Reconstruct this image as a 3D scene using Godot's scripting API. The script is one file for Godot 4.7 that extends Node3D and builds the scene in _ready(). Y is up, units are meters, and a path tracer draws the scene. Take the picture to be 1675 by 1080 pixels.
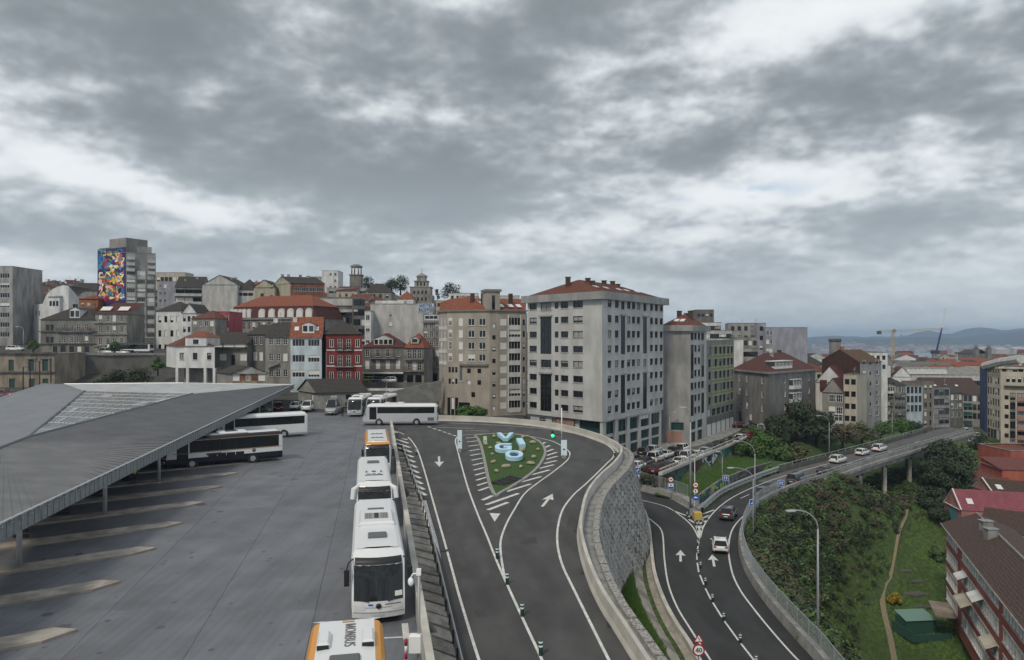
extends Node3D
const F := 1180.0
const CX := 837.5
const HY := 556.0
const CY := 13.4
const LOW := -10.6
const STREET := -8.0
var rng := RandomNumberGenerator.new()
var used := {}
var M := {}
var T := {}
var win_cache := {}
func _ready() -> void:
	rng.seed = 77
	var cam := Camera3D.new()
	cam.name = "camera"
	cam.projection = Camera3D.PROJECTION_FRUSTUM
	cam.keep_aspect = Camera3D.KEEP_HEIGHT
	cam.near = 0.5
	cam.far = 20000.0
	cam.size = 1080.0 / F*cam.near
	cam.frustum_offset = Vector2(0.0,(HY - 540.0) / F*cam.near)
	cam.position = Vector3(0,CY,0)
	add_child(cam)
	cam.current = true
	var env := Environment.new()
	env.background_mode = Environment.BG_SKY
	var sky := Sky.new()
	var pano := PanoramaSkyMaterial.new()
	pano.panorama = ImageTexture.create_from_image(sky_image())
	sky.sky_material = pano
	env.sky = sky
	env.tonemap_mode = Environment.TONE_MAPPER_LINEAR
	env.tonemap_exposure = 1.22
	env.sdfgi_enabled = true
	env.ssao_enabled = true
	env.ssil_enabled = true
	env.fog_enabled = true
	env.fog_density = 0.00013
	env.fog_light_color = Color(0.68,0.78,0.90)
	var we := WorldEnvironment.new()
	we.name = "world_environment"
	we.environment = env
	add_child(we)
	var sun := DirectionalLight3D.new()
	sun.name = "sun"
	sun.light_energy = 0.5
	sun.light_color = Color(1.0,0.95,0.87)
	sun.light_angular_distance = 10.0
	sun.shadow_enabled = true
	sun.rotation_degrees = Vector3(-46,-30,0)
	add_child(sun)
	make_materials()
	build_ground()
	build_terminal()
	build_upper_road()
	build_lower_road()
	build_street()
	build_near_buildings()
	build_left_city()
	build_right_city()
	build_far_city()
	build_buses()
	build_cars()
	build_furniture()
	build_people()
	build_plants()
# ---------------------------------------------------------------- sky
func sky_image() -> Image:
	var n1 := FastNoiseLite.new()
	n1.seed = 11
	n1.noise_type = FastNoiseLite.TYPE_SIMPLEX_SMOOTH
	n1.frequency = 1.0
	n1.fractal_type = FastNoiseLite.FRACTAL_FBM
	n1.fractal_octaves = 6
	n1.fractal_gain = 0.56
	var n2 := n1.duplicate() as FastNoiseLite
	n2.seed = 23
	n2.fractal_octaves = 3
	var small := Image.create_empty(512,256,false,Image.FORMAT_RGBF)
	for j in 256:
		var el := PI*0.5 - (j + 0.5) / 256.0*PI
		for i in 512:
			small.set_pixel(i,j,cloud((i + 0.5) / 512.0*TAU,el,n1,n2))
	small.resize(3072,1536,Image.INTERPOLATE_CUBIC)
	var w := 3072
	for j in range(490,782):
		var el := PI*0.5 - (j + 0.5) / 1536.0*PI
		for k in range(-420,420):
			small.set_pixel(posmod(k,w),j,cloud((k + 0.5) / w*TAU,el,n1,n2))
	return small
const MASSES := [
	[0.75,-15,14.0,17,5.0,-14],[0.38,-14,22.5,18,4,-4],[0.50,-7,10.6,8,2.4,4],[0.35,-32,18,13,4.5,0],[0.35,-3,20,12,3.5,6],
	[0.70,25,18.0,9,3.0,14],[0.55,28,8.0,11,2.0,4],[0.50,7,25,9,2.2,6],[0.60,-33,7.6,7,1.6,-8],
	[0.45,-20,6.6,9,1.3,0],[0.35,14,5.0,8,0.8,-5],[0.40,36,15.5,6,4,0],[0.3,12,14.0,6,2.0,12],
	[-0.85,-34,12.4,6,1.5,-16],[-0.75,-25,9.8,6,1.1,-14],[-0.55,3,8.4,5,1.4,6],[-0.55,15,11.4,8,1.3,-3],
	[-0.55,24,11.6,7,1.6,6],[-0.65,22,22.8,10,2.0,12],[-0.55,21.5,6.9,1.5,0.6,0],[-0.4,-36,5.6,5,0.8,-6],[-0.35,13,8.0,6,0.7,0],
]
func lobe(a: float,e: float,ca: float,ce: float,sa: float,se: float,tilt := 0.0) -> float:
	var x := a - ca
	var y := e - ce
	var c := cos(deg_to_rad(tilt))
	var s := sin(deg_to_rad(tilt))
	var u := (x*c + y*s) / sa
	var v := (-x*s + y*c) / se
	return exp(-(u*u + v*v))
func cloud(az: float,el: float,n1: FastNoiseLite,n2: FastNoiseLite) -> Color:
	if az > PI:
		az -= TAU
	var e := rad_to_deg(maxf(el,0.0))
	var a := rad_to_deg(az)
	var dir := Vector3(sin(az)*cos(el),sin(maxf(el,0.0)),-cos(az)*cos(el))
	var k := 1.0 / (dir.y + 0.24)
	var p := Vector2(dir.x,dir.z)*k
	var q := p + Vector2(n2.get_noise_2d(p.x*2.0,p.y*2.0),n2.get_noise_2d(p.x*2.0 + 31.0,p.y*2.0 - 17.0))*0.04
	var big := n1.get_noise_2d(q.x*1.0 + 3.0,q.y*1.1)
	var mid := n1.get_noise_2d(q.x*2.6 - 9.0,q.y*3.0 + 5.0)
	var fine := n1.get_noise_2d(q.x*8.0 + 13.0,q.y*8.0)
	var dens := 0.12
	for m in MASSES:
		dens += m[0]*lobe(a,e,m[1],m[2],m[3],m[4],m[5])
	dens += (big*0.60 + mid*0.58)*lerpf(0.55,1.0,smoothstep(3.0,12.0,e)) + fine*0.15
	var rim := clampf(1.25 - absf(dens - 0.05)*1.3,0.3,1.0)*smoothstep(2.0,9.0,e)
	dens += (n1.get_noise_2d(p.x*4.6 + 40.0,p.y*4.8)*0.50 + n1.get_noise_2d(p.x*11.0 - 21.0,p.y*11.5)*0.36)*rim
	var t := 0.5 + 0.5*tanh((dens - 0.14)*1.9)
	var lum := lerpf(0.78,lerpf(0.29,0.20,smoothstep(9.5,16.0,e)),t)
	var low := exp(-e / 3.4)
	lum = lerpf(lum,0.46,low*0.9)
	var c := Color(lum*lerpf(0.965,0.885,t),lum,lum*lerpf(1.015,1.09,t))
	c = c.lerp(Color(lum*0.90,lum*1.03,lum*1.08),low*0.8)
	var blue := (0.8*lobe(a,e,18,10.9,3.6,0.55,3) + 0.6*lobe(a,e,34,23.0,2.5,1.2))*smoothstep(-0.25,0.2,mid + 0.1)
	c = c.lerp(Color(0.27,0.41,0.58),clampf(blue,0.0,0.55))
	return c
# ---------------------------------------------------------------- names,nodes and shapes
func numbered(called: String) -> String:
	if not used.has(called):
		used[called] = 0
		return called
	used[called] += 1
	return "%s_%03d" % [called,used[called]]
func thing(called: String,label: String,category: String,at := Vector3.ZERO,turn := 0.0,group := "") -> Node3D:
	var o := Node3D.new()
	o.name = numbered(called)
	o.set_meta("called",called)
	add_child(o)
	o.position = at
	o.rotation.y = turn
	tag(o,label,category,group)
	return o
func tag(o: Node,label: String,category: String,group := "") -> Node:
	o.set_meta("label",label)
	o.set_meta("category",category)
	if group != "":
		o.set_meta("group",group)
	return o
func dup(src: Node3D,at: Vector3,turn: float,label: String,group := "") -> Node3D:
	var r := src.duplicate() as Node3D
	r.name = numbered(String(src.get_meta("called")))
	add_child(r)
	r.position = at
	r.rotation.y = turn
	r.set_meta("label",label)
	if group != "":
		r.set_meta("group",group)
	return r
func part(called: String,shape: Variant,m: Material,parent: Node = null) -> MeshInstance3D:
	var o := MeshInstance3D.new()
	var me: Mesh
	if shape is SurfaceTool:
		shape.generate_normals()
		me = shape.commit()
		if me.get_surface_count() > 0 and m:
			me.surface_set_material(0,m)
	else:
		me = shape
		if m:
			o.material_override = m
	o.mesh = me
	if parent == null:
		o.name = numbered(called)
		add_child(o)
	else:
		o.name = called
		parent.add_child(o,true)
	return o
func placed(called: String,me: Mesh,t: Transform3D,parent: Node,m: Material = null) -> MeshInstance3D:
	var o := MeshInstance3D.new()
	o.mesh = me
	o.transform = t
	if m:
		o.material_override = m
	if parent == null:
		o.name = numbered(called)
		add_child(o)
	else:
		o.name = called
		parent.add_child(o,true)
	return o
func struct(called: String,shape: Variant,m: Material) -> MeshInstance3D:
	var o := part(called,shape,m)
	o.set_meta("kind","structure")
	return o
func stuff(o: Node) -> Node:
	o.set_meta("kind","stuff")
	return o
func S(smooth := false) -> SurfaceTool:
	var st := SurfaceTool.new()
	st.begin(Mesh.PRIMITIVE_TRIANGLES)
	st.set_smooth_group(0 if smooth else -1)
	return st
func multi(list: Array) -> ArrayMesh:
	var me := ArrayMesh.new()
	for pr in list:
		var st: SurfaceTool = pr[0]
		st.generate_normals()
		var n := me.get_surface_count()
		st.commit(me)
		if me.get_surface_count() > n:
			me.surface_set_material(n,pr[1])
	return me
func tri(st: SurfaceTool,a: Vector3,b: Vector3,c: Vector3) -> void:
	st.add_vertex(a)
	st.add_vertex(c)
	st.add_vertex(b)
func quad(st: SurfaceTool,a: Vector3,b: Vector3,c: Vector3,d: Vector3) -> void:
	st.add_vertex(a)
	st.add_vertex(c)
	st.add_vertex(b)
	st.add_vertex(a)
	st.add_vertex(d)
	st.add_vertex(c)
func quad_uv(st: SurfaceTool,a: Vector3,b: Vector3,c: Vector3,d: Vector3) -> void:
	var pts := [a,c,b,a,d,c]
	var uvs := [Vector2(0,1),Vector2(1,0),Vector2(1,1),Vector2(0,1),Vector2(0,0),Vector2(1,0)]
	for i in 6:
		st.set_uv(uvs[i])
		st.add_vertex(pts[i])
func box(st: SurfaceTool,c: Vector3,s: Vector3,t := Transform3D()) -> void:
	var h := s*0.5
	var v := []
	for i in 8:
		v.append(t*(c + Vector3(h.x if i & 1 else -h.x,h.y if i & 2 else -h.y,h.z if i & 4 else -h.z)))
	quad(st,v[4],v[5],v[7],v[6])
	quad(st,v[1],v[0],v[2],v[3])
	quad(st,v[5],v[1],v[3],v[7])
	quad(st,v[0],v[4],v[6],v[2])
	quad(st,v[6],v[7],v[3],v[2])
	quad(st,v[0],v[1],v[5],v[4])
func chamfer(st: SurfaceTool,w: float,h: float,d: float,b: float,t := Transform3D()) -> void:
	var r0 := [Vector3(-w / 2,0,d / 2),Vector3(w / 2,0,d / 2),Vector3(w / 2,0,-d / 2),Vector3(-w / 2,0,-d / 2)]
	var r1 := []
	var r2 := []
	for p in r0:
		r1.append(Vector3(p.x,h - b,p.z))
		r2.append(Vector3(p.x - signf(p.x)*b,h,p.z - signf(p.z)*b))
	for i in 4:
		var j := (i + 1) % 4
		quad(st,t*r0[i],t*r0[j],t*r1[j],t*r1[i])
		quad(st,t*r1[i],t*r1[j],t*r2[j],t*r2[i])
	quad(st,t*r2[0],t*r2[1],t*r2[2],t*r2[3])
func tube(st: SurfaceTool,pts: Array,radii: Variant,n := 8,caps := true) -> void:
	var rings := []
	var side := Vector3.RIGHT
	for i in pts.size():
		var t: Vector3 = (pts[mini(i + 1,pts.size() - 1)] - pts[maxi(i - 1,0)]).normalized()
		if absf(t.dot(side)) > 0.95:
			side = Vector3.FORWARD
		var u := (side - t*side.dot(t)).normalized()
		side = u
		var v := t.cross(u)
		var r: float = radii[i] if radii is Array else radii
		var ring := []
		for k in n:
			var an := TAU*k / n
			ring.append(pts[i] + (u*cos(an) + v*sin(an))*r)
		rings.append(ring)
	loft(st,rings,caps)
func loft(st: SurfaceTool,rings: Array,caps := true) -> void:
	for i in rings.size() - 1:
		var a: Array = rings[i]
		var b: Array = rings[i + 1]
		for k in a.size():
			var l := (k + 1) % a.size()
			quad(st,a[k],a[l],b[l],b[k])
	if caps:
		for q in 2:
			var r: Array = rings[0] if q == 0 else rings[-1]
			var c := Vector3.ZERO
			for p in r:
				c += p / r.size()
			for k in r.size():
				var l := (k + 1) % r.size()
				if q == 0:
					tri(st,c,r[l],r[k])
				else:
					tri(st,c,r[k],r[l])
func cyl(st: SurfaceTool,a: Vector3,b: Vector3,r0: float,r1: float,n := 10) -> void:
	tube(st,[a,b],[r0,r1],n)
func prism(st: SurfaceTool,poly: PackedVector2Array,y0: float,y1: float,top := true,sides := true) -> void:
	var p := poly
	if Geometry2D.is_polygon_clockwise(p):
		p = poly.duplicate()
		p.reverse()
	var n := p.size()
	if top:
		var idx := Geometry2D.triangulate_polygon(p)
		for i in range(0,idx.size(),3):
			var a := Vector3(p[idx[i]].x,y1,p[idx[i]].y)
			var b := Vector3(p[idx[i + 1]].x,y1,p[idx[i + 1]].y)
			var c := Vector3(p[idx[i + 2]].x,y1,p[idx[i + 2]].y)
			if (b - a).cross(c - a).y > 0.0:
				tri(st,a,b,c)
			else:
				tri(st,a,c,b)
	if sides:
		for i in n:
			var a := p[i]
			var b := p[(i + 1) % n]
			quad(st,Vector3(b.x,y0,b.y),Vector3(a.x,y0,a.y),Vector3(a.x,y1,a.y),Vector3(b.x,y1,b.y))
func smooth_path(pts: Array,step := 1.0) -> Array:
	var out := []
	for i in pts.size() - 1:
		var p0: Vector3 = pts[maxi(i - 1,0)]
		var p1: Vector3 = pts[i]
		var p2: Vector3 = pts[i + 1]
		var p3: Vector3 = pts[mini(i + 2,pts.size() - 1)]
		var n := maxi(1,int(p1.distance_to(p2) / step))
		for k in n:
			out.append(p1.cubic_interpolate(p2,p0,p3,float(k) / n))
	out.append(pts[-1])
	return out
func even_path(pts: Array,step: float) -> Array:
	var fine := smooth_path(pts,step*0.25)
	var out := [fine[0]]
	var run := 0.0
	for i in range(1,fine.size()):
		run += fine[i].distance_to(fine[i - 1])
		if run >= step:
			out.append(fine[i])
			run = 0.0
	if out[-1].distance_to(fine[-1]) > 0.05:
		out.append(fine[-1])
	return out
func sides_of(path: Array) -> Array:
	var out := []
	for i in path.size():
		var t: Vector3 = path[mini(i + 1,path.size() - 1)] - path[maxi(i - 1,0)]
		t.y = 0
		out.append(Vector3(t.z,0,-t.x).normalized())
	return out
func shifted(path: Array,by: float,up := 0.0) -> Array:
	var n := sides_of(path)
	var out := []
	for i in path.size():
		out.append(path[i] + n[i]*by + Vector3(0,up,0))
	return out
func ribbon(st: SurfaceTool,path: Array,w: float,lift: float) -> void:
	var n := sides_of(path)
	for i in path.size() - 1:
		var a: Vector3 = path[i] + Vector3(0,lift,0)
		var b: Vector3 = path[i + 1] + Vector3(0,lift,0)
		quad(st,a - n[i]*w / 2,b - n[i + 1]*w / 2,b + n[i + 1]*w / 2,a + n[i]*w / 2)
func sweep(st: SurfaceTool,path: Array,profile: Array,closed := false) -> void:
	var n := sides_of(path)
	var rings := []
	for i in path.size():
		var r := []
		for q in profile:
			r.append(path[i] + n[i]*q.x + Vector3(0,q.y,0))
		rings.append(r)
	var m := profile.size()
	for i in rings.size() - 1:
		for k in (m if closed else m - 1):
			var l := (k + 1) % m
			quad(st,rings[i][k],rings[i][l],rings[i + 1][l],rings[i + 1][k])
	if closed:
		for q in [0,rings.size() - 1]:
			var poly := PackedVector2Array(profile)
			var idx := Geometry2D.triangulate_polygon(poly)
			for i in range(0,idx.size(),3):
				tri(st,rings[q][idx[i]],rings[q][idx[i + 1]],rings[q][idx[i + 2]])
func text_mesh(s: String,size: float,depth: float,font := "Droid Sans",bold := true) -> TextMesh:
	var t := TextMesh.new()
	var f := SystemFont.new()
	f.font_names = PackedStringArray([font])
	f.font_weight = 700 if bold else 400
	t.font = f
	t.text = s
	t.font_size = 32
	t.pixel_size = size / 32.0
	t.depth = depth
	t.curve_step = 2.0
	return t
func copies(called: String,me: Mesh,list: Array,parent: Node = null,colors: Array = []) -> MultiMeshInstance3D:
	var mm := MultiMesh.new()
	mm.transform_format = MultiMesh.TRANSFORM_3D
	mm.use_colors = colors.size() > 0
	mm.mesh = me
	mm.instance_count = list.size()
	for i in list.size():
		mm.set_instance_transform(i,list[i])
		if colors.size() > 0:
			mm.set_instance_color(i,colors[i])
	var o := MultiMeshInstance3D.new()
	o.multimesh = mm
	if parent == null:
		o.name = numbered(called)
		add_child(o)
	else:
		o.name = called
		parent.add_child(o,true)
	o.set_meta("kind","stuff")
	return o
# ---------------------------------------------------------------- from bearings to places
func P(px: float,py: float,d: float) -> Vector3:
	return Vector3((px - CX)*d / F,CY - (py - HY)*d / F,-d)
func G(px: float,py: float,y: float) -> Vector3:
	return P(px,py,F*(CY - y) / (py - HY))
func road_y(d: float) -> float:
	return 0.0 if d >= 100.0 else -(100.0 - d) / 24.0
func R(px: float,py: float) -> Vector3:
	var v := py - HY
	if F*CY / v >= 100.0:
		return P(px,py,F*CY / v)
	return P(px,py,F*(CY + 100.0 / 24.0) / (v + F / 24.0))
func Lo(px: float,py: float) -> Vector3:
	return G(px,py,LOW)
func Yp(py: float,d: float) -> float:
	return CY - (py - HY)*d / F
func R_list(a: Array) -> Array:
	var out := []
	for i in range(0,a.size(),2):
		out.append(R(a[i],a[i + 1]))
	return out
func L_list(a: Array,y := LOW) -> Array:
	var out := []
	for i in range(0,a.size(),2):
		out.append(G(a[i],a[i + 1],y))
	return out
func flat(a: Array) -> PackedVector2Array:
	var out := PackedVector2Array()
	for p in a:
		out.append(Vector2(p.x,p.z))
	return out
func x_at(path: Array,d: float) -> float:
	var best: float = path[0].x
	for i in path.size() - 1:
		var a: float = -path[i].z
		var b: float = -path[i + 1].z
		if (d - a)*(d - b) <= 0.0 and absf(a - b) > 0.001:
			return lerpf(path[i].x,path[i + 1].x,(d - a) / (b - a))
	if absf(d + path[0].z) > absf(d + path[-1].z):
		best = path[-1].x
	return best
# ---------------------------------------------------------------- materials
func lin(r: float,g: float,b: float) -> Color:
	return Color(r,g,b).linear_to_srgb()
func noise_tex(seed_: int,freq: float,oct: int,lo: float,hi: float,kind := FastNoiseLite.TYPE_SIMPLEX_SMOOTH,size := 512) -> ImageTexture:
	var n := FastNoiseLite.new()
	n.seed = seed_
	n.noise_type = kind
	n.frequency = freq
	n.fractal_type = FastNoiseLite.FRACTAL_FBM
	n.fractal_octaves = oct
	n.fractal_gain = 0.55
	var im := n.get_seamless_image(size,size)
	im.convert(Image.FORMAT_RGB8)
	im.adjust_bcs(1.0,1.0,1.0)
	var data := im.get_data()
	var lut := PackedByteArray()
	for i in 256:
		lut.append(int(clampf(lerpf(lo,hi,smoothstep(0.12,0.88,i / 255.0)),0.0,1.0)*255.0))
	for i in data.size():
		data[i] = lut[data[i]]
	return ImageTexture.create_from_image(Image.create_from_data(size,size,false,Image.FORMAT_RGB8,data))
func yard_tex() -> ImageTexture:
	var a := FastNoiseLite.new()
	a.seed = 31
	a.frequency = 0.012
	a.fractal_octaves = 5
	var r := RandomNumberGenerator.new()
	r.seed = 8
	var im := Image.create_empty(768,768,false,Image.FORMAT_RGB8)
	var base := a.get_seamless_image(768,768)
	a.frequency = 0.03
	a.seed = 4
	var tracks := a.get_seamless_image(96,768)
	for y in 768:
		for x in 768:
			var k := 0.90 + 0.16*(base.get_pixel(x,y).r - 0.5) + 0.14*(tracks.get_pixel(x / 8,posmod(y / 14 + x / 3,768)).r - 0.5) + 0.10*(tracks.get_pixel(posmod(x*3,96),y / 18).r - 0.5)
			im.set_pixel(x,y,Color(k,k,k))
	for i in 240:
		var x := r.randi_range(4,760)
		var y := r.randi_range(4,750)
		var s := r.randi_range(1,3) if i > 30 else r.randi_range(4,9)
		var dim := r.randf_range(0.62,0.85)
		for yy in range(-s,s + 1):
			var half := int(sqrt(s*s - yy*yy)*r.randf_range(0.7,1.1))
			im.fill_rect(Rect2i(x - half,y + yy,half*2 + 1,1),Color(dim,dim,dim))
	return ImageTexture.create_from_image(im)
func mat(key: String,c: Color,rough := 0.85,broad := "blotch",bs := Vector3(0.05,0.05,0.05),fine := "speck",fs := 0.6) -> StandardMaterial3D:
	var m := StandardMaterial3D.new()
	m.resource_name = key
	m.albedo_color = Color(minf(c.r*1.2,1.0),minf(c.g*1.2,1.0),minf(c.b*1.2,1.0)).linear_to_srgb() if broad != "" else c.linear_to_srgb()
	m.roughness = rough
	if broad != "":
		m.albedo_texture = T[broad]
		m.uv1_triplanar = true
		m.uv1_world_triplanar = true
		m.uv1_scale = bs
		if fine != "":
			m.detail_enabled = true
			m.detail_albedo = T[fine]
			m.detail_blend_mode = BaseMaterial3D.BLEND_MODE_MUL
			m.detail_uv_layer = BaseMaterial3D.DETAIL_UV_2
			m.uv2_triplanar = true
			m.uv2_world_triplanar = true
			m.uv2_scale = Vector3(fs,fs,fs)
	M[key] = m
	return m
func plain(key: String,c: Color,rough := 0.6,metal := 0.0) -> StandardMaterial3D:
	var m := StandardMaterial3D.new()
	m.resource_name = key
	m.albedo_color = c.linear_to_srgb()
	m.roughness = rough
	m.metallic = metal
	M[key] = m
	return m
func make_materials() -> void:
	T.speck = noise_tex(1,0.09,4,0.80,1.0)
	T.blotch = noise_tex(2,0.012,5,0.86,1.0)
	T.rough = noise_tex(3,0.03,5,0.62,1.0)
	T.patch = noise_tex(4,0.010,6,0.78,1.0)
	T.yard = yard_tex()
	T.cell = noise_tex(5,0.05,2,0.65,1.0,FastNoiseLite.TYPE_CELLULAR)
	var wall_s := Vector3(0.07,0.022,0.07)
	mat("asphalt",Color(0.078,0.078,0.079),0.9,"blotch",Vector3(0.06,0.06,0.03),"speck",1.5)
	mat("asphalt_dark",Color(0.034,0.034,0.036),0.85,"patch",Vector3(0.06,0.06,0.02),"speck",1.2)
	mat("asphalt_pale",Color(0.11,0.108,0.105),0.9,"blotch",Vector3(0.05,0.05,0.05),"speck",1.2)
	for i in 6:
		var k: float = [1.0,0.95,1.05,0.98,1.03,0.93][i]
		mat("yard%d" % i,Color(0.172*k,0.181*k,0.203*k),0.55,"yard",Vector3(0.028,0.028,0.028),"speck",0.5)
	mat("yard_under",Color(0.05,0.05,0.055),0.9)
	mat("bay",Color(0.38,0.345,0.305),0.9,"patch",Vector3(0.1,0.1,0.1),"speck",0.5)
	mat("paint",Color(0.72,0.72,0.70),0.7,"blotch",Vector3(0.3,0.3,0.3),"speck",0.8)
	mat("concrete",Color(0.55,0.53,0.48),0.9,"blotch",Vector3(0.05,0.05,0.05),"speck",0.7)
	mat("concrete_grey",Color(0.30,0.30,0.29),0.9,"patch",Vector3(0.1,0.06,0.1),"speck",0.7)
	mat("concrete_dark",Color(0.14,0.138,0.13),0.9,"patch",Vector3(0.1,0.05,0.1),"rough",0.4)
	mat("slab",Color(0.40,0.37,0.325),0.95,"patch",Vector3(0.25,0.25,0.12),"speck",0.5)
	mat("slab2",Color(0.33,0.305,0.265),0.95,"patch",Vector3(0.25,0.25,0.12),"rough",0.5)
	mat("mortar",Color(0.14,0.14,0.135),0.95)
	for i in 5:
		var k: float = [1.0,0.82,1.12,0.92,1.05][i]
		mat("ashlar%d" % i,Color(0.50*k,0.49*k,0.465*k),0.92,"rough",Vector3(0.35,0.35,0.35),"speck",1.4)
	mat("coping",Color(0.45,0.44,0.42),0.9,"rough",Vector3(0.3,0.3,0.3),"speck",1.2)
	mat("earth",Color(0.135,0.105,0.075),0.95,"patch",Vector3(0.08,0.08,0.08),"rough",0.5)
	mat("town_ground",Color(0.09,0.088,0.08),0.95,"patch",Vector3(0.05,0.05,0.05),"rough",0.3)
	mat("grass",Color(0.100,0.170,0.040),0.95,"rough",Vector3(0.07,0.07,0.07),"rough",0.5)
	mat("lawn",Color(0.052,0.125,0.018),0.95,"rough",Vector3(0.3,0.3,0.3),"speck",2.0)
	mat("path",Color(0.36,0.30,0.19),0.95,"rough",Vector3(0.3,0.3,0.3))
	mat("terracotta",Color(0.215,0.070,0.040),0.85,"rough",Vector3(0.12,0.12,0.12),"speck",0.9)
	mat("terracotta_bright",Color(0.36,0.112,0.060),0.85,"rough",Vector3(0.12,0.12,0.12),"speck",0.9)
	mat("maroon_roof",Color(0.14,0.040,0.032),0.85,"rough",Vector3(0.12,0.12,0.12),"speck",0.9)
	mat("dark_roof",Color(0.075,0.068,0.060),0.9,"rough",Vector3(0.15,0.15,0.15),"speck",0.9)
	mat("brown_roof",Color(0.135,0.080,0.062),0.9,"rough",Vector3(0.2,0.2,0.2),"cell",0.5)
	mat("red_sheet",Color(0.25,0.075,0.058),0.7,"rough",Vector3(0.12,0.12,0.12),"speck",0.9)
	mat("magenta_sheet",Color(0.25,0.062,0.082),0.55,"blotch",Vector3(0.12,0.12,0.12),"speck",0.9)
	mat("ochre_roof",Color(0.17,0.095,0.045),0.9,"rough",Vector3(0.12,0.12,0.12),"speck",0.9)
	mat("flat_roof",Color(0.17,0.165,0.155),0.9)
	mat("white_wall",Color(0.70,0.71,0.71),0.85,"blotch",wall_s)
	mat("main_wall",Color(0.52,0.52,0.51),0.88,"blotch",wall_s,"speck",0.5)
	mat("grey_wall",Color(0.34,0.34,0.335),0.88,"patch",wall_s)
	mat("dark_wall",Color(0.17,0.166,0.155),0.9,"patch",wall_s)
	mat("mid_wall",Color(0.29,0.283,0.262),0.9,"patch",wall_s)
	mat("stone_wall",Color(0.285,0.277,0.26),0.92,"patch",wall_s,"rough",0.5)
	mat("stone_pale",Color(0.38,0.363,0.328),0.92,"patch",wall_s,"rough",0.5)
	mat("sand_wall",Color(0.40,0.345,0.275),0.9,"patch",wall_s,"rough",0.5)
	mat("beige_wall",Color(0.40,0.36,0.31),0.9,"blotch",wall_s,"speck",0.8)
	mat("beige_dark",Color(0.235,0.205,0.17),0.9,"blotch",wall_s,"speck",0.8)
	mat("cream_wall",Color(0.52,0.47,0.385),0.88,"blotch",wall_s)
	mat("yellow_wall",Color(0.46,0.425,0.33),0.88,"blotch",wall_s)
	mat("pink_wall",Color(0.42,0.20,0.17),0.88,"blotch",wall_s)
	mat("rose_wall",Color(0.40,0.085,0.11),0.88,"blotch",wall_s)
	mat("red_wall",Color(0.195,0.030,0.026),0.85,"blotch",wall_s)
	mat("brick_red",Color(0.42,0.115,0.075),0.88,"blotch",wall_s,"speck",1.2)
	mat("brick",Color(0.30,0.125,0.075),0.88,"rough",wall_s,"speck",1.2)
	mat("orange_wall",Color(0.42,0.165,0.085),0.88,"blotch",wall_s)
	mat("rust_wall",Color(0.085,0.034,0.020),0.85,"blotch",wall_s)
	mat("sky_wall",Color(0.53,0.61,0.67),0.85,"blotch",wall_s)
	mat("lilac_wall",Color(0.33,0.34,0.40),0.88,"blotch",wall_s)
	mat("blue_wall",Color(0.022,0.042,0.13),0.8,"blotch",wall_s)
	mat("green_wall",Color(0.26,0.26,0.235),0.88,"blotch",wall_s)
	mat("lime_band",Color(0.40,0.43,0.13),0.88,"blotch",wall_s)
	mat("pink_panel",Color(0.36,0.215,0.18),0.9,"blotch",wall_s)
	plain("white_frame",Color(0.72,0.72,0.71),0.5)
	plain("dark_frame",Color(0.035,0.033,0.032),0.5)
	plain("brown_frame",Color(0.06,0.035,0.022),0.5)
	plain("glass",Color(0.012,0.014,0.016),0.06)
	plain("glass_grey",Color(0.05,0.056,0.06),0.1)
	plain("glass_green",Color(0.02,0.06,0.055),0.08)
	plain("blind",Color(0.62,0.62,0.60),0.7)
	plain("blind_grey",Color(0.28,0.28,0.275),0.7)
	plain("shutter_green",Color(0.022,0.060,0.052),0.6)
	plain("metal",Color(0.36,0.37,0.38),0.42,0.7)
	plain("galvanised",Color(0.42,0.44,0.46),0.5,0.5)
	plain("pole",Color(0.30,0.315,0.325),0.5,0.4)
	plain("black",Color(0.012,0.012,0.013),0.5)
	plain("iron",Color(0.03,0.022,0.020),0.6)
	plain("white_paint",Color(0.78,0.79,0.80),0.35)
	plain("sign_blue",Color(0.012,0.10,0.42),0.4)
	plain("sign_red",Color(0.36,0.012,0.020),0.4)
	plain("sign_back",Color(0.10,0.11,0.12),0.55,0.3)
	plain("sign_yellow",Color(0.50,0.36,0.08),0.5)
	plain("bollard_green",Color(0.008,0.075,0.062),0.45)
	plain("tyre",Color(0.015,0.015,0.015),0.8)
	plain("rim",Color(0.45,0.46,0.47),0.35,0.6)
	plain("tail_red",Color(0.33,0.008,0.012),0.25)
	plain("lamp_glass",Color(0.60,0.62,0.64),0.12)
	plain("letter_blue",Color(0.42,0.64,0.78),0.5)
	plain("pillar_blue",Color(0.62,0.74,0.82),0.5)
	plain("letter_navy",Color(0.012,0.035,0.10),0.5)
	mat("rock",Color(0.58,0.50,0.34),0.9,"rough",Vector3(0.8,0.8,0.8))
	mat("slate",Color(0.035,0.036,0.038),0.7,"rough",Vector3(0.8,0.8,0.8))
	mat("bark",Color(0.07,0.05,0.035),0.95,"rough",Vector3(0.8,0.3,0.8))
	mat("roof_sheet",Color(0.22,0.226,0.238),0.45,"blotch",Vector3(0.04,0.04,0.04),"speck",0.5)
	mat("roof_pan_shaded",Color(0.15,0.154,0.163),0.6)  # canopy pans and rib sides, shadow lines painted in as a darker grey
	mat("asphalt_mend",Color(0.058,0.058,0.060),0.9)
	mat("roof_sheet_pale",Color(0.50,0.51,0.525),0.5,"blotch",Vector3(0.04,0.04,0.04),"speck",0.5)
	mat("roof_sheet_blue",Color(0.20,0.212,0.238),0.45,"blotch",Vector3(0.04,0.04,0.04),"speck",0.5)
	mat("fascia",Color(0.24,0.27,0.28),0.5,"blotch",Vector3(0.2,0.2,0.2))
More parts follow.
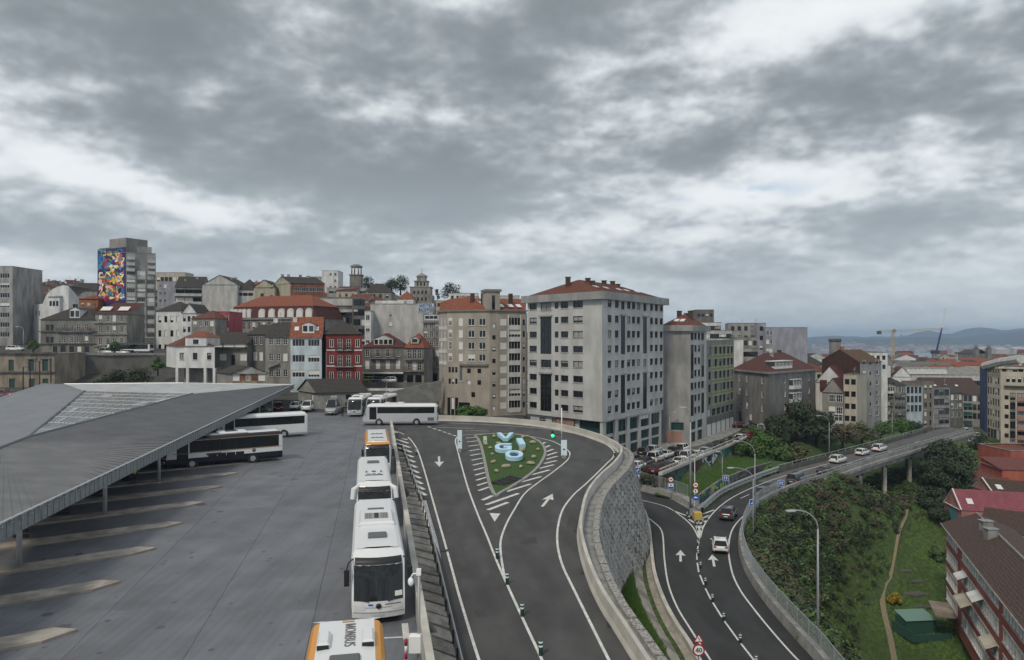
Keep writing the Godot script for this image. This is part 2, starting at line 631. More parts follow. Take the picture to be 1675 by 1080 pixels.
	mat("skylight",Color(0.30,0.31,0.30),0.25,"rough",Vector3(0.05,0.05,0.05))
	M.lit_lamp = plain("lit_lamp",Color(0.1,0.8,0.4),0.3)
	M.lit_lamp.emission_enabled = true
	M.lit_lamp.emission = Color(0.1,1.0,0.5)
	M.lit_lamp.emission_energy_multiplier = 2.0
# ---------------------------------------------------------------- kit for buildings
func wall_face(st: SurfaceTool,A: Vector2,B: Vector2,y0: float,y1: float,holes: Array) -> void:
	var L := A.distance_to(B)
	var dir := (B - A) / L
	var us := [0.0,L]
	for h in holes:
		us.append(clampf(h.position.x,0.0,L))
		us.append(clampf(h.end.x,0.0,L))
	us.sort()
	for i in us.size() - 1:
		var u0: float = us[i]
		var u1: float = us[i + 1]
		if u1 - u0 < 0.001:
			continue
		var mid := (u0 + u1)*0.5
		var cuts := []
		for h in holes:
			if h.position.x < mid and h.end.x > mid:
				cuts.append(Vector2(h.position.y,h.end.y))
		cuts.sort()
		var v := y0
		cuts.append(Vector2(y1,y1))
		for c in cuts:
			if c.x > v + 0.001:
				var a := A + dir*u0
				var b := A + dir*u1
				quad(st,Vector3(a.x,v,a.y),Vector3(b.x,v,b.y),Vector3(b.x,c.x,b.y),Vector3(a.x,c.x,a.y))
			v = maxf(v,c.y)
const KINDS := {
	"dark": {"f": "dark_frame","fw": 0.09,"nx": 2,"ny": 1,"blind": 0.4,"b": "blind_grey","sill": true,"r": 0.22},
	"tall": {"f": "dark_frame","fw": 0.08,"nx": 2,"ny": 1,"blind": 0.18,"b": "blind_grey","sill": true,"r": 0.22},
	"white": {"f": "white_frame","fw": 0.09,"nx": 2,"ny": 1,"blind": 0.3,"b": "blind","sill": true,"r": 0.12},
	"sash": {"f": "white_frame","fw": 0.075,"nx": 2,"ny": 3,"blind": 0.2,"b": "blind","sill": true,"r": 0.12},
	"blank": {"f": "white_frame","fw": 0.07,"nx": 1,"ny": 1,"blind": 1.0,"b": "blind","sill": false,"r": 0.1},
	"plain": {"f": "dark_frame","fw": 0.05,"nx": 1,"ny": 1,"blind": 0.25,"b": "blind","sill": false,"r": 0.15},
	"bandw": {"f": "white_frame","fw": 0.06,"nx": 4,"ny": 1,"blind": 0.35,"b": "blind","sill": false,"r": 0.12},
	"gallery": {"f": "white_frame","fw": 0.08,"nx": 3,"ny": 2,"blind": 0.4,"b": "blind","sill": false,"r": 0.06},
	"shop": {"f": "dark_frame","fw": 0.08,"nx": 3,"ny": 2,"blind": 0.1,"b": "blind","sill": false,"r": 0.25,"g": "glass_green"},
	"shutter": {"f": "shutter_green","fw": 0.08,"nx": 2,"ny": 1,"blind": 1.0,"b": "shutter_green","sill": true,"r": 0.2},
	"bay": {"f": "dark_frame","fw": 0.09,"nx": 3,"ny": 3,"blind": 0.2,"b": "blind_grey","sill": false,"r": 0.05},
}
func window_mesh(w: float,h: float,kind: String,v: int,sur: Material) -> Array:
	var key := "%.1f %.1f %s %d %s" % [w,h,kind,v,sur.resource_name]
	if win_cache.has(key):
		return win_cache[key]
	var K: Dictionary = KINDS[kind]
	var r: float = K.r
	var fw: float = minf(K.fw,w*0.2)
	var x := w / 2
	var s := S()
	quad(s,Vector3(-x,0,0),Vector3(x,0,0),Vector3(x,0,-r),Vector3(-x,0,-r))
	quad(s,Vector3(-x,h,-r),Vector3(x,h,-r),Vector3(x,h,0),Vector3(-x,h,0))
	quad(s,Vector3(-x,0,0),Vector3(-x,0,-r),Vector3(-x,h,-r),Vector3(-x,h,0))
	quad(s,Vector3(x,0,-r),Vector3(x,0,0),Vector3(x,h,0),Vector3(x,h,-r))
	if K.sill:
		box(s,Vector3(0,-0.06,0.03),Vector3(w + 0.24,0.1,0.16))
	var f := S()
	var zf := -r + 0.03
	box(f,Vector3(0,fw / 2,zf),Vector3(w,fw,0.06))
	box(f,Vector3(0,h - fw / 2,zf),Vector3(w,fw,0.06))
	box(f,Vector3(-x + fw / 2,h / 2,zf),Vector3(fw,h - 2*fw,0.06))
	box(f,Vector3(x - fw / 2,h / 2,zf),Vector3(fw,h - 2*fw,0.06))
	for i in range(1,K.nx):
		box(f,Vector3(-x + w*i / K.nx,h / 2,zf),Vector3(fw*0.75,h - 2*fw,0.05))
	for i in range(1,K.ny):
		box(f,Vector3(0,h*i / K.ny,zf + 0.001),Vector3(w - 2*fw,fw*0.5,0.045))
	var g := S()
	var b := S()
	var share: float = [0.0,0.35,0.65,1.0][v]
	if K.blind >= 1.0:
		share = 1.0
	var hb := h*(1.0 - share)
	if hb > 0.01:
		quad(g,Vector3(-x,0,-r),Vector3(x,0,-r),Vector3(x,hb,-r),Vector3(-x,hb,-r))
	if share > 0.0:
		quad(b,Vector3(-x,hb,-r + 0.012),Vector3(x,hb,-r + 0.012),Vector3(x,h,-r + 0.012),Vector3(-x,h,-r + 0.012))
	var panes := []
	if hb > 0.01:
		panes.append([g,M[K.get("g","glass")]])
	if share > 0.0:
		panes.append([b,M[K.b]])
	win_cache[key] = [multi([[s,sur],[f,M[K.f]]]),multi(panes)]
	return win_cache[key]
func building(called: String,label: String,o: Dictionary) -> Node3D:
	var pts := []
	for q in o.fac:
		pts.append(Vector2((q.x - CX)*q.y / F,-q.y))
	var nf := pts.size() - 1
	if nf == 1:
		var dr: Vector2 = (pts[1] - pts[0]).normalized()
		var away := Vector2(dr.y,-dr.x)*float(o.get("deep",10.0))
		pts.append(pts[1] + away)
		pts.append(pts[0] + away)
	elif nf == 2:
		pts.append(pts[0] + pts[2] - pts[1])
	var base: float = o.base
	var top: float = o.top
	var org := Vector2.ZERO
	for p in pts:
		org += p / pts.size()
	var B := thing(called,label,o.get("cat","building"),Vector3(org.x,base,org.y),0.0,o.get("group",""))
	var lp := []
	for p in pts:
		lp.append(p - org)
	var H := top - base
	var wm: Material = M[o.get("wall","grey_wall")]
	var holes := []
	for i in pts.size():
		holes.append([])
	var near: bool = o.get("near",false)
	for w in o.get("wins",[]):
		var f: int = w[0]
		var A: Vector2 = lp[f]
		var Bp: Vector2 = lp[(f + 1) % lp.size()]
		var L := A.distance_to(Bp)
		var dir := (Bp - A) / L
		var basis := Basis(Vector3(dir.x,0,dir.y),Vector3.UP,Vector3(-dir.y,0,dir.x))
		for v in w[2]:
			for u in w[1]:
				var c: float = u*L
				var ww: float = minf(w[3],L*0.96)
				c = clampf(c,ww / 2 + 0.02,L - ww / 2 - 0.02)
				holes[f].append(Rect2(c - ww / 2,v - base,ww,w[4]))
				var K: Dictionary = KINDS[w[5]]
				var n := 0
				if rng.randf() < K.blind:
					n = rng.randi_range(1,3)
				var ms := window_mesh(ww,w[4],w[5],n,M[w[6]] if w.size() > 6 else wm)
				var at: Vector2 = A + dir*c
				var win := placed("window",ms[0],Transform3D(basis,Vector3(at.x,v - base,at.y)),B)
				placed("pane",ms[1],Transform3D(),win)
	var st := S()
	for i in lp.size():
		if o.has("front") and o.front[0] == i:
			var own := S()
			wall_face(own,lp[i],lp[(i + 1) % lp.size()],0.0,H,holes[i])
			part("front_wall",own,M[o.front[1]],B)
			continue
		wall_face(st,lp[i],lp[(i + 1) % lp.size()],0.0,H,holes[i])
	part("wall",st,wm,B)
	B.set_meta("pts",lp)
	B.set_meta("org",org)
	B.set_meta("H",H)
	if o.has("roof"):
		roof_on(B,lp,H,o)
		if not o.get("bare",false) and fposmod(org.x*7.3 + org.y*3.1,1.0) < 0.45:
			aerial(B,(lp[0] as Vector2).lerp(lp[2],0.3 + fposmod(org.x,0.4)),H + (o.get("rh",0.0) if o.roof != "flat" else -0.4))
	return B
func face_of(B: Node3D,f: int) -> Array:
	var lp: Array = B.get_meta("pts")
	var A: Vector2 = lp[f]
	var C: Vector2 = lp[(f + 1) % lp.size()]
	var dir := (C - A).normalized()
	return [A,dir,Basis(Vector3(dir.x,0,dir.y),Vector3.UP,Vector3(-dir.y,0,dir.x)),A.distance_to(C)]
func on_face(B: Node3D,f: int,u: float,y: float,out := 0.0) -> Transform3D:
	var q := face_of(B,f)
	var a: Vector2 = q[0] + q[1]*u
	return Transform3D(q[2],Vector3(a.x,y,a.y)).translated_local(Vector3(0,0,out))
func slope(st: SurfaceTool,a: Vector3,b: Vector3,c: Vector3,d: Vector3,step := 0.5) -> void:
	var n := clampi(int(((a + b)*0.5).distance_to((c + d)*0.5) / step),1,40)
	var up := (b - a).cross(d - a)
	if up.length() < 0.001:
		up = (b - a).cross(c - a)
	up = up.normalized()*0.035
	for i in n:
		var t0 := float(i) / n
		var t1 := float(i + 1) / n
		var p0 := a.lerp(d,t0) + up
		var p1 := b.lerp(c,t0) + up
		var p2 := b.lerp(c,t1)
		var p3 := a.lerp(d,t1)
		quad(st,p0,p1,p2,p3)
		quad(st,p0 - up,p1 - up,p1,p0)
func v3(p: Vector2,y: float) -> Vector3:
	return Vector3(p.x,y,p.y)
func roof_on(B: Node3D,lp: Array,H: float,o: Dictionary) -> void:
	var kind: String = o.roof
	var rm: Material = M[o.get("rm","flat_roof")]
	var rh: float = o.get("rh",3.0)
	var over: float = o.get("over",0.35)
	var n := lp.size()
	var st := S()
	if kind == "flat":
		var poly := PackedVector2Array(lp)
		prism(st,poly,0.0,H - 0.5,true,false)
		part("roof",st,rm,B)
		var cp := S()
		for i in n:
			var a: Vector2 = lp[i]
			var b: Vector2 = lp[(i + 1) % n]
			var dr := (b - a).normalized()
			var t := Transform3D(Basis(Vector3(dr.x,0,dr.y),Vector3.UP,Vector3(-dr.y,0,dr.x)),v3((a + b)*0.5,H + 0.06))
			box(cp,Vector3(0,0,-0.08),Vector3(a.distance_to(b) + 0.1,0.13,0.34 + 0.002*i),t)
		part("coping",cp,M[o.get("cm","concrete_grey")],B)
		return
	var k: int = o.get("ridge",0)
	var c := []
	var ctr := Vector2.ZERO
	for i in 4:
		ctr += lp[i]*0.25
	for i in 4:
		c.append(lp[(k + i) % 4])
	var e := []
	for i in 4:
		e.append(c[i] + (c[i] - ctr).normalized()*over)
	var m1: Vector2 = (e[1] + e[2])*0.5
	var m0: Vector2 = (e[3] + e[0])*0.5
	var yb := H - 0.06
	if kind == "hip":
		var along := (m1 - m0)
		var inset: float = minf(o.get("inset",0.45)*(e[1] as Vector2).distance_to(e[2]),along.length()*0.48)
		var r0 := m0 + along.normalized()*inset
		var r1 := m1 - along.normalized()*inset
		slope(st,v3(e[0],yb),v3(e[1],yb),v3(r1,H + rh),v3(r0,H + rh))
		slope(st,v3(e[2],yb),v3(e[3],yb),v3(r0,H + rh),v3(r1,H + rh))
		slope(st,v3(e[1],yb),v3(e[2],yb),v3(r1,H + rh),v3(r1,H + rh))
		slope(st,v3(e[3],yb),v3(e[0],yb),v3(r0,H + rh),v3(r0,H + rh))
		part("roof",st,rm,B)
	elif kind == "gable":
		slope(st,v3(e[0],yb),v3(e[1],yb),v3(m1,H + rh),v3(m0,H + rh))
		slope(st,v3(e[2],yb),v3(e[3],yb),v3(m0,H + rh),v3(m1,H + rh))
		part("roof",st,rm,B)
		for w in [[1,2],[3,0]]:
			var g := S()
			tri(g,v3(c[w[0]],H),v3(c[w[1]],H),v3((c[w[0]] + c[w[1]])*0.5,H + rh - 0.08))
			part("gable",g,M[o.get("gm",o.get("wall","grey_wall"))],B)
	elif kind == "mono":
		slope(st,v3(e[0],yb),v3(e[1],yb),v3(e[2],H + rh),v3(e[3],H + rh))
		part("roof",st,rm,B)
		var g := S()
		tri(g,v3(c[1],H),v3(c[2],H),v3(c[2],H + rh - 0.08))
		tri(g,v3(c[3],H),v3(c[0],H),v3(c[3],H + rh - 0.08))
		quad(g,v3(c[2],H),v3(c[3],H),v3(c[3],H + rh - 0.08),v3(c[2],H + rh - 0.08))
		part("gable",g,M[o.get("gm",o.get("wall","grey_wall"))],B)
	var u := S()
	quad(u,v3(e[0],yb - 0.02),v3(e[3],yb - 0.02),v3(e[2],yb - 0.02),v3(e[1],yb - 0.02))
	part("eaves",u,M[o.get("em","concrete_grey")],B)
	for q in o.get("stacks",[]):
		var p: Vector2 = (c[0] as Vector2).lerp(c[1],q[0]).lerp((c[3] as Vector2).lerp(c[2],q[0]),q[1])
		var ch := S()
		var hr: float = H + rh*(1.0 - absf(q[1] - 0.5)*2.0)*(0.95 if kind == "hip" else 1.0)
		box(ch,v3(p,hr - 0.5),Vector3(0.9,2.4,0.7))
		box(ch,v3(p,hr + 0.76),Vector3(1.06,0.14,0.86))
		part("chimney",ch,M[q[2] if q.size() > 2 else "concrete_grey"],B)
	for q in o.get("skylights",[]):
		var lo: Vector3 = v3((e[0] as Vector2).lerp(e[1],q),yb)
		var hi: Vector3 = v3((m0).lerp(m1,q),H + rh)
		if kind == "mono":
			hi = v3((e[3] as Vector2).lerp(e[2],q),H + rh)
		var zz := (lo - hi).normalized()
		var xx := v3((c[1] - c[0]).normalized(),0.0)
		var yy := zz.cross(xx).normalized()
		var sk := S()
		box(sk,Vector3(0,0.1,0),Vector3(0.95,0.12,1.2),Transform3D(Basis(xx,yy,zz),lo.lerp(hi,0.42)))
		part("skylight",sk,M.lamp_glass,B)
func aerial(B: Node3D,p: Vector2,y: float) -> void:
	var st := S()
	box(st,v3(p,y + 0.9),Vector3(0.06,2.6,0.06))
	for k in 4:
		box(st,v3(p,y + 1.5 + k*0.16),Vector3(0.9 - k*0.16,0.04,0.04))
	box(st,v3(p + Vector2(0.1,0.2),y + 2.15),Vector3(0.05,0.05,1.0))
	part("aerial",st,M.pole,B)
func balcony(B: Node3D,f: int,u0: float,u1: float,y: float,deep := 0.9,solid := "",rail := "iron") -> void:
	var L: float = face_of(B,f)[3]
	var a := u0*L
	var w := (u1 - u0)*L
	var t := on_face(B,f,a + w / 2,y)
	var st := S()
	box(st,Vector3(0,-0.08,deep / 2),Vector3(w,0.16,deep),t)
	var bal := part("balcony",st,M.concrete_grey if solid == "" else M[solid],B)
	var r := S()
	if solid != "":
		box(r,Vector3(0,0.5,deep - 0.06),Vector3(w,1.0,0.1),t)
		box(r,Vector3(-w / 2 + 0.05,0.5,deep / 2 - 0.06),Vector3(0.1,1.0,deep - 0.12),t)
		box(r,Vector3(w / 2 - 0.05,0.5,deep / 2 - 0.06),Vector3(0.1,1.0,deep - 0.12),t)
		part("parapet",r,M[solid],bal)
	else:
		for yy in [0.12,0.98]:
			box(r,Vector3(0,yy,deep - 0.05),Vector3(w,0.05,0.05),t)
			box(r,Vector3(-w / 2 + 0.03,yy,deep / 2),Vector3(0.05,0.05,deep),t)
			box(r,Vector3(w / 2 - 0.03,yy,deep / 2),Vector3(0.05,0.05,deep),t)
		var n := maxi(3,int(w / 0.16))
		for i in n + 1:
			box(r,Vector3(-w / 2 + w*i / n*0.98 + 0.01*w,0.55,deep - 0.05),Vector3(0.028,0.84,0.028),t)
		part("railing",r,M[rail],bal)
func block_on(B: Node3D,called: String,f: int,u0: float,u1: float,y0: float,y1: float,deep: float,m: String,inn := 0.0) -> MeshInstance3D:
	var L: float = face_of(B,f)[3]
	var w := (u1 - u0)*L
	var t := on_face(B,f,(u0 + u1)*0.5*L,y0)
	var st := S()
	box(st,Vector3(0,(y1 - y0) / 2,(deep - inn) / 2),Vector3(w,y1 - y0,deep + inn),t)
	return part(called,st,M[m],B)
func band(B: Node3D,called: String,nf: int,y: float,h: float,deep: float,m: String) -> void:
	var st := S()
	for f in nf:
		var L: float = face_of(B,f)[3]
		box(st,Vector3(0,h / 2,(deep - 0.1) / 2),Vector3(L + deep*2 - 0.003*f,h - 0.004*f,deep + 0.1),on_face(B,f,L / 2,y))
	part(called,st,M[m],B)
func cols(n: int,a := 0.0,b := 1.0) -> Array:
	var out := []
	for i in n:
		out.append(lerpf(a,b,(i + 0.5) / n))
	return out
func rows(n: int,y0: float,step: float) -> Array:
	var out := []
	for i in n:
		out.append(y0 + i*step)
	return out
# ---------------------------------------------------------------- the lie of the land
var kerb_path := []
var low_right := []
var left_kerb := []
var wall_line := [Vector2(24.4,-114.8),Vector2(61.2,-171.8)]
func parapet_x(d: float) -> float:
	return 2.0 - 0.186*d
func valley_y(d: float) -> float:
	var h := 42.0
	if d > 105.0:
		h = lerpf(42.0,32.2,clampf((d - 105.0) / 38.0,0.0,1.0))
	if d > 143.0:
		h = lerpf(32.2,30.3,clampf((d - 143.0) / 40.0,0.0,1.0))
	return CY - h
func land(x: float,d: float) -> float:
	var a := CX + F*x / d
	if d <= 121.0:
		var xw := x_at(kerb_path,d) + 1.4
		if x < xw:
			if x < parapet_x(d) - 2.8 and d < 118.0:
				return -0.9
			return road_y(d) - 1.2
	var s := x - x_at(low_right,d)
	var wx := 24.4 + (d - 114.8)*(36.8 / 57.0)
	var y := 0.0
	if s > -16.0 or x > wx:
		var v := valley_y(d)
		var flat_y := LOW - 0.12
		if d > 128.0:
			var under := lerpf(flat_y,v,clampf((d - 128.0) / 16.0,0.0,1.0))
			flat_y = lerpf(under,-10.2,smoothstep(-14.0,-30.0,s))
		y = lerpf(flat_y,v,smoothstep(0.5,17.0,s))
		y += 0.5*sin(x*0.31 + d*0.2)*smoothstep(2.0,8.0,s)
		if x < wx - 6.0 and d > 119.0:
			y = STREET - 0.25
		return y
	if d <= 121.0:
		return LOW - 0.12
	if x < wx and a > 858.0 and d < 262.0:
		return STREET - 0.25
	y = lerpf(-0.25,-3.0,clampf((d - 121.0) / 20.0,0.0,1.0)) if a > 640.0 else -0.25
	if a < 700.0:
		y = lerpf(y,2.4,smoothstep(142.0,160.0,d)*smoothstep(700.0,640.0,a))
	if d > 165.0:
		y += smoothstep(165.0,200.0,d)*7.0*smoothstep(760.0,640.0,a)
	if d > 200.0:
		y += (d - 200.0)*0.10*smoothstep(960.0,620.0,a)*smoothstep(700.0,200.0,d*0.75)
	return y
func build_ground() -> void:
	kerb_path = smooth_path(R_list([660,686.5,690,687.5,720,689,760,690,798,691.5,856,696,914,704,963,717,992,728.5,1009.5,740,1011.5,752,1000,769,978.6,788.6,961,810,951,831,945.5,856.6,943,878,947.5,909,959.4,949.4,978.5,992.4,1005,1035.4,1031,1078,1068,1140,1120,1230]),1.0)
	low_right = smooth_path(L_list([1420,1200,1331.6,1080,1312.5,1059,1267,1006.7,1236,966,1217,932.7,1208.6,904,1207.5,877.8,1217,851.5,1233.7,830,1244,822.5,1273,807.5,1311,792.5,1340,784,1419,757.5,1490,736,1562,714.5,1590,706.5]),1.0)
	var g := S(true)
	var e := S(true)
	var t := S(true)
	var stepx := 2.5
	for j in range(0,92):
		var d0 := 14.0 + j*2.5
		var d1 := d0 + 2.5
		for i in range(-76,66):
			var x0 := i*stepx
			var x1 := x0 + stepx
			var ap: float = CX + F*(x0 + 1.2) / d0
			if ap < -260.0 or ap > 1960.0:
				continue
			var st := e
			if x0 > x_at(low_right,d0) - 30.0 and (x0 > parapet_x(d0) + 20.0):
				st = g
			elif d0 > 120.0:
				st = t
			quad(st,Vector3(x0,land(x0,d0),-d0),Vector3(x1,land(x1,d0),-d0),Vector3(x1,land(x1,d1),-d1),Vector3(x0,land(x0,d1),-d1))
	struct("valley_ground",g,M.grass)
	struct("earth_bed",e,M.earth)
	struct("town_ground",t,M.town_ground)
	var f := S(true)
	var ds := [243.0,270.0,300.0,340.0,390.0,450.0,520.0,620.0,760.0,950.0,1250.0,1700.0,2300.0]
	for j in ds.size() - 1:
		for i in range(-9,56):
			var c := []
			for q in [[i,j],[i + 1,j],[i + 1,j + 1],[i,j + 1]]:
				var d: float = ds[q[1]]
				var px: float = q[0]*36.0
				c.append(Vector3((px - CX)*d / F,far_land(px,d),-d))
			quad(f,c[0],c[1],c[2],c[3])
	struct("far_ground",f,M.town_ground)
	var w := S()
	quad(w,Vector3(-3000,-68,-2200),Vector3(9000,-68,-2200),Vector3(14000,-68,-13000),Vector3(-6000,-68,-13000))
	mat("water",Color(0.10,0.13,0.15),0.15,"blotch",Vector3(0.002,0.002,0.002))
	struct("water",w,M.water)
	mat("far_hill",Color(0.050,0.062,0.045),0.95,"rough",Vector3(0.0008,0.0008,0.0008),"rough",0.004)
	mat("far_shore",Color(0.14,0.135,0.115),0.95,"rough",Vector3(0.003,0.003,0.003),"rough",0.02)
	hill([1180,552,1240,551,1300,551,1345,551.5,1385,549,1430,552,1470,549,1500,545,1520,542.5,1545,546,1575,540,1605,536.5,1640,539,1700,538,1780,541,1860,545,1960,550],8200.0,"far_hills")
	hill([1400,556,1450,553,1500,553,1560,551,1610,549,1645,544,1690,540,1740,541,1800,547,1900,553],6300.0,"near_hills")
	var list := []
	var colors := []
	for i in 1500:
		var d := rng.randf_range(4700,6200)
		var px := rng.randf_range(1330,1900)
		var y := -66.0 + (d - 4700.0)*0.035*rng.randf_range(0.6,1.0)
		var sc := Vector3(rng.randf_range(12,40),rng.randf_range(8,20),rng.randf_range(12,30))
		list.append(Transform3D(Basis.from_scale(sc),Vector3((px - CX)*d / F,y,-d)))
		var k := rng.randf_range(0.18,0.5)
		colors.append(Color(k,k*0.95,k*0.88) if rng.randf() < 0.75 else Color(0.30,0.13,0.08))
	var bm := S()
	box(bm,Vector3(0,0.4,0),Vector3.ONE)
	var vm := StandardMaterial3D.new()
	vm.vertex_color_use_as_albedo = true
	vm.roughness = 0.9
	bm.generate_normals()
	var bme := bm.commit()
	bme.surface_set_material(0,vm)
	var far := copies("far_shore_houses",bme,list,null,colors)
	tag(far,"pale scatter of houses on the far shore of the bay below the hills","houses")
	var sh := S(true)
	var prev := []
	for i in 40:
		var px := 1250.0 + i*20.0
		var col := []
		for q in [[4650.0,-69.0],[5000.0,-60.0],[6300.0,-6.0],[6400.0,-30.0]]:
			col.append(Vector3((px - CX)*q[0] / F,q[1] + 8.0*sin(px*0.021 + q[0])*clampf((q[0] - 4650.0) / 1000.0,0,1),-q[0]))
		if prev.size() > 0:
			for k in 3:
				quad(sh,prev[k],col[k],col[k + 1],prev[k + 1])
		prev = col
	struct("far_shore",sh,M.far_shore)
func far_land(px: float,d: float) -> float:
	if px > 1000.0:
		return lerpf(-17.3,-69.0,smoothstep(300.0,1700.0,d)) if px > 1240.0 else lerpf(-9.0,-69.0,smoothstep(400.0,1700.0,d))
	var y := land((px - CX)*242.0 / F,242.0)
	var h := 0.0
	if d > 242.0:
		h = minf(d - 242.0,380.0)*0.105*smoothstep(1000.0,620.0,px)
	if d > 700.0:
		h -= (d - 700.0)*0.12
	return y + h
func hill(sky_line: Array,d: float,called: String) -> void:
	var st := S(true)
	var top := []
	for i in range(0,sky_line.size(),2):
		top.append(P(sky_line[i],sky_line[i + 1],d))
	var crest := smooth_path(top,90.0)
	var prev := []
	for i in crest.size():
		var p: Vector3 = crest[i]
		p.y += 10.0*sin(p.x*0.011) + 5.0*sin(p.x*0.037 + 1.0)
		var col := []
		for k in 9:
			var u := k / 8.0
			var back := (1.0 - u)
			var w := sin(p.x*0.004 + u*5.0)*120.0*u*(1.0 - u)
			col.append(Vector3(p.x*(1.0 - 0.14*back),lerpf(-72.0,p.y,pow(u,1.15)) + w*0.12,p.z + 1300.0*back + w))
		col.append(Vector3(p.x*1.08,-72.0,p.z - 900.0))
		if prev.size() > 0:
			for k in 9:
				quad(st,prev[k],col[k],col[k + 1],prev[k + 1])
		prev = col
	struct(called,st,M.far_hill)
# ---------------------------------------------------------------- the bus yard
func build_terminal() -> void:
	var base := S()
	prism(base,PackedVector2Array([Vector2(-110,-14),Vector2(parapet_x(14.0),-14),Vector2(parapet_x(109.0),-109),Vector2(-19.5,-141),Vector2(-110,-141)]),-0.6,-0.09)
	var floor_ := struct("bus_yard",base,M.yard_under)
	var dir := Vector2(-0.183,-0.983)
	var across := Vector2(0.983,-0.183)
	var o := Vector2(parapet_x(20.0),-20.0)
	var bl := S()
	chamfer(bl,4.985,0.09,4.485,0.006)
	bl.generate_normals()
	var me := bl.commit()
	for j in range(-2,26):
		for i in range(1,18):
			var c := o + dir*(j*4.5 + 2.2) - across*(i*5.0 - 2.5)
			var d := -c.y
			if d < 12.0 or d > 138.0:
				continue
			if i > 9 and d > 70.0 and d < 112.0 or c.x / d < -0.95:
				continue
			placed("paving_slab",me,Transform3D(Basis(Vector3(across.x,0,across.y),Vector3.UP,Vector3(-dir.x,0,-dir.y)),Vector3(c.x,-0.09,c.y)),floor_,M["yard%d" % rng.randi_range(0,5)])
	var fd := Vector3(-0.828,0,0.56)
	var fn := Vector3(0.56,0,0.828)
	var k := 0
	for q in [Vector2(-20.0,33.2),Vector2(-21.6,39.8),Vector2(-22.8,46.2),Vector2(-24.0,52.6),Vector2(-25.2,59.2),Vector2(-26.3,65.6),Vector2(-27.4,72.2),Vector2(-28.6,79.0)]:
		var tip := Vector3(q.x,0,-q.y)
		var st := S()
		var w := 1.5
		var poly := PackedVector2Array()
		for p in [tip + fn*0.1,tip + fd*0.9 - fn*0.72,tip + fd*16.0 - fn*0.75,tip + fd*16.0 + fn*0.75,tip + fd*1.4 + fn*0.78]:
			poly.append(Vector2(p.x,p.z))
		prism(st,poly,0.0,0.13)
		var o2 := part("bay_island",st,M.bay)
		tag(o2,["pale concrete bus bay island nearest the bottom left corner","pale concrete bay island second from the bottom left","pale bay island beside the second canopy column","pale bay island between the second and third canopy columns","pale bay island in front of the third canopy column","short pale bay island just beyond the third canopy column","pale bay island nearest the black and white coach","pale bay island half under the black and white coach"][k],"platform","concrete islands between the bus bays")
		for s in [-1.6,1.6]:
			var ws := S()
			box(ws,tip + fd*12.5 + fn*(3.2 + s*0.5) + Vector3(0,0.09,0),Vector3(0.9,0.18,0.25))
			part("wheel_stop",ws,M.black,o2)
		k += 1
	var pf := S()
	var pp := PackedVector2Array()
	for q in [Vector2(-29.0,20),Vector2(-33.5,42),Vector2(-36.5,68),Vector2(-46,128),Vector2(-58,128),Vector2(-58,20)]:
		pp.append(Vector2(q.x - 2.0,-q.y))
	prism(pf,pp,0.0,0.16)
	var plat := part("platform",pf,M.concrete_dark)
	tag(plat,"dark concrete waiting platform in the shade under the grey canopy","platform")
	var path := []
	for i in 36:
		var d := 14.0 + i*95.0 / 35.0
		path.append(Vector3(parapet_x(d),0,-d))
	var wl := S()
	sweep(wl,path,[Vector2(0.16,-4.2),Vector2(-0.17,-4.2),Vector2(-0.17,1.2),Vector2(0.16,1.2)],true)
	var par := part("parapet_wall",wl,M.concrete)
	tag(par,"long pale concrete parapet between the row of coaches and the road","wall")
	for q in [[628,1044,666,1042,663,1025]]:
		var lp := S()
		ribbon(lp,[G(q[0],q[1],0),G(q[2],q[3],0)],0.14,0.004)
		ribbon(lp,[G(665,1046,0),G(662,1020,0)],0.3,0.008)
		part("bay_line",lp,M.paint,floor_)
	build_canopy()
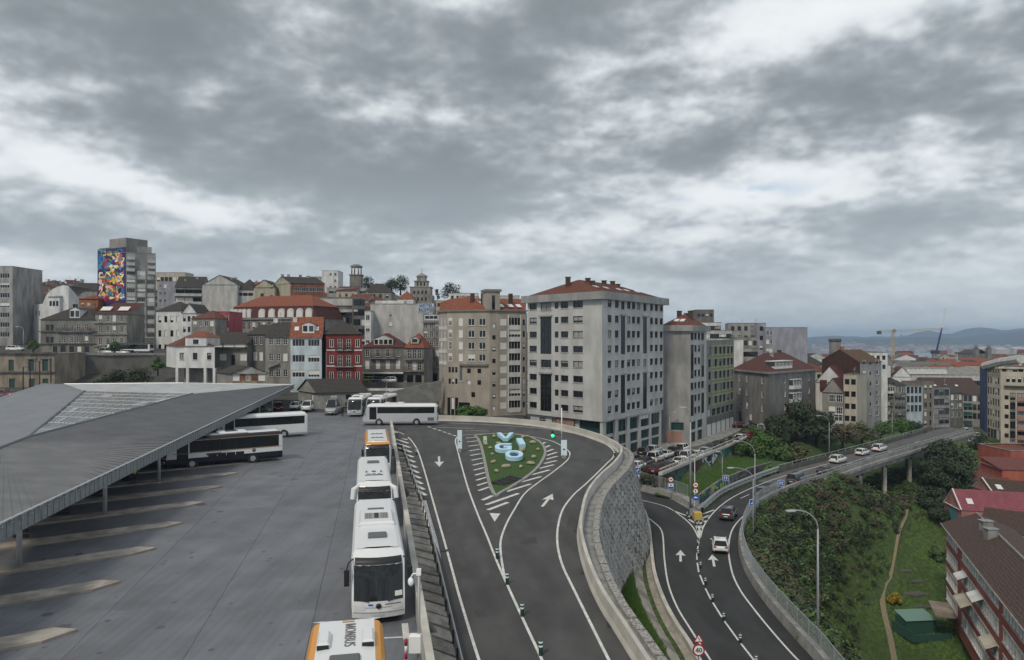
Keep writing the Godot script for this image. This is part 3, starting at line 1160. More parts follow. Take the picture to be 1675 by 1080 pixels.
func build_canopy() -> void:
	var C := thing("bus_station_canopy","big grey folded sheet metal canopy over the bus bays","canopy",Vector3(-50,0,-80))
	var off := -C.position
	var e0 := Vector3(-22.0,4.4,-17.0) + off
	var e1 := P(0,858,35.2) + off
	e0 = e1 + (e1 - (P(480,629.5,143) + off)).normalized()*19.0
	var e2 := P(480,629.5,143) + off
	var h := 8.2
	var v0 := G(-90,790,CY - h) + off
	var v1 := G(0,735,CY - h) + off
	var v2 := G(46,717,CY - h) + off
	var v3_ := G(315,645,CY - h) + off
	var w1 := G(138,640.5,CY - h) + off
	var k1 := G(105,628.5,CY - 8.9) + off
	var k0 := G(72,628.5,CY - 8.6) + off
	var k2 := G(300,626.8,CY - 8.9) + off
	var l0 := G(-30,662,CY - 8.9) + off
	var l1 := G(-160,705,CY - 8.9) + off
	var near := S()
	var seams := S()
	var caps := S()
	var top := [v0,v1,v2,v3_]
	var eave_len := e0.distance_to(e2)
	var cnt := int(eave_len / 1.0)
	var last_a := e0
	var last_b := v0
	for i in cnt + 1:
		var t := (i + 0.5) / cnt if i < cnt else 1.0
		var a := e0.lerp(e2,t)
		var te1 := e0.distance_to(e1) / eave_len
		var b := v0
		if t < te1:
			b = v0.lerp(v1,t / te1)
		else:
			var q := (t - te1) / (1.0 - te1)
			b = v1.lerp(v2,q / 0.5) if q < 0.5 else v2.lerp(v3_,(q - 0.5) / 0.5)
		quad(near,last_a,a,b,last_b)
		last_a = a
		last_b = b
		if i == cnt:
			break
		var dr := (b - a).normalized()
		var sd := dr.cross(Vector3.UP).normalized()
		var rt := Transform3D(Basis(sd,sd.cross(-dr),-dr),a)
		var rl := a.distance_to(b)
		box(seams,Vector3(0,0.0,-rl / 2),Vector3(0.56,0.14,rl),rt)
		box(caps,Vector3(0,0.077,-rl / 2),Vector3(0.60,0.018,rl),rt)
	part("roof",near,M.roof_pan_shaded,C)  # pan toned down to paint the shade between the ribs
	stuff(part("roof_seam",seams,M.roof_pan_shaded,C))  # rib sides in the darkened grey, their shade put into the colour
	stuff(part("lit_seam_cap",caps,M.roof_sheet_pale,C))  # paler strip on each rib, painted as its lit top
	var lw := S()
	var ls := S()
	var la := v0
	var lb := l1
	for i in 101:
		var t := i / 100.0
		var a: Vector3 = v0.lerp(v1,t / 0.25) if t < 0.25 else (v1.lerp(v2,(t - 0.25) / 0.15) if t < 0.4 else v2.lerp(w1,(t - 0.4) / 0.6))
		var b: Vector3 = l1.lerp(l0,t / 0.3) if t < 0.3 else (l0.lerp(k0,(t - 0.3) / 0.55) if t < 0.85 else k0.lerp(k1,(t - 0.85) / 0.15))
		if i > 0:
			quad(lw,la,a,b,lb)
		la = a
		lb = b
		tube(ls,[a,b],0.05,4,false)
	part("roof",lw,M.roof_sheet_blue,C)
	stuff(part("roof_seam",ls,M.roof_sheet_blue,C))
	var fs := S()
	quad(fs,v3_,e2,k2,w1)
	tri(fs,w1,k2,k1)
	part("roof",fs,M.roof_sheet_pale,C)
	var edge := S()
	tube(edge,[k2,e2],0.12,6)
	tube(edge,[l1,l0,k0,k1,k2],0.16,6)
	part("verge_trim",edge,M.galvanised,C)
	var nx := 9
	var ny := 10
	var bars := S()
	var lift := Vector3(0,0.06,0)
	var panes := []
	for j in ny:
		for i in nx:
			var c := []
			for q in [[i,j],[i + 1,j],[i + 1,j + 1],[i,j + 1]]:
				var u: float = float(q[0]) / nx
				var v: float = float(q[1]) / ny
				var lo: Vector3 = v2.lerp(v3_,v)
				var hi: Vector3 = v2.lerp(w1,v)
				c.append(hi.lerp(lo,u) + lift*0.5)
			if j == 0 and i > 0:
				continue
			var pn := S()
			var ctr: Vector3 = (c[0] + c[1] + c[2] + c[3])*0.25
			for m in 4:
				c[m] = ctr + (c[m] - ctr)*0.96
			quad(pn,c[0],c[1],c[2],c[3])
			part("pane",pn,M.lamp_glass if rng.randf() < 0.13 else M.skylight,C)
	for i in nx + 1:
		var u := float(i) / nx
		tube(bars,[v2 + lift,w1.lerp(v3_,u) + lift],0.07,4)
	for j in range(1,ny + 1):
		var v := float(j) / ny
		tube(bars,[v2.lerp(w1,v) + lift,v2.lerp(v3_,v) + lift],0.07,4)
	part("glazing_bar",bars,M.galvanised,C)
	var gut := S()
	tube(gut,[v0 + lift,v1 + lift,v2 + lift,v3_ + lift],0.16,6)
	tube(gut,[v2 + lift,w1 + lift],0.16,6)
	part("gutter",gut,M.sign_back,C)
	var n := int(eave_len / 0.72)
	var fp := S()
	box(fp,Vector3(0,-0.42,0),Vector3(0.64,0.80,0.05))
	fp.generate_normals()
	var fpm := fp.commit()
	var ed := (e2 - e0).normalized()
	var outn := Vector3(-ed.z,0,ed.x).normalized()
	var bas := Basis(ed,Vector3.UP,outn)
	var rest := []
	for i in n:
		placed("fascia_panel",fpm,Transform3D(bas,e0.lerp(e2,(i + 0.5) / n) + outn*0.03),C,M.fascia)
	var back := S()
	var bf := S()
	box(bf,Vector3(0,-0.42,0),Vector3(eave_len,0.82,0.04),Transform3D(bas,e0.lerp(e2,0.5) - outn*0.03))
	part("fascia_back",bf,M.black,C)
	box(back,Vector3(0,0.05,0.02),Vector3(eave_len,0.08,0.16),Transform3D(bas,e0.lerp(e2,0.5)))
	part("drip_edge",back,M.galvanised,C)
	var sf := S()
	var dn := Vector3(0,-0.8,0)
	quad(sf,e0 + dn,v0 + dn*0.6,v1 + dn*0.6,e1 + dn)
	quad(sf,e1 + dn,v2 + dn*0.6,v3_ + dn*0.6,e2 + dn)
	part("soffit",sf,M.concrete_grey,C)
	for q in [Vector3(-25.0,0,-20),Vector3(-26.9,0,-30.0),Vector3(-28.9,0,-42.3),Vector3(-31.1,0,-55.1),Vector3(-33.1,0,-67.6),Vector3(-35.3,0,-80.5),Vector3(-37.4,0,-93),Vector3(-39.5,0,-106),Vector3(-41.7,0,-119),Vector3(-43.9,0,-132)]:
		var cs := S(true)
		cyl(cs,q + off,q + off + Vector3(0,4.0,0),0.15,0.15,14)
		var co := part("column",cs,M.galvanised,C)
		var bs := S()
		box(bs,q + off + Vector3(0,0.04,0),Vector3(0.5,0.08,0.5))
		part("base_plate",bs,M.galvanised,co)
	for i in 6:
		var q := Vector3(-47.0 - i*2.0,0,-40.0 - i*16.0)
		var cs := S(true)
		cyl(cs,q + off,q + off + Vector3(0,4.6,0),0.18,0.18,10)
		part("column",cs,M.galvanised,C)
	var hall := S()
	for i in 12:
		var z := -22.0 - i*9.0
		box(hall,Vector3(-57.0 - i*0.6,2.0,z) + off,Vector3(0.3,4.0,8.6))
	part("hall_wall",hall,M.dark_wall,C)
	for q in [[Vector3(-32.4,0.16,-41.5),"red litter bin beside the nearest canopy column"],[Vector3(-37.6,0.16,-66.0),"red litter bin far back under the canopy beside the worker"]]:
		var bn := thing("litter_bin",q[1],"bin",q[0],0.0,"red bins under the canopy")
		var b1 := S(true)
		cyl(b1,Vector3.ZERO,Vector3(0,0.95,0),0.27,0.31,14)
		part("body",b1,M.sign_red,bn)
		var b2 := S(true)
		cyl(b2,Vector3(0,0.95,0),Vector3(0,1.02,0),0.33,0.29,14)
		part("lid",b2,M.black,bn)
# ---------------------------------------------------------------- the upper road
func line(called: String,pts: Array,w: float,parent: Node,lift := 0.010,m := "paint") -> void:
	var st := S()
	ribbon(st,smooth_path(pts,0.8),w,lift)
	part(called,st,M[m],parent)
func patch(called: String,pts: Array,parent: Node,lift := 0.010,m := "paint") -> void:
	var st := S()
	var idx := Geometry2D.triangulate_polygon(flat(pts))
	for i in range(0,idx.size(),3):
		var a: Vector3 = pts[idx[i]] + Vector3(0,lift,0)
		var b: Vector3 = pts[idx[i + 1]] + Vector3(0,lift,0)
		var c: Vector3 = pts[idx[i + 2]] + Vector3(0,lift,0)
		if (b - a).cross(c - a).y > 0.0:
			tri(st,a,b,c)
		else:
			tri(st,a,c,b)
	part(called,st,M[m],parent)
func arrow(tail: Vector3,head: Vector3,parent: Node,wide := 1.0) -> void:
	var t := head - tail
	var n := Vector3(-t.z,0,t.x).normalized()
	var neck := tail + t*0.56
	var back := tail + t*0.5
	patch("arrow_marking",[tail - n*0.13*wide,neck - n*0.13*wide,back - n*0.55*wide,head,back + n*0.55*wide,neck + n*0.13*wide,tail + n*0.13*wide],parent,0.012)
func wear_quad(st: SurfaceTool,n: FastNoiseLite,a: Vector3,b: Vector3,c: Vector3,d: Vector3) -> void:
	for p in [a,c,b,a,d,c]:
		var u: float = p.x - parapet_x(-p.z)
		var k := 0.93 + 0.30*n.get_noise_2d(u*26.0,p.z*1.6) + 0.22*n.get_noise_2d(p.x*6.0 + 300.0,p.z*6.0)
		st.set_color(Color(k,k,k))
		st.add_vertex(p)
func build_upper_road() -> void:
	var wn := FastNoiseLite.new()
	wn.seed = 12
	wn.frequency = 0.02
	wn.fractal_octaves = 4
	var st := S()
	var prev := []
	var ds := []
	var d := 14.0
	while d < 119.2:
		ds.append(d)
		d += 1.0
	ds.append(119.3)
	for dd in ds:
		var l := parapet_x(dd) + (1.2 if dd < 96.0 else 0.12)
		if dd > 109.0:
			l = parapet_x(109.0) - (dd - 109.0)*0.05
		var r: float = x_at(kerb_path,dd) + 0.5
		var row := []
		for i in 49:
			row.append(Vector3(lerpf(l,r,i / 48.0),road_y(dd) + (0.006 if dd > 99.0 else 0.0),-dd))
		if prev.size() > 0:
			for i in 48:
				wear_quad(st,wn,prev[i],prev[i + 1],row[i + 1],row[i])
		prev = row
	M.asphalt.vertex_color_use_as_albedo = true
	var road := struct("upper_road",st,M.asphalt)
	line("edge_line",R_list([796,1110,782.7,1078,752,978,733,908,711,830,694,770,685,742,678,728,668,716,655,708,640,704]),0.16,road)
	line("edge_line",R_list([1012,1110,995,1078,965,1018,934,955,922,930,915,908,911.5,885,913,860,921,833,938,810,957,793,975,776,992,759,1003,748,1004,738,990,727,962,715.5,914,704.6,850,698,800,695,745,692.5,700,691.5]),0.17,road)
	line("lane_line",R_list([898,1110,884,1074,868,1040,842,984,826,949]),0.16,road)
	line("lane_line",R_list([826,949,812,917,796,876,782,843,766,800,755,762,748,735,745,722,748,715,757,712,790,709.8,830,710,868,714,900,721,916,728,930,738,932,745,926,755,905,772,880,790,858,808,840,836,828,858,819,885,820,912,826,949]),0.16,road)
	for i in 6:
		var u := i / 5.0
		line("give_way_line",[R(lerpf(700,741,u),lerpf(698,712,u)),R(lerpf(705,746,u),lerpf(699.6,713.6,u))],0.3,road)
	line("lane_line",R_list([712,699.2,740,700,775,701]),0.16,road)
	line("lane_line",R_list([762,704.6,800,705.4]),0.16,road)
	for i in 12:
		var u := i / 11.0
		var y := lerpf(716.0,805.0,pow(u,1.15))
		var xl := lerpf(642.0,680.0,pow(u,1.1)) + 1.0
		line("hatch_marking",[R(xl,y - 3.5),R(xl + lerpf(23.0,15.5,u),y + 3.5 + 2.0*u)],0.42,road)
	patch("hatch_marking",R_list([643,702.5,652,708,645,709]),road)
	patch("hatch_marking",R_list([684,820,697,819,715,882,722,915,712,890]),road)
	var kl := R_list([778.5,713,784,722,789,736,793,758,797,780,803,800])
	var kr := R_list([867,717,886,727,891,740,884,757,872,771,850,788,826,803])
	for i in 12:
		var u := i / 11.0
		var y := lerpf(716.0,797.0,pow(u,1.1))
		var xr: float = 779.0 + (y - 714.0)*0.25
		line("hatch_marking",[R(lerpf(762.0,782.5,u),y + lerpf(1.0,6.0,u)),R(xr + 0.5,y - lerpf(0.5,0.0,u))],0.34,road)
	for q in [[789,818.5,806,811],[795,826,848,807.5],[798,834.5,831,822]]:
		line("hatch_marking",R_list(q),0.42,road)
	for q in [[874,723.5,881,719.8],[884,727.6,892,723.8],[890,733,899,729],[893,739.5,905,735],[894.5,745.5,911,740],[893.5,751.5,912,746.5],[890,758.5,910.5,753.8],[882.5,766.5,906,760.5],[868,777.5,899,769],[850,789.5,885,780],[828,804.5,868,792]]:
		line("hatch_marking",R_list(q),0.36,road)
	patch("triangle_marking",R_list([800.5,839.5,818.5,840.5,809,854]),road)
	arrow(R(718,747),R(718.6,764),road,1.0)
	arrow(R(887,829),R(904,808),road,1.0)
	var ring := R_list([777,714,783,721,788,735,793,757,797.5,780,803,799,811.5,813.5,818,808,833,800,850,789.5,868,777,881,764,889,751,892,741,888,729.5,879,722,866,716,848,712.5,825,711,800,711.3])
	ring.append(ring[0])
	var isl := thing("traffic_island","kite shaped green traffic island ringed by a pale kerb","traffic island",Vector3(0,road_y(80.0),-80))
	var io := isl.position
	var rp := []
	for p in smooth_path(ring,0.7):
		rp.append(p - io)
	var turf := S(true)
	var ctr := Vector3.ZERO
	for p in rp:
		ctr += p / rp.size()
	for i in rp.size() - 1:
		for k in 6:
			var a0 := k / 6.0
			var a1 := (k + 1) / 6.0
			var c := []
			for q in [[a0,i],[a1,i],[a1,i + 1],[a0,i + 1]]:
				c.append(ctr.lerp(rp[q[1]],q[0]) + Vector3(0,0.13 + 0.18*(1.0 - q[0]*q[0]),0))
			quad(turf,c[0],c[1],c[2],c[3])
	part("turf",turf,M.lawn,isl)
	var kst := S()
	chamfer(kst,0.96,0.19,0.34,0.03)
	kst.generate_normals()
	var km := kst.commit()
	var ke := even_path(rp,1.0)
	for i in ke.size() - 1:
		var a: Vector3 = ke[i]
		var b: Vector3 = ke[i + 1]
		var x := (b - a)
		var bx := Basis(x / 0.98,Vector3.UP,x.cross(Vector3.UP).normalized())
		placed("kerb_stone",km,Transform3D(bx,(a + b)*0.5),isl,M.coping)
	build_island_things()
	for q in [[742,930,772,928,778,944,747,946],[870,985,900,983,914,1004,882,1007],[700,728,712,727,714,732,701,733],[930,845,938,843,934,862,926,864],[850,880,875,878,880,889,853,891],[775,1000,792,999,797,1010,779,1011],[960,752,985,749,980,757,955,760]]:
		patch("asphalt_patch",R_list(q),road,0.007,"asphalt_mend")
	for q in [[944,868],[956,936],[700,815],[728,900],[1000,1022]]:
		patch("drain_grating",[R(q[0],q[1]) + Vector3(-0.25,0,-0.4),R(q[0],q[1]) + Vector3(0.25,0,-0.4),R(q[0],q[1]) + Vector3(0.25,0,0.4),R(q[0],q[1]) + Vector3(-0.25,0,0.4)],road,0.016,"black")
	var bar := S()
	sweep(bar,kerb_path,[Vector2(0.0,-0.3),Vector2(0.02,0.06),Vector2(0.14,0.3),Vector2(0.2,0.92),Vector2(0.44,0.92),Vector2(0.5,-0.4)],false)
	tag(part("concrete_barrier",bar,M.concrete),"cream concrete barrier curving round the outside of the upper road","barrier")
	var ledge := S()
	sweep(ledge,kerb_path,[Vector2(0.5,0.0),Vector2(1.45,-0.10),Vector2(1.46,-0.6)])
	struct("ledge_path",ledge,M.concrete_grey)
	build_stone_wall()
	build_verge()
func build_verge() -> void:
	var v := S()
	var vp := []
	for i in 30:
		var d := 20.0 + i*2.6
		vp.append(Vector3(parapet_x(d) + 0.9,road_y(d),-d))
	sweep(v,vp,[Vector2(0.9,-0.1),Vector2(-1.3,-0.35)])
	var verge := struct("verge",v,M.concrete_dark)
	var d := 24.0
	while d < 88.0:
		var d1 := d + 1.55
		var st := S()
		var yl := road_y(d)*0.72 - 0.02
		var ml := rng.randf_range(-0.06,0.06)
		var wdt := 1.75 if d < 60 else lerpf(1.75,1.0,(d - 60) / 28.0)
		var a := Vector3(parapet_x(d) + 0.17,yl,-d)
		var b := Vector3(parapet_x(d) + 0.17 + wdt,road_y(d) + 0.10 + ml,-d - 0.1)
		var c := Vector3(parapet_x(d1) + 0.17 + wdt + 0.1,road_y(d1) + 0.02 + ml,-d1 + 0.03)
		var e := Vector3(parapet_x(d1) + 0.17,yl - 0.02,-d1 + 0.03)
		quad(st,a,b,c,e)
		var dn := Vector3(0,-0.5,0)
		quad(st,a + dn,b + dn,b,a)
		quad(st,b + dn,c + dn,c,b)
		part("slab",st,M.slab if rng.randf() < 0.6 else M.slab2,verge)
		d = d1
	var gr := thing("guardrail","steel guardrail on dark posts beside the sloping slab verge","guardrail",Vector3(-5,-2,-50))
	var path := []
	var x := 26.0
	while x < 92.0:
		path.append(Vector3(parapet_x(x) + (2.05 if x < 60 else lerpf(2.05,1.0,(x - 60) / 32.0)),road_y(x),-x) - gr.position)
		x += 2.0
	var bm := S()
	sweep(bm,path,[Vector2(0.0,0.52),Vector2(-0.05,0.56),Vector2(-0.05,0.64),Vector2(0.0,0.67),Vector2(-0.05,0.70),Vector2(-0.05,0.78),Vector2(0.0,0.82)])
	part("beam",bm,M.galvanised,gr)
	for p in path:
		var ps := S()
		box(ps,p + Vector3(-0.08,0.36,0),Vector3(0.09,0.72,0.14))
		part("post",ps,M.black,gr)
func build_stone_wall() -> void:
	var sub := []
	for p in kerb_path:
		if -p.z < 108.0 and p.x > -4.0 or -p.z < 80.0:
			if -p.z > 26.0:
				sub.append(p)
	var path := even_path(shifted(sub,1.62),1.32)
	var W := thing("stone_retaining_wall","tall curved grey granite block wall below the upper road","wall",Vector3(10,LOW,-70))
	var off := -W.position
	var n := sides_of(path)
	var back := S()
	var batter := 0.21
	for i in path.size() - 1:
		var c := []
		for q in [[i,1],[i + 1,1],[i + 1,0],[i,0]]:
			var p: Vector3 = path[q[0]]
			var drop: float = p.y - 0.1 - (LOW - 0.3) if q[1] == 0 else 0.0
			c.append(p + n[q[0]]*(drop*batter - 0.10) + Vector3(0,-0.1 - drop,0) + off)
		quad(back,c[3],c[2],c[1],c[0])
	part("core",back,M.mortar,W)
	var meshes := []
	var lens := [0.78,1.0,1.2,0.9]
	for l in lens:
		var b := S()
		var t := Transform3D(Basis(Vector3.RIGHT,PI / 2),Vector3(0,0,-0.12))
		chamfer(b,1.30*l - 0.03,0.2,0.57,0.035,t)
		b.generate_normals()
		meshes.append(b.commit())
	var all := []
	for row in 22:
		var run := 0.0
		var i := 0
		while i < path.size() - 1:
			var p: Vector3 = path[i]
			var drop := 0.42 + row*0.6
			if p.y - drop < LOW - 0.2:
				i += 1
				continue
			var q: Vector3 = path[i + 1]
			var nn: Vector3 = (n[i] + n[i + 1]).normalized()
			var tx: Vector3 = (q - p)
			tx.y = 0
			tx = tx.normalized()
			var sh := (0.5 if row % 2 == 1 else 0.0) + rng.randf_range(-0.1,0.1)
			var c := p.lerp(q,0.5 + sh) + nn*(drop*batter + rng.randf_range(-0.02,0.035)) + Vector3(0,-drop,0)
			var out := (nn + Vector3(0,batter,0)).normalized()
			var xx := -tx
			var yy := out.cross(xx).normalized()
			all.append([Vector2(c.x,c.z).length(),Transform3D(Basis(xx,yy,out),c + off),rng.randi_range(0,3),rng.randi_range(0,4)])
			i += 1
	all.sort_custom(func(a,b): return a[0] < b[0])
	var vis := []
	var rest := []
	for q in all:
		var w: Vector3 = q[1].origin - off
		var px := CX + F*w.x / -w.z
		var py := HY + F*(CY - w.y) / -w.z
		if px > 960 and px < 1066 and py > 730 and py < 985 and -w.z > 46 and vis.size() < 300:
			vis.append(q)
		else:
			rest.append(q)
	for q in vis:
		placed("stone_block",meshes[q[2]],q[1],W,M["ashlar%d" % q[3]])
	for k in 2:
		var ts := []
		for i in range(k,rest.size(),2):
			ts.append(rest[i][1])
		var me: ArrayMesh = meshes[1].duplicate()
		me.surface_set_material(0,M["ashlar%d" % k])
		copies("block_courses",me,ts,W)
	var cp := S()
	chamfer(cp,1.26,0.24,0.52,0.03)
	cp.generate_normals()
	var cm := cp.commit()
	for i in path.size() - 1:
		var p: Vector3 = (path[i] + path[i + 1])*0.5
		var tx: Vector3 = (path[i + 1] - path[i]).normalized()
		var nn: Vector3 = n[i]
		placed("coping_stone",cm,Transform3D(Basis(tx,nn.cross(tx).normalized()*-1.0,nn),p + Vector3(0,-0.12 + rng.randf_range(-0.02,0.02),0) - nn*0.1 + off),W,M.coping)
	var at := -1
	for i in path.size():
		if -path[i].z < 47.5:
			at = i
			break
	if at > 0:
		var gs := S()
		var p: Vector3 = path[at]
		var nn: Vector3 = n[at]
		var tx: Vector3 = (path[at + 1] - path[at]).normalized()
		for q in [[-0.5,2.0,0.7,0.25],[0.2,2.3,0.3,0.9],[-0.3,2.7,0.8,0.2],[0.6,2.4,0.2,1.1],[-0.7,2.5,0.2,0.8]]:
			box(gs,p + tx*q[0] + nn*(q[1]*batter + 0.11) + Vector3(0,-q[1],0) + off,Vector3(q[2],q[3],0.02),Transform3D())
		part("red_graffiti",gs,M.sign_red,W)
func build_island_things() -> void:
	var spots := {"V": Vector2(827,723.5),"I": Vector2(852,733.5),"G": Vector2(823.3,742.5),"O": Vector2(841,755.5)}
	var wide := {"V": 3.4,"I": 1.5,"G": 3.4,"O": 3.4}
	for ch in spots:
		var p := R(spots[ch].x,spots[ch].y)
		var L := thing("block_letter","big pale blue block letter %s lying on the green island" % ch,"letter",p + Vector3(0,0.25,0),0.0,"")
		var t: PrimitiveMesh = text_mesh(ch,3.6,0.45)
		if ch == "I":
			t = BoxMesh.new()
			t.size = Vector3(0.8,2.6,0.45)
		var m := MeshInstance3D.new()
		m.mesh = t
		m.material_override = M.letter_blue
		m.name = "letter_body"
		m.rotation = Vector3(-PI / 2 + 0.15,0,deg_to_rad({"V": 2.0,"I": 8.0,"G": -1.0,"O": 0.0}[ch]))
		m.position = Vector3(0,0.45,0)
		var bx := t.get_aabb()
		var sx: float = {"V": 2.25,"I": 0.8,"G": 2.05,"O": 2.05}[ch] / bx.size.x
		m.scale = Vector3(sx,2.7 / bx.size.y,1.0)
		m.position += m.basis*Vector3(-bx.get_center().x,-bx.get_center().y,0)
		L.add_child(m)
		if ch == "G" or ch == "O":
			var cs := S()
			var ring := []
			for k in 20:
				ring.append(Vector3(cos(TAU*k / 20)*0.5,0.5 + sin(TAU*k / 20)*0.15,-sin(TAU*k / 20)*0.75))
			for k in 20:
				tri(cs,Vector3(0,0.5,0),ring[k],ring[(k + 1) % 20])
			part("dark_core",cs,M.letter_navy,L)
	var rk := [[795,731,0.7],[802,737,0.9],[805,747,0.8],[807,761,1.2],[812,776,1.1],[828,769,1.2],[852,768.5,1.0],[868,763,1.1],[873,752.5,1.0],[880,740,0.9],[872,728.5,1.3],[855,719,0.9],[863,717.5,0.7],[854,742,1.4],[816,730,0.9],[834,735,0.7],[808,718,1.0],[853,748,0.6],[792,728,0.5]]
	for i in rk.size():
		var q: Array = rk[i]
		var p := R(q[0],q[1])
		var o := part("boulder",rock_shape(i),M.rock)
		o.position = p + Vector3(0,0.24,0)
		o.scale = Vector3.ONE*q[2]*0.33
		o.rotation.y = i*1.3
		tag(o,"pale island stone, %s" % ["left of the letter G, farthest back","left of the letter G, just beside it","left of the letter O, upper one","long one lower left of the letter O","near the left tip of the island","in front of the letter O, middle of the lower turf","lower right of the letter O","near the right kerb at the lower bend","right of the letter O","at the right edge of the turf","long flat one at the upper right","right of the letter V near the far kerb","white one on the far kerb at the right","long one right of the letter G","between the letters V and G","against the right side of the letter G","left of the letter V","against the right side of the letter O","small one beside the white box at the left corner"][i],"stone","pale stones on the island")
	for i in 7:
		var u := i / 6.0
		var p := R(lerpf(815,843,u),lerpf(795.5,785.5,u))
		var st := S()
		box(st,Vector3(0,0.07,0),Vector3(0.26,0.14,1.5))
		var o := part("slate_slab",st,M.slate)
		o.position = p + Vector3(0,0.2,0)
		o.rotation = Vector3(0.12,1.05 + 0.1*sin(i*2.0),0.06*cos(i*3.0))
		tag(o,"dark slate slab laid in the row at the lower right of the island","stone","dark slate slabs on the island")
	for q in [[752,740,2.7,"white pillar at the left of the green island",0.55],[922.5,750,2.15,"white pillar at the right of the green island",0.68],[793.5,728,1.1,"short grey white pillar on the far left of the turf",0.45]]:
		var p := R(q[0],q[1])
		var o := thing("pillar_sign",q[3],"sign",p,0.0,"")
		var a := S()
		chamfer(a,q[4]*0.75,q[2]*0.18,0.3,0.02)
		part("base",a,M.concrete_grey,o)
		var b := S()
		box(b,Vector3(0,q[2]*0.58,0),Vector3(q[4],q[2]*0.84,0.26))
		part("body",b,M.pillar_blue if q[2] > 2.0 else M.blind,o)
		var c := S()
		box(c,Vector3(0,q[2]*0.5,0.135),Vector3(q[4]*0.35,0.16,0.02))
		part("panel",c,M.glass_grey,o)
func rock_shape(seed_: int) -> SurfaceTool:
	var st := S(true)
	var r := RandomNumberGenerator.new()
	r.seed = 500 + seed_
	var rings := []
	var ax := Vector3(r.randf_range(0.9,1.7),r.randf_range(0.5,0.7),r.randf_range(0.6,0.9))
	for j in 6:
		var th := PI*(0.06 + j*0.88 / 5.0)
		var ring := []
		for k in 9:
			var an := -TAU*k / 9.0
			var q := r.randf_range(0.8,1.12)
			ring.append(Vector3(sin(th)*cos(an)*ax.x*q,(cos(th)*0.5 + 0.35)*ax.y*2.0*q,sin(th)*sin(an)*ax.z*q))
		rings.append(ring)
	rings.reverse()
	loft(st,rings)
	return st
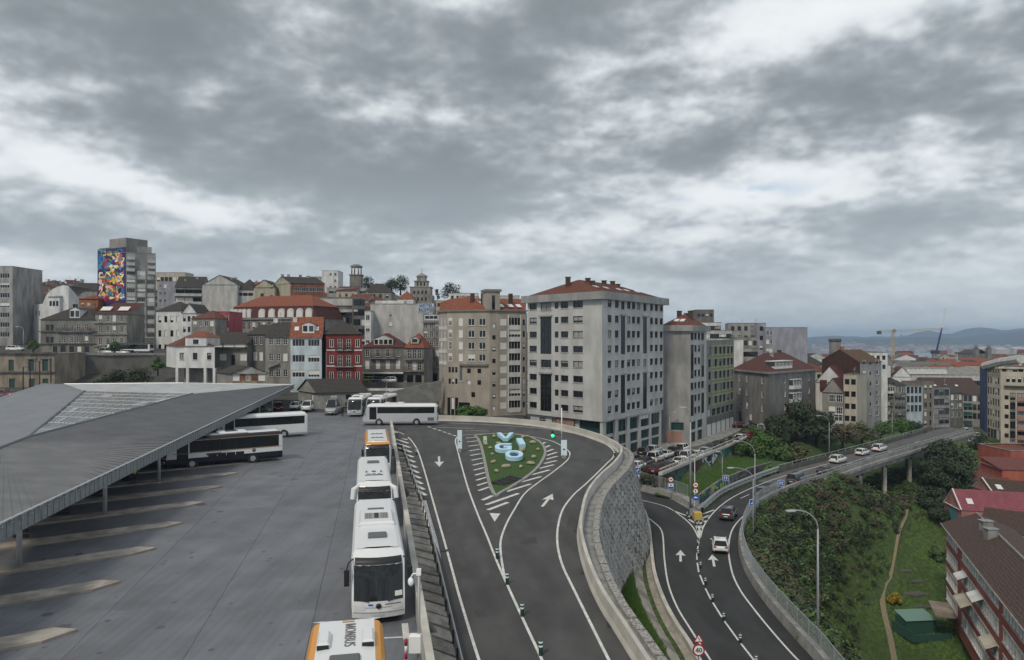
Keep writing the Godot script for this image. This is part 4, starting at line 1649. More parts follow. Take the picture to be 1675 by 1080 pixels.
# ---------------------------------------------------------------- the lower road and the viaduct
func build_lower_road() -> void:
	var left := L_list([1160,1110,1133.4,1059,1116.7,1035,1092.8,992,1076,944.6,1070,901,1066.5,870,1057,838,1040,816,1005,800])
	var gore := L_list([985,783,1015,792,1049,803.5,1067,808,1107,820.5,1131,836,1141,849])
	var lrail := L_list([1141,849,1155,836,1180,814,1204,802,1228,792,1273,774.5,1323,761,1419,735.5,1505,711,1530,704,1556,699])
	var right := []
	for p in low_right:
		if -p.z > 52.0:
			right.append(p)
	right.reverse()
	var poly := []
	poly.append_array(smooth_path(left,1.5))
	poly.append_array(smooth_path(gore,1.5))
	poly.append_array(smooth_path(lrail,1.5))
	var st := S()
	var outline := flat(poly + right)
	prism(st,outline,LOW - 0.25,LOW)
	var road := struct("lower_road",st,M.asphalt_dark)
	var old := []
	for p in smooth_path(lrail,1.5):
		if -p.z > 121.0:
			old.append(p)
	for p in right:
		if -p.z > 117.0:
			old.append(p)
	var os := S()
	prism(os,flat(old),LOW,LOW + 0.005,true,false)
	struct("viaduct_road",os,M.asphalt_pale)
	line("edge_line",L_list([1190,1125,1160.8,1078,1128.6,1028,1107,992,1092.8,954,1086.8,913.6,1083,870.6,1069,854,1052,843,1038,836]),0.17,road)
	line("edge_line",L_list([1340,1110,1305,1079.5,1267,1037.7,1233.7,997,1209.8,963.7,1196.7,932.7,1192,894.5,1200,863,1224,837,1240,824,1262,811.5,1290,799,1330,785.5]),0.17,road)
	line("edge_line",L_list([1030,813,1047.8,817.8,1089,829,1115.6,845.6,1133,862,1142.6,880]),0.17,road)
	line("edge_line",L_list([1145.5,880,1153,857.8,1173,833,1200,813,1235.6,796,1273,782,1323,767.5,1380,752]),0.17,road)
	for q in [[1143.3,886,1141,899],[1140.3,905,1140,916],[1140.7,921,1143,936],[1145,941,1151.5,957],[1154,963,1163,981],[1166,986,1181,1010],[1184,1015,1208,1048],[1212,1053,1234,1081],[1238,1086,1262,1114]]:
		line("lane_line",L_list(q),0.16,road)
	for q in [[1211.5,815.5,1226,809],[1260,796,1272,791.5],[1309,780,1318,777.5],[1386,759.5,1395,757],[1418,750,1427,747.7],[1452,740.5,1460,738],[1497,724.5,1504,722]]:
		line("lane_line",L_list(q),0.14,road)
	patch("nose_marking",L_list([1137.5,860.5,1150.5,860.5,1147.5,868,1144.2,884]),road)
	for q in [[1101,835.5,1122,843.5],[1124,844,1130,846.2],[1127,850,1137,856],[1138,855,1143.5,857.5],[1143.5,857.5,1150,854.5],[1150,854.5,1156,852],[1149,848,1160,843.5],[1150,841,1168,834.5]]:
		line("hatch_marking",L_list(q),0.3,road)
	for q in [[1113.3,919,1113.3,900],[1168.5,927,1165,907.5]]:
		arrow(Lo(q[0],q[1]),Lo(q[2],q[3]),road,1.0)
	var rc := Lo(1485,726)
	var rg := S()
	var fw := Vector3(0.62,0,-0.78).normalized()
	var rt := Vector3(0.78,0,0.62)
	var ring := []
	for k in 25:
		ring.append(rc + fw*sin(TAU*k / 24)*3.2 + rt*cos(TAU*k / 24)*0.85)
	ribbon(rg,ring,0.24,0.014)
	part("ring_marking",rg,M.black,road)
	var kp := smooth_path(L_list([1170,1125,1133.4,1059,1116.7,1035,1092.8,992,1076,944.6,1070,901,1066.5,870,1060,846,1048,824]),1.0)
	left_kerb = kp
	var kw := S()
	sweep(kw,shifted(kp,0.35),[Vector2(-0.24,0.0),Vector2(-0.2,0.55),Vector2(0.14,0.55),Vector2(0.16,-0.3)])
	tag(part("kerb_wall",kw,M.concrete),"low pale kerb wall between the lower road and the drain","wall")
	var ch := S()
	sweep(ch,shifted(kp,0.51),[Vector2(0,0.1),Vector2(0.75,-0.22),Vector2(0.82,-0.24),Vector2(2.0,0.55)])
	var chan := struct("drain_channel",ch,M.slab)
	var jp := even_path(shifted(kp,0.52),1.6)
	var jn := sides_of(jp)
	for i in range(0,jp.size() - 1):
		var js := S()
		var a: Vector3 = jp[i] + jn[i]*0.80 + Vector3(0,-0.2,0)
		var b: Vector3 = jp[i] + jn[i]*1.98 + Vector3(0,0.58,0)
		var t: Vector3 = (jp[i + 1] - jp[i])
		quad(js,a,b,b + t*0.97,a + t*0.97)
		part("slab",js,M.slab if i % 3 else M.slab2,chan)
	var gs := S(true)
	var last := []
	for i in 56:
		var d := 34.0 + i
		var xa := x_at(kerb_path,d) + 2.6
		var xb := x_at(kp,d) - 2.5
		if xb - xa < 0.9:
			break
		var row := []
		for k in 5:
			var u := k / 4.0
			row.append(Vector3(lerpf(xb,xa,u),LOW + 0.52 + 0.24*(xb - xa)*u*(0.6 + 0.4*u),-d))
		if last.size() > 0:
			for k in 4:
				quad(gs,last[k + 1],last[k],row[k],row[k + 1])
		last = row
	struct("grass_verge",gs,M.grass)
	var gb := S()
	var gpth := smooth_path(L_list([960,777,985,783,1015,792,1049,803.5,1067,808,1107,820.5,1128,833.5,1136,841]),1.0)
	sweep(gb,gpth,[Vector2(-0.05,-0.1),Vector2(0.05,0.25),Vector2(0.18,0.85),Vector2(1.3,0.9),Vector2(1.35,-0.2)])
	tag(part("gore_barrier",gb,M.concrete_grey),"grey concrete barrier left of the yellow crash cushion","barrier")
	mesh_fence("wire_fence","wire mesh fence along the grey barrier left of the fork",even_path(shifted(gpth.slice(2,gpth.size() - 6),1.25),2.4),0.88,1.7)
	var pv := S()
	prism(pv,flat(L_list([1100,818,1131,836,1141,846,1152,832,1175,808,1160,800])),LOW,LOW + 0.12)
	struct("gore_paving",pv,M.concrete_grey)
	var cu := thing("crash_cushion","yellow crash cushion at the point where the road forks","crash cushion",Lo(1141,849.5))
	var c1 := S()
	chamfer(c1,1.05,1.0,0.9,0.08)
	part("body",c1,M.sign_yellow,cu)
	for i in 3:
		var c2 := S()
		box(c2,Vector3(0,0.45,-0.9 - i*0.75),Vector3(0.9,0.85,0.1))
		part("rib",c2,M.galvanised,cu)
	var rp := even_path(L_list([1143,846,1155,834,1180,812.5,1204,800.5,1228,790.5,1252,781,1275,773]),2.0)
	var gr := thing("guardrail","silver double beam guardrail left of the lower road","guardrail",rp[0])
	var gl := []
	for p in rp:
		gl.append(p - rp[0])
	var b1 := S()
	sweep(b1,gl,[Vector2(0.0,0.35),Vector2(0.06,0.40),Vector2(0.0,0.5),Vector2(0.06,0.6),Vector2(0,0.66)])
	part("beam",b1,M.metal,gr)
	var b2 := S()
	sweep(b2,gl,[Vector2(0.0,0.8),Vector2(0.06,0.86),Vector2(0.0,0.96),Vector2(0.06,1.06),Vector2(0.1,1.10),Vector2(0.3,1.10)])
	part("beam",b2,M.metal,gr)
	for p in gl:
		var ps := S()
		box(ps,p + Vector3(-0.18,0.5,-0.1),Vector3(0.12,1.0,0.12))
		part("post",ps,M.galvanised,gr)
	var vl := smooth_path(L_list([1274,773.5,1323,760.5,1419,735,1490,715,1510,709,1517,704.5]),1.5)
	var v1 := S()
	sweep(v1,vl,[Vector2(0,-0.9),Vector2(0.0,0.05),Vector2(0.1,0.8),Vector2(0.35,0.8),Vector2(0.4,-1.2)])
	var lb := thing("bridge_barrier","dark grey concrete barrier with pipe rail on the left of the viaduct","barrier",Vector3.ZERO)
	part("wall",v1,M.concrete_dark,lb)
	pipe_rail(lb,shifted(vl,0.22),0.8,1.3)
	var near := []
	var far := []
	for p in low_right:
		if -p.z < 120.5:
			near.append(p)
		if -p.z > 119.0:
			far.append(p)
	var nb := S()
	sweep(nb,near,[Vector2(0,-0.2),Vector2(-0.06,0.2),Vector2(-0.16,0.8),Vector2(-0.62,0.8),Vector2(-0.66,-1.8)])
	tag(part("concrete_barrier",nb,M.concrete_grey),"grey concrete barrier under the mesh fence on the bend of the lower road","barrier")
	var fpth := []
	for p in near:
		if -p.z < 112.0:
			fpth.append(p)
	mesh_fence("mesh_fence","tall steel mesh fence on the barrier above the bushy bank",even_path(shifted(fpth,-0.5),2.2),0.8,1.35)
	var fb := S()
	sweep(fb,far,[Vector2(0,0.0),Vector2(-0.1,0.8),Vector2(-0.4,0.8),Vector2(-0.42,0.05),Vector2(-0.9,0.0),Vector2(-0.95,-0.55),Vector2(-0.5,-0.6),Vector2(-0.5,-1.5),Vector2(0.0,-1.5)])
	var rb := thing("viaduct","concrete viaduct deck on piers carrying the lower road over the valley","bridge",Vector3.ZERO)
	part("edge_beam",fb,M.concrete_grey,rb)
	pipe_rail(rb,shifted(far,-0.25),0.8,1.25)
	var under := S()
	prism(under,flat(old),LOW - 1.5,LOW - 0.26,true,true)
	part("deck",under,M.concrete_dark,rb)
	for q in [131.0,139.0,148.0,158.0,168.0,177.0]:
		var x := x_at(low_right,q)
		var a := Vector3(x + 0.0,LOW - 1.5,-q)
		var dirv := Vector3(-0.80,0,-0.60)
		for k in [0.6,5.5,10.4]:
			var ps := S()
			var b: Vector3 = a + dirv*k
			box(ps,b + Vector3(0,-4.5,0),Vector3(0.7,9.0,0.7))
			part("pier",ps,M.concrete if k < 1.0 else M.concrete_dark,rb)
		var cb := S()
		tube(cb,[a + Vector3(0,-0.3,0),a + dirv*11.0 + Vector3(0,-0.3,0)],0.5,4)
		part("cross_beam",cb,M.concrete_dark,rb)
func pipe_rail(parent: Node,path: Array,y0: float,y1: float) -> void:
	var st := S()
	tube(st,shifted(path,0.0,y1),0.05,5)
	part("rail",st,M.galvanised,parent)
	var ps := S()
	var run := 0.0
	for i in range(1,path.size()):
		run += (path[i] as Vector3).distance_to(path[i - 1])
		if run > 2.2:
			run = 0.0
			box(ps,path[i] + Vector3(0,(y0 + y1) / 2,0),Vector3(0.07,y1 - y0,0.07))
	stuff(part("rail_posts",ps,M.galvanised,parent))
func mesh_fence(called: String,label: String,path: Array,y0: float,h: float) -> void:
	var org: Vector3 = path[0]
	var o := thing(called,label,"fence",org)
	var lp := []
	for p in path:
		lp.append(p - org)
	for p in lp:
		var st := S()
		cyl(st,p + Vector3(0,y0,0),p + Vector3(0,y0 + h,0),0.035,0.035,6)
		part("post",st,M.galvanised,o)
	var rl := S()
	tube(rl,shifted(lp,0.0,y0 + h),0.03,5)
	tube(rl,shifted(lp,0.0,y0 + 0.06),0.02,4)
	part("rail",rl,M.galvanised,o)
	var w := S()
	for i in lp.size() - 1:
		var a: Vector3 = lp[i]
		var b: Vector3 = lp[i + 1]
		var n := int(a.distance_to(b) / 0.11)
		for k in n:
			var p := a.lerp(b,(k + 0.5) / n)
			box(w,p + Vector3(0,y0 + h / 2,0),Vector3(0.012,h,0.012))
		for k in range(1,9):
			var y := y0 + h*k / 9.0
			tube(w,[a + Vector3(0,y,0),b + Vector3(0,y,0)],0.007,3,false)
	stuff(part("wire",w,M.galvanised,o))
func spray(seed_: int,w: int,h: int,ground: Color,tones: Array,n: int) -> ImageTexture:
	var r := RandomNumberGenerator.new()
	r.seed = seed_
	var im := Image.create_empty(w,h,false,Image.FORMAT_RGB8)
	var noise := FastNoiseLite.new()
	noise.seed = seed_
	noise.frequency = 0.02
	for y in h:
		for x in w:
			var k := 1.0 + 0.25*noise.get_noise_2d(x,y*0.6)
			im.set_pixel(x,y,Color(ground.r*k,ground.g*k,ground.b*k))
	for i in n:
		var c: Color = tones[r.randi_range(0,tones.size() - 1)]
		var x0 := r.randf_range(0,w)
		var y0 := r.randf_range(h*0.25,h*0.9)
		var bw := r.randf_range(h*0.25,h*0.9)
		for s in r.randi_range(3,7):
			var ax := x0 + r.randf_range(-bw,bw)*0.6
			var ay := y0 + r.randf_range(-0.3,0.2)*h
			var bx := ax + r.randf_range(-bw,bw)*0.5
			var by := ay + r.randf_range(-0.35,0.35)*h
			var rad := r.randf_range(h*0.035,h*0.10)
			for k in 24:
				var u := k / 23.0
				var px := lerpf(ax,bx,u) + sin(u*PI)*bw*0.12
				var py := lerpf(ay,by,u)
				im.fill_rect(Rect2i(int(px - rad),int(py - rad),int(rad*2),int(rad*2)),c)
	return ImageTexture.create_from_image(im)
func print_mat(key: String,t: Texture2D) -> StandardMaterial3D:
	var m := StandardMaterial3D.new()
	m.resource_name = key
	m.albedo_texture = t
	m.roughness = 0.85
	M[key] = m
	return m
# ---------------------------------------------------------------- the street with parked cars
func build_street() -> void:
	var a := Vector2(24.4,-114.8)
	var b := Vector2(61.2,-171.8)
	var dirv := (b - a).normalized()
	var st := S()
	prism(st,PackedVector2Array([a - dirv*1.2,a + dirv*92.0,Vector2(20,-240),Vector2(8,-150),Vector2(10,-122)]),LOW - 0.5,STREET)
	struct("street",st,M.asphalt_pale)
	var c0 := G(1030,748,STREET)
	var c1 := G(1085,730.5,STREET)
	var c2 := G(1130,728,STREET)
	var c3 := G(1160,717.5,STREET)
	var c4 := G(1198,701.5,STREET)
	var pv := S()
	prism(pv,flat([c0 + Vector3(1.5,0,1.0),c1 + Vector3(2.2,0,0.8),c2 + Vector3(0.5,0,2.6),c3 + Vector3(2.6,0,1.2),c4 + Vector3(2.4,0,1),c4 + Vector3(-9,0,-6),c1 + Vector3(-8,0,-8),c0 + Vector3(-8,0,-4)]),STREET,STREET + 0.14)
	struct("pavement",pv,M.concrete_grey)
	var W := thing("graffiti_wall","weathered retaining wall with graffiti below the parked cars","wall",Vector3(a.x,LOW,a.y))
	var L := a.distance_to(b) + 16.0
	var bas := Basis(Vector3(dirv.x,0,dirv.y),Vector3.UP,Vector3(-dirv.y,0,dirv.x))
	var g := S()
	box(g,Vector3(L / 2 - 2,1.1,-0.2),Vector3(L,3.3,0.4),Transform3D(bas,Vector3.ZERO))
	part("wall",g,M.stone_wall,W)
	var cp := S()
	box(cp,Vector3(L / 2 - 2,2.98,-0.05),Vector3(L,0.46,0.62),Transform3D(bas,Vector3.ZERO))
	part("coping",cp,M.concrete,W)
	var rl := S()
	var n := int(L / 1.6)
	for i in n:
		box(rl,Vector3(-2 + (i + 0.5)*L / n,3.45,-0.1),Vector3(0.1,0.5,0.1),Transform3D(bas,Vector3.ZERO))
	box(rl,Vector3(L / 2 - 2,3.7,-0.1),Vector3(L,0.14,0.16),Transform3D(bas,Vector3.ZERO))
	part("railing",rl,M.concrete,W)
	var teal := Color(0.16,0.42,0.40)
	var sets := [
		[2.0,7.0,Color(0.28,0.34,0.32),[teal,Color(0.35,0.5,0.48),Color(0.2,0.2,0.2)],7],
		[13.5,3.0,Color(0.22,0.22,0.22),[Color(0.5,0.12,0.18),Color(0.35,0.08,0.12)],6],
		[18.5,5.0,Color(0.15,0.2,0.2),[Color(0.8,0.8,0.82),Color(0.1,0.1,0.1),Color(0.75,0.75,0.78)],9],
		[24.0,6.0,Color(0.2,0.28,0.3),[Color(0.82,0.84,0.85),Color(0.12,0.14,0.2),Color(0.8,0.82,0.85)],12],
		[30.5,6.5,Color(0.15,0.34,0.33),[teal,Color(0.2,0.5,0.45),Color(0.3,0.55,0.55)],9],
		[43.0,6.0,Color(0.26,0.28,0.26),[teal,Color(0.25,0.45,0.4)],5],
		[52.0,9.0,Color(0.26,0.27,0.25),[teal,Color(0.3,0.5,0.5)],5],
	]
	for i in sets.size():
		var q: Array = sets[i]
		var gm := print_mat("spray%d" % i,spray(40 + i,192,96,q[2],q[3],q[4]))
		var gs := S()
		var t := Transform3D(bas,Vector3.ZERO)
		quad_uv(gs,t*Vector3(q[0],0.1,0.012),t*Vector3(q[0] + q[1],0.1,0.012),t*Vector3(q[0] + q[1],2.5,0.012),t*Vector3(q[0],2.5,0.012))
		part("graffiti",gs,gm,W)
	var lw := L_list([1144.4,825.5,1162,816,1178,808,1195.6,798,1228,783,1262,769.5])
	var hs := [1.4,1.8,2.1,2.0,1.9,1.5]
	var V := thing("painted_wall","low crumbling wall painted blue and yellow green beside the guardrail","wall",lw[0])
	for i in lw.size() - 1:
		var p: Vector3 = lw[i] - lw[0]
		var q: Vector3 = lw[i + 1] - lw[0]
		var x := (q - p).normalized()
		var z := x.cross(Vector3.UP)
		var ws := S()
		var r := [p - z*0.3,q - z*0.3,q,p]
		for k in 4:
			var k2 := (k + 1) % 4
			var ha: float = hs[i] if k == 0 or k == 3 else hs[i + 1]
			var hb: float = hs[i] if k2 == 0 or k2 == 3 else hs[i + 1]
			quad(ws,r[k2] + Vector3(0,-0.3,0),r[k] + Vector3(0,-0.3,0),r[k] + Vector3(0,ha,0),r[k2] + Vector3(0,hb,0))
		quad(ws,r[3] + Vector3(0,hs[i],0),r[2] + Vector3(0,hs[i + 1],0),r[1] + Vector3(0,hs[i + 1],0),r[0] + Vector3(0,hs[i],0))
		part("wall",ws,M.stone_wall,V)
		var gm: StandardMaterial3D
		if i < 3:
			gm = print_mat("spray_low%d" % i,spray(60 + i,160,80,Color(0.22,0.34,0.38),[Color(0.62,0.72,0.1),Color(0.35,0.55,0.6),Color(0.7,0.6,0.55),Color(0.2,0.45,0.3)],6))
		else:
			gm = print_mat("spray_low%d" % i,spray(60 + i,160,80,Color(0.30,0.30,0.29),[Color(0.42,0.42,0.42),Color(0.22,0.22,0.22),Color(0.4,0.66,0.18)],4))
		var gs := S()
		var o := z*0.012
		quad_uv(gs,p + o,q + o,q + o + Vector3(0,hs[i + 1] - 0.1,0),p + o + Vector3(0,hs[i] - 0.1,0))
		part("graffiti",gs,gm,V)
	var lg := S(true)
	var e0 := L_list([1094,812,1118,821,1142,824,1162,815,1178,806,1196,796,1228,781,1262,768,1300,758])
	for i in e0.size() - 1:
		for k in 5:
			var c := []
			for q in [[i,k],[i + 1,k],[i + 1,k + 1],[i,k + 1]]:
				var p: Vector3 = e0[q[0]]
				var s := clampf((p.x - a.x)*dirv.x + (p.z - a.y)*dirv.y,-5,70)
				var w := Vector3(a.x + dirv.x*s,LOW + 0.35,a.y + dirv.y*s)
				c.append((p + Vector3(0,0.06,0)).lerp(w,q[1] / 5.0))
			quad(lg,c[0],c[1],c[2],c[3])
	struct("lawn",lg,M.lawn)
# ---------------------------------------------------------------- the buildings round the road
func V(px: float,d: float) -> Vector2:
	return Vector2(px,d)
func ush(A: Vector2,B: Vector2,px: float) -> float:
	var t := (px - CX) / F
	var xa := (A.x - CX) / F*A.y
	var xb := (B.x - CX) / F*B.y
	return (t*A.y - xa) / ((xb - xa) - t*(B.y - A.y))
func ushs(A: Vector2,B: Vector2,list: Array) -> Array:
	var out := []
	for p in list:
		out.append(ush(A,B,p))
	return out
func merge(B: Node3D,other: Node3D) -> void:
	for c in other.get_children():
		var t: Transform3D = c.transform
		other.remove_child(c)
		t.origin += other.position - B.position
		c.transform = t
		c.name = c.name
		B.add_child(c,true)
	remove_child(other)
	other.free()
func house(called: String,label: String,pxl: float,dl: float,pxr: float,dr: float,base: float,top: float,wall: String,o := {}) -> Node3D:
	var q := {"fac": [V(pxl,dl),V(pxr,dr)],"base": base,"top": top,"wall": wall,"deep": o.get("deep",10.0)}
	for k in o:
		q[k] = o[k]
	if not o.has("wins") and not o.get("bare",false):
		var a := Vector2((pxl - CX)*dl / F,-dl)
		var b := Vector2((pxr - CX)*dr / F,-dr)
		var L := a.distance_to(b)
		var n: int = o.get("n",maxi(1,int(L / o.get("cs",2.6))))
		var fh: float = o.get("fh",3.1)
		var w: float = o.get("w",1.1)
		var h: float = o.get("h",1.5)
		var lv := []
		var y: float = top - o.get("first",2.5)
		while y > o.get("vis",base + 0.5):
			lv.append(y)
			y -= fh
		q.wins = [[0,cols(n,o.get("u0",0.03),o.get("u1",0.97)),lv,w,h,o.get("kind","white")]]
	return building(called,label,q)
func build_near_buildings() -> void:
	var A := V(863,139)
	var C := V(985,125)
	var D := V(1085,147)
	var rw := []
	for k in 8:
		rw.append(19.73 - 2.683*k - 0.58)
	var r15 := [rw[0],rw[4]]
	var wins := [
		[0,ushs(A,C,[872]),rw,2.0,1.16,"dark"],[0,ushs(A,C,[893]),[rw[0] - 0.2,rw[4] - 0.2],2.8,1.45,"dark"],
		[0,ushs(A,C,[893]),[rw[3] - 0.35,rw[7] - 0.35],2.9,7.0,"bay"],
		[0,ushs(A,C,[910.5]),rw,0.95,1.16,"plain"],[0,ushs(A,C,[923.3]),rw,1.9,1.16,"dark"],[0,ushs(A,C,[945.3]),rw,2.4,1.18,"dark"],
		[1,ushs(C,D,[997.3,1009,1028.7,1036.5,1044.5,1066,1073.8,1082]),rw,1.5,1.3,"tall"],
		[1,ushs(C,D,[1019,1055]),[rw[0] - 0.2,rw[4] - 0.2],1.4,1.45,"tall"],
		[1,ushs(C,D,[1019,1055]),[rw[3] - 0.35,rw[7] - 0.35],1.7,7.0,"bay"],
	]
	var B := building("apartment_block","tall pale grey apartment block with dark window bays and red hipped roof",{"fac": [A,C,D],"base": -0.84,"top": 20.45,"wall": "main_wall","wins": wins,"near": true})
	band(B,"fascia",2,21.29,1.35,0.9,"grey_wall")
	var lp: Array = B.get_meta("pts")
	roof_on(B,lp,21.29 + 1.35,{"roof": "hip","rm": "terracotta","rh": 3.0,"over": 0.2,"inset": 0.32,"ridge": 1,"em": "grey_wall","stacks": [[0.12,0.55,"brown_roof"],[0.3,0.45,"brown_roof"],[0.36,0.6,"brown_roof"],[0.55,0.45,"brown_roof"],[0.75,0.5,"brown_roof"],[0.9,0.55,"brown_roof"],[0.2,0.3,"brown_roof"]],"skylights": [0.15,0.3,0.5,0.62,0.8]})
	var bot := S()
	prism(bot,PackedVector2Array(lp),0.0,0.001,true,false)
	part("soffit",bot,M.grey_wall,B)
	for q in [[0,893,2.9],[1,1019,1.7],[1,1055,1.7]]:
		for yy in [rw[3] - 0.35 + 7.0,rw[7] - 0.35 + 7.0]:
			var u: float = ush(A,C,q[1]) if q[0] == 0 else ush(C,D,q[1])
			var L: float = face_of(B,q[0])[3]
			block_on(B,"bay_hood",q[0],u - (q[2]*0.5 + 0.25) / L,u + (q[2]*0.5 + 0.25) / L,yy + 0.84,yy + 1.1,0.35,"grey_wall")
	var A2 := V(868,139)
	var C2 := V(985.5,126.6)
	var D2 := V(1082,146.3)
	var pod := building("podium","podium",{"fac": [A2,C2,D2],"base": STREET,"top": -0.84,"wall": "main_wall","near": true,"wins": [
		[1,cols(5,0.04,0.98),[-3.4],3.9,2.2,"shop"],[1,cols(5,0.04,0.98),[-5.7],3.6,1.7,"shop"],[1,cols(5,0.04,0.98),[STREET + 0.05],3.4,1.9,"shop"],
		[0,[0.84],[-3.2],5.0,2.1,"shop"],[0,[0.18,0.36],[-2.9],1.6,1.6,"dark"]]})
	merge(B,pod)
	for i in 6:
		var t := on_face(B,1,0.6 + i*5.0,STREET + 0.84,-0.35)
		var cs := S()
		box(cs,Vector3(0,3.55,0),Vector3(0.55,7.1,0.5),t)
		part("column",cs,M.main_wall,B)
	block_on(B,"pink_panel",0,0.38,0.62,-2.6,-0.1,-0.55,"pink_panel",0.6)
	A = V(1083,150.2)
	C = V(1129.5,148.5)
	D = V(1155.8,158.0)
	var r7 := []
	for k in 7:
		r7.append(14.2 - 2.6*k - 0.7)
	B = building("apartment_block","narrow grey apartment block with blank side wall and red hipped roof",{"fac": [A,C,D],"base": STREET,"top": 15.2,"wall": "grey_wall","front": [1,"main_wall"],"near": true,"wins": [
		[1,ushs(C,D,[1137.8,1143.6]),r7,1.5,1.4,"tall"],[1,ushs(C,D,[1132.3,1149.5]),[r7[0] - 0.1,r7[4] - 0.1],1.9,1.5,"tall"],
		[1,ushs(C,D,[1132.3,1149.5]),[r7[3] - 0.3],1.9,7.0,"bay"],[1,ushs(C,D,[1132.3,1149.5]),[r7[6] - 0.3],1.9,4.4,"bay"],
		[1,ushs(C,D,[1133,1145]),[-5.3],3.4,1.7,"shop"],[1,ushs(C,D,[1133,1145]),[-7.9],3.2,2.1,"shop"],
		[0,ushs(A,C,[1108]),[-5.3],2.6,1.6,"shop"]]})
	band(B,"fascia",2,23.2,1.2,0.7,"grey_wall")
	roof_on(B,B.get_meta("pts"),24.4,{"roof": "hip","rm": "terracotta","rh": 2.5,"over": 0.3,"ridge": 0,"inset": 0.3,"em": "grey_wall","stacks": [[0.3,0.5,"brown_roof"],[0.5,0.6,"brown_roof"],[0.7,0.5,"brown_roof"]],"skylights": [0.4,0.6]})
	block_on(B,"pink_panel",0,0.1,0.72,0.1,2.5,0.02,"pink_panel",0.05)
	A = V(1155.8,158.3)
	C = V(1200.5,176.0)
	var r5 := []
	for k in 5:
		r5.append(11.0 - 2.8*k - 0.85)
	B = building("apartment_block","flat roofed apartment block with lime green bands between its windows",{"fac": [A,C],"deep": 13.0,"base": STREET,"top": 13.2,"wall": "green_wall","near": true,"roof": "flat","wins": [
		[0,ushs(A,C,[1161,1171.3,1178.7,1185,1191.5,1197.5]),r5,1.7,1.7,"tall"],[0,cols(6),[-3.7],2.9,1.6,"shop"],[0,cols(6),[-7.9],2.8,2.6,"blank"]]})
	for y in r5:
		block_on(B,"lime_band",0,0.18,1.0,y - STREET + 1.72,y - STREET + 1.98,0.05,"lime_band")
		block_on(B,"lime_band",0,0.18,1.0,y - STREET - 0.28,y - STREET - 0.02,0.05,"lime_band")
	band(B,"dark_band",1,2.7,1.5,0.02,"dark_wall")
	A = V(1200.5,192.0)
	C = V(1257.8,173.0)
	D = V(1334,193.0)
	var r3 := [2.6,-0.8,-4.2]
	B = building("stone_house","dark granite corner house with maroon roof and a white glazed gallery",{"fac": [A,C,D],"base": STREET,"top": 5.4,"wall": "stone_wall","near": true,"wins": [
		[0,ushs(A,C,[1210,1222,1247]),r3,1.2,1.6,"white"],[1,ushs(C,D,[1284,1307.5,1323.5]),r3,1.2,1.6,"white"],[0,[0.2,0.5],[-7.9],1.6,2.6,"plain"],[1,[0.05],[-7.9],2.2,3.0,"plain"]]})
	band(B,"cornice",2,13.2,0.5,0.5,"stone_pale")
	roof_on(B,B.get_meta("pts"),13.8,{"roof": "hip","rm": "maroon_roof","rh": 4.2,"over": 0.4,"ridge": 1,"em": "stone_pale","stacks": [[0.35,0.4,"concrete_grey"],[0.6,0.5,"brown_roof"]],"skylights": [0.2,0.3]})
	gallery(B,1,ush(C,D,1291),ush(C,D,1304),[2.2,5.6,9.0],2.5,1.1)
	gallery(B,1,ush(C,D,1272),ush(C,D,1300),[13.9],2.3,-0.6)
	A = V(718,163)
	var A1 := V(731,158)
	C = V(750,157)
	D = V(801,155)
	var E := V(815,155.5)
	var E2 := V(860,158)
	var fl := []
	for k in 4:
		fl.append(Yp(420 + (413 + 75.0*k) / 3.857,156) - 0.75)
	var fr := []
	for k in 8:
		fr.append(Yp(420 + (413 + 74.5*k) / 3.857,157) - 0.7)
	var sm := []
	for k in 8:
		sm.append(Yp(420 + (436 + 74.5*k) / 3.857,155) - 0.45)
	B = building("apartment_block","beige tiled apartment block with faceted corner bay and white glazed columns",{"fac": [A,A1,C,D,E,E2,V(862,172),V(722,176)],"base": -3.2,"top": 19.6,"wall": "beige_wall","near": true,"wins": [
		[2,ushs(C,D,[771,789]),fl,1.6,1.55,"white"],[2,ushs(C,D,[752.8]),fl,0.95,1.7,"blank"],
		[3,[0.5],sm,0.75,0.95,"plain"],[4,ushs(E,E2,[841.5]),fr,2.9,1.7,"bandw"],[4,ushs(E,E2,[823]),fr,1.5,1.5,"blank"],[4,ushs(E,E2,[857]),fr,0.5,1.3,"plain"],
		[2,ushs(C,D,[767,784]),[fl[3] - 2.6,fl[3] - 5.1],0.85,1.0,"plain"],[2,ushs(C,D,[774]),[fl[3] - 7.8],0.85,1.1,"plain"],[2,ushs(C,D,[753.8]),[fl[3] - 4.4],0.9,3.6,"white"],
		[1,cols(3,0.1,0.95),[fl[3] - 2.5,fl[3] - 5.0],0.55,1.2,"plain"],[1,cols(3,0.0,1.0),[-3.1],0.75,3.9,"plain"],[0,[0.5],[fl[3] - 2.5,fl[3] - 5.0],0.7,1.2,"plain"],
		[0,[0.35,0.75],fl,1.0,1.7,"gallery"],[1,[0.3],fl,0.9,1.7,"gallery"],[2,[0.12],[-3.1],2.6,2.9,"plain"]]})
	block_on(B,"oriel",2,0.06,0.96,fl[3] + 3.2 - 0.95,fl[3] + 3.2 - 0.55,0.5,"beige_dark")
	for k in 4:
		block_on(B,"spandrel",0,0.05,0.98,fl[k] + 3.2 - 0.85,fl[k] + 3.2 - 0.12,0.08,"white_wall")
	for k in 8:
		var u0 := ush(E,E2,832.5)
		var u1 := ush(E,E2,850.5)
		block_on(B,"spandrel",4,u0,u1,fr[k] + 3.2 - 0.95,fr[k] + 3.2 - 0.06,0.12,"white_wall")
	var un := ush(E,E2,832)
	block_on(B,"white_fin",4,un - 0.03,un,1.0,22.0,0.2,"white_wall")
	un = ush(E,E2,851)
	block_on(B,"white_fin",4,un,un + 0.03,1.0,22.0,0.2,"white_wall")
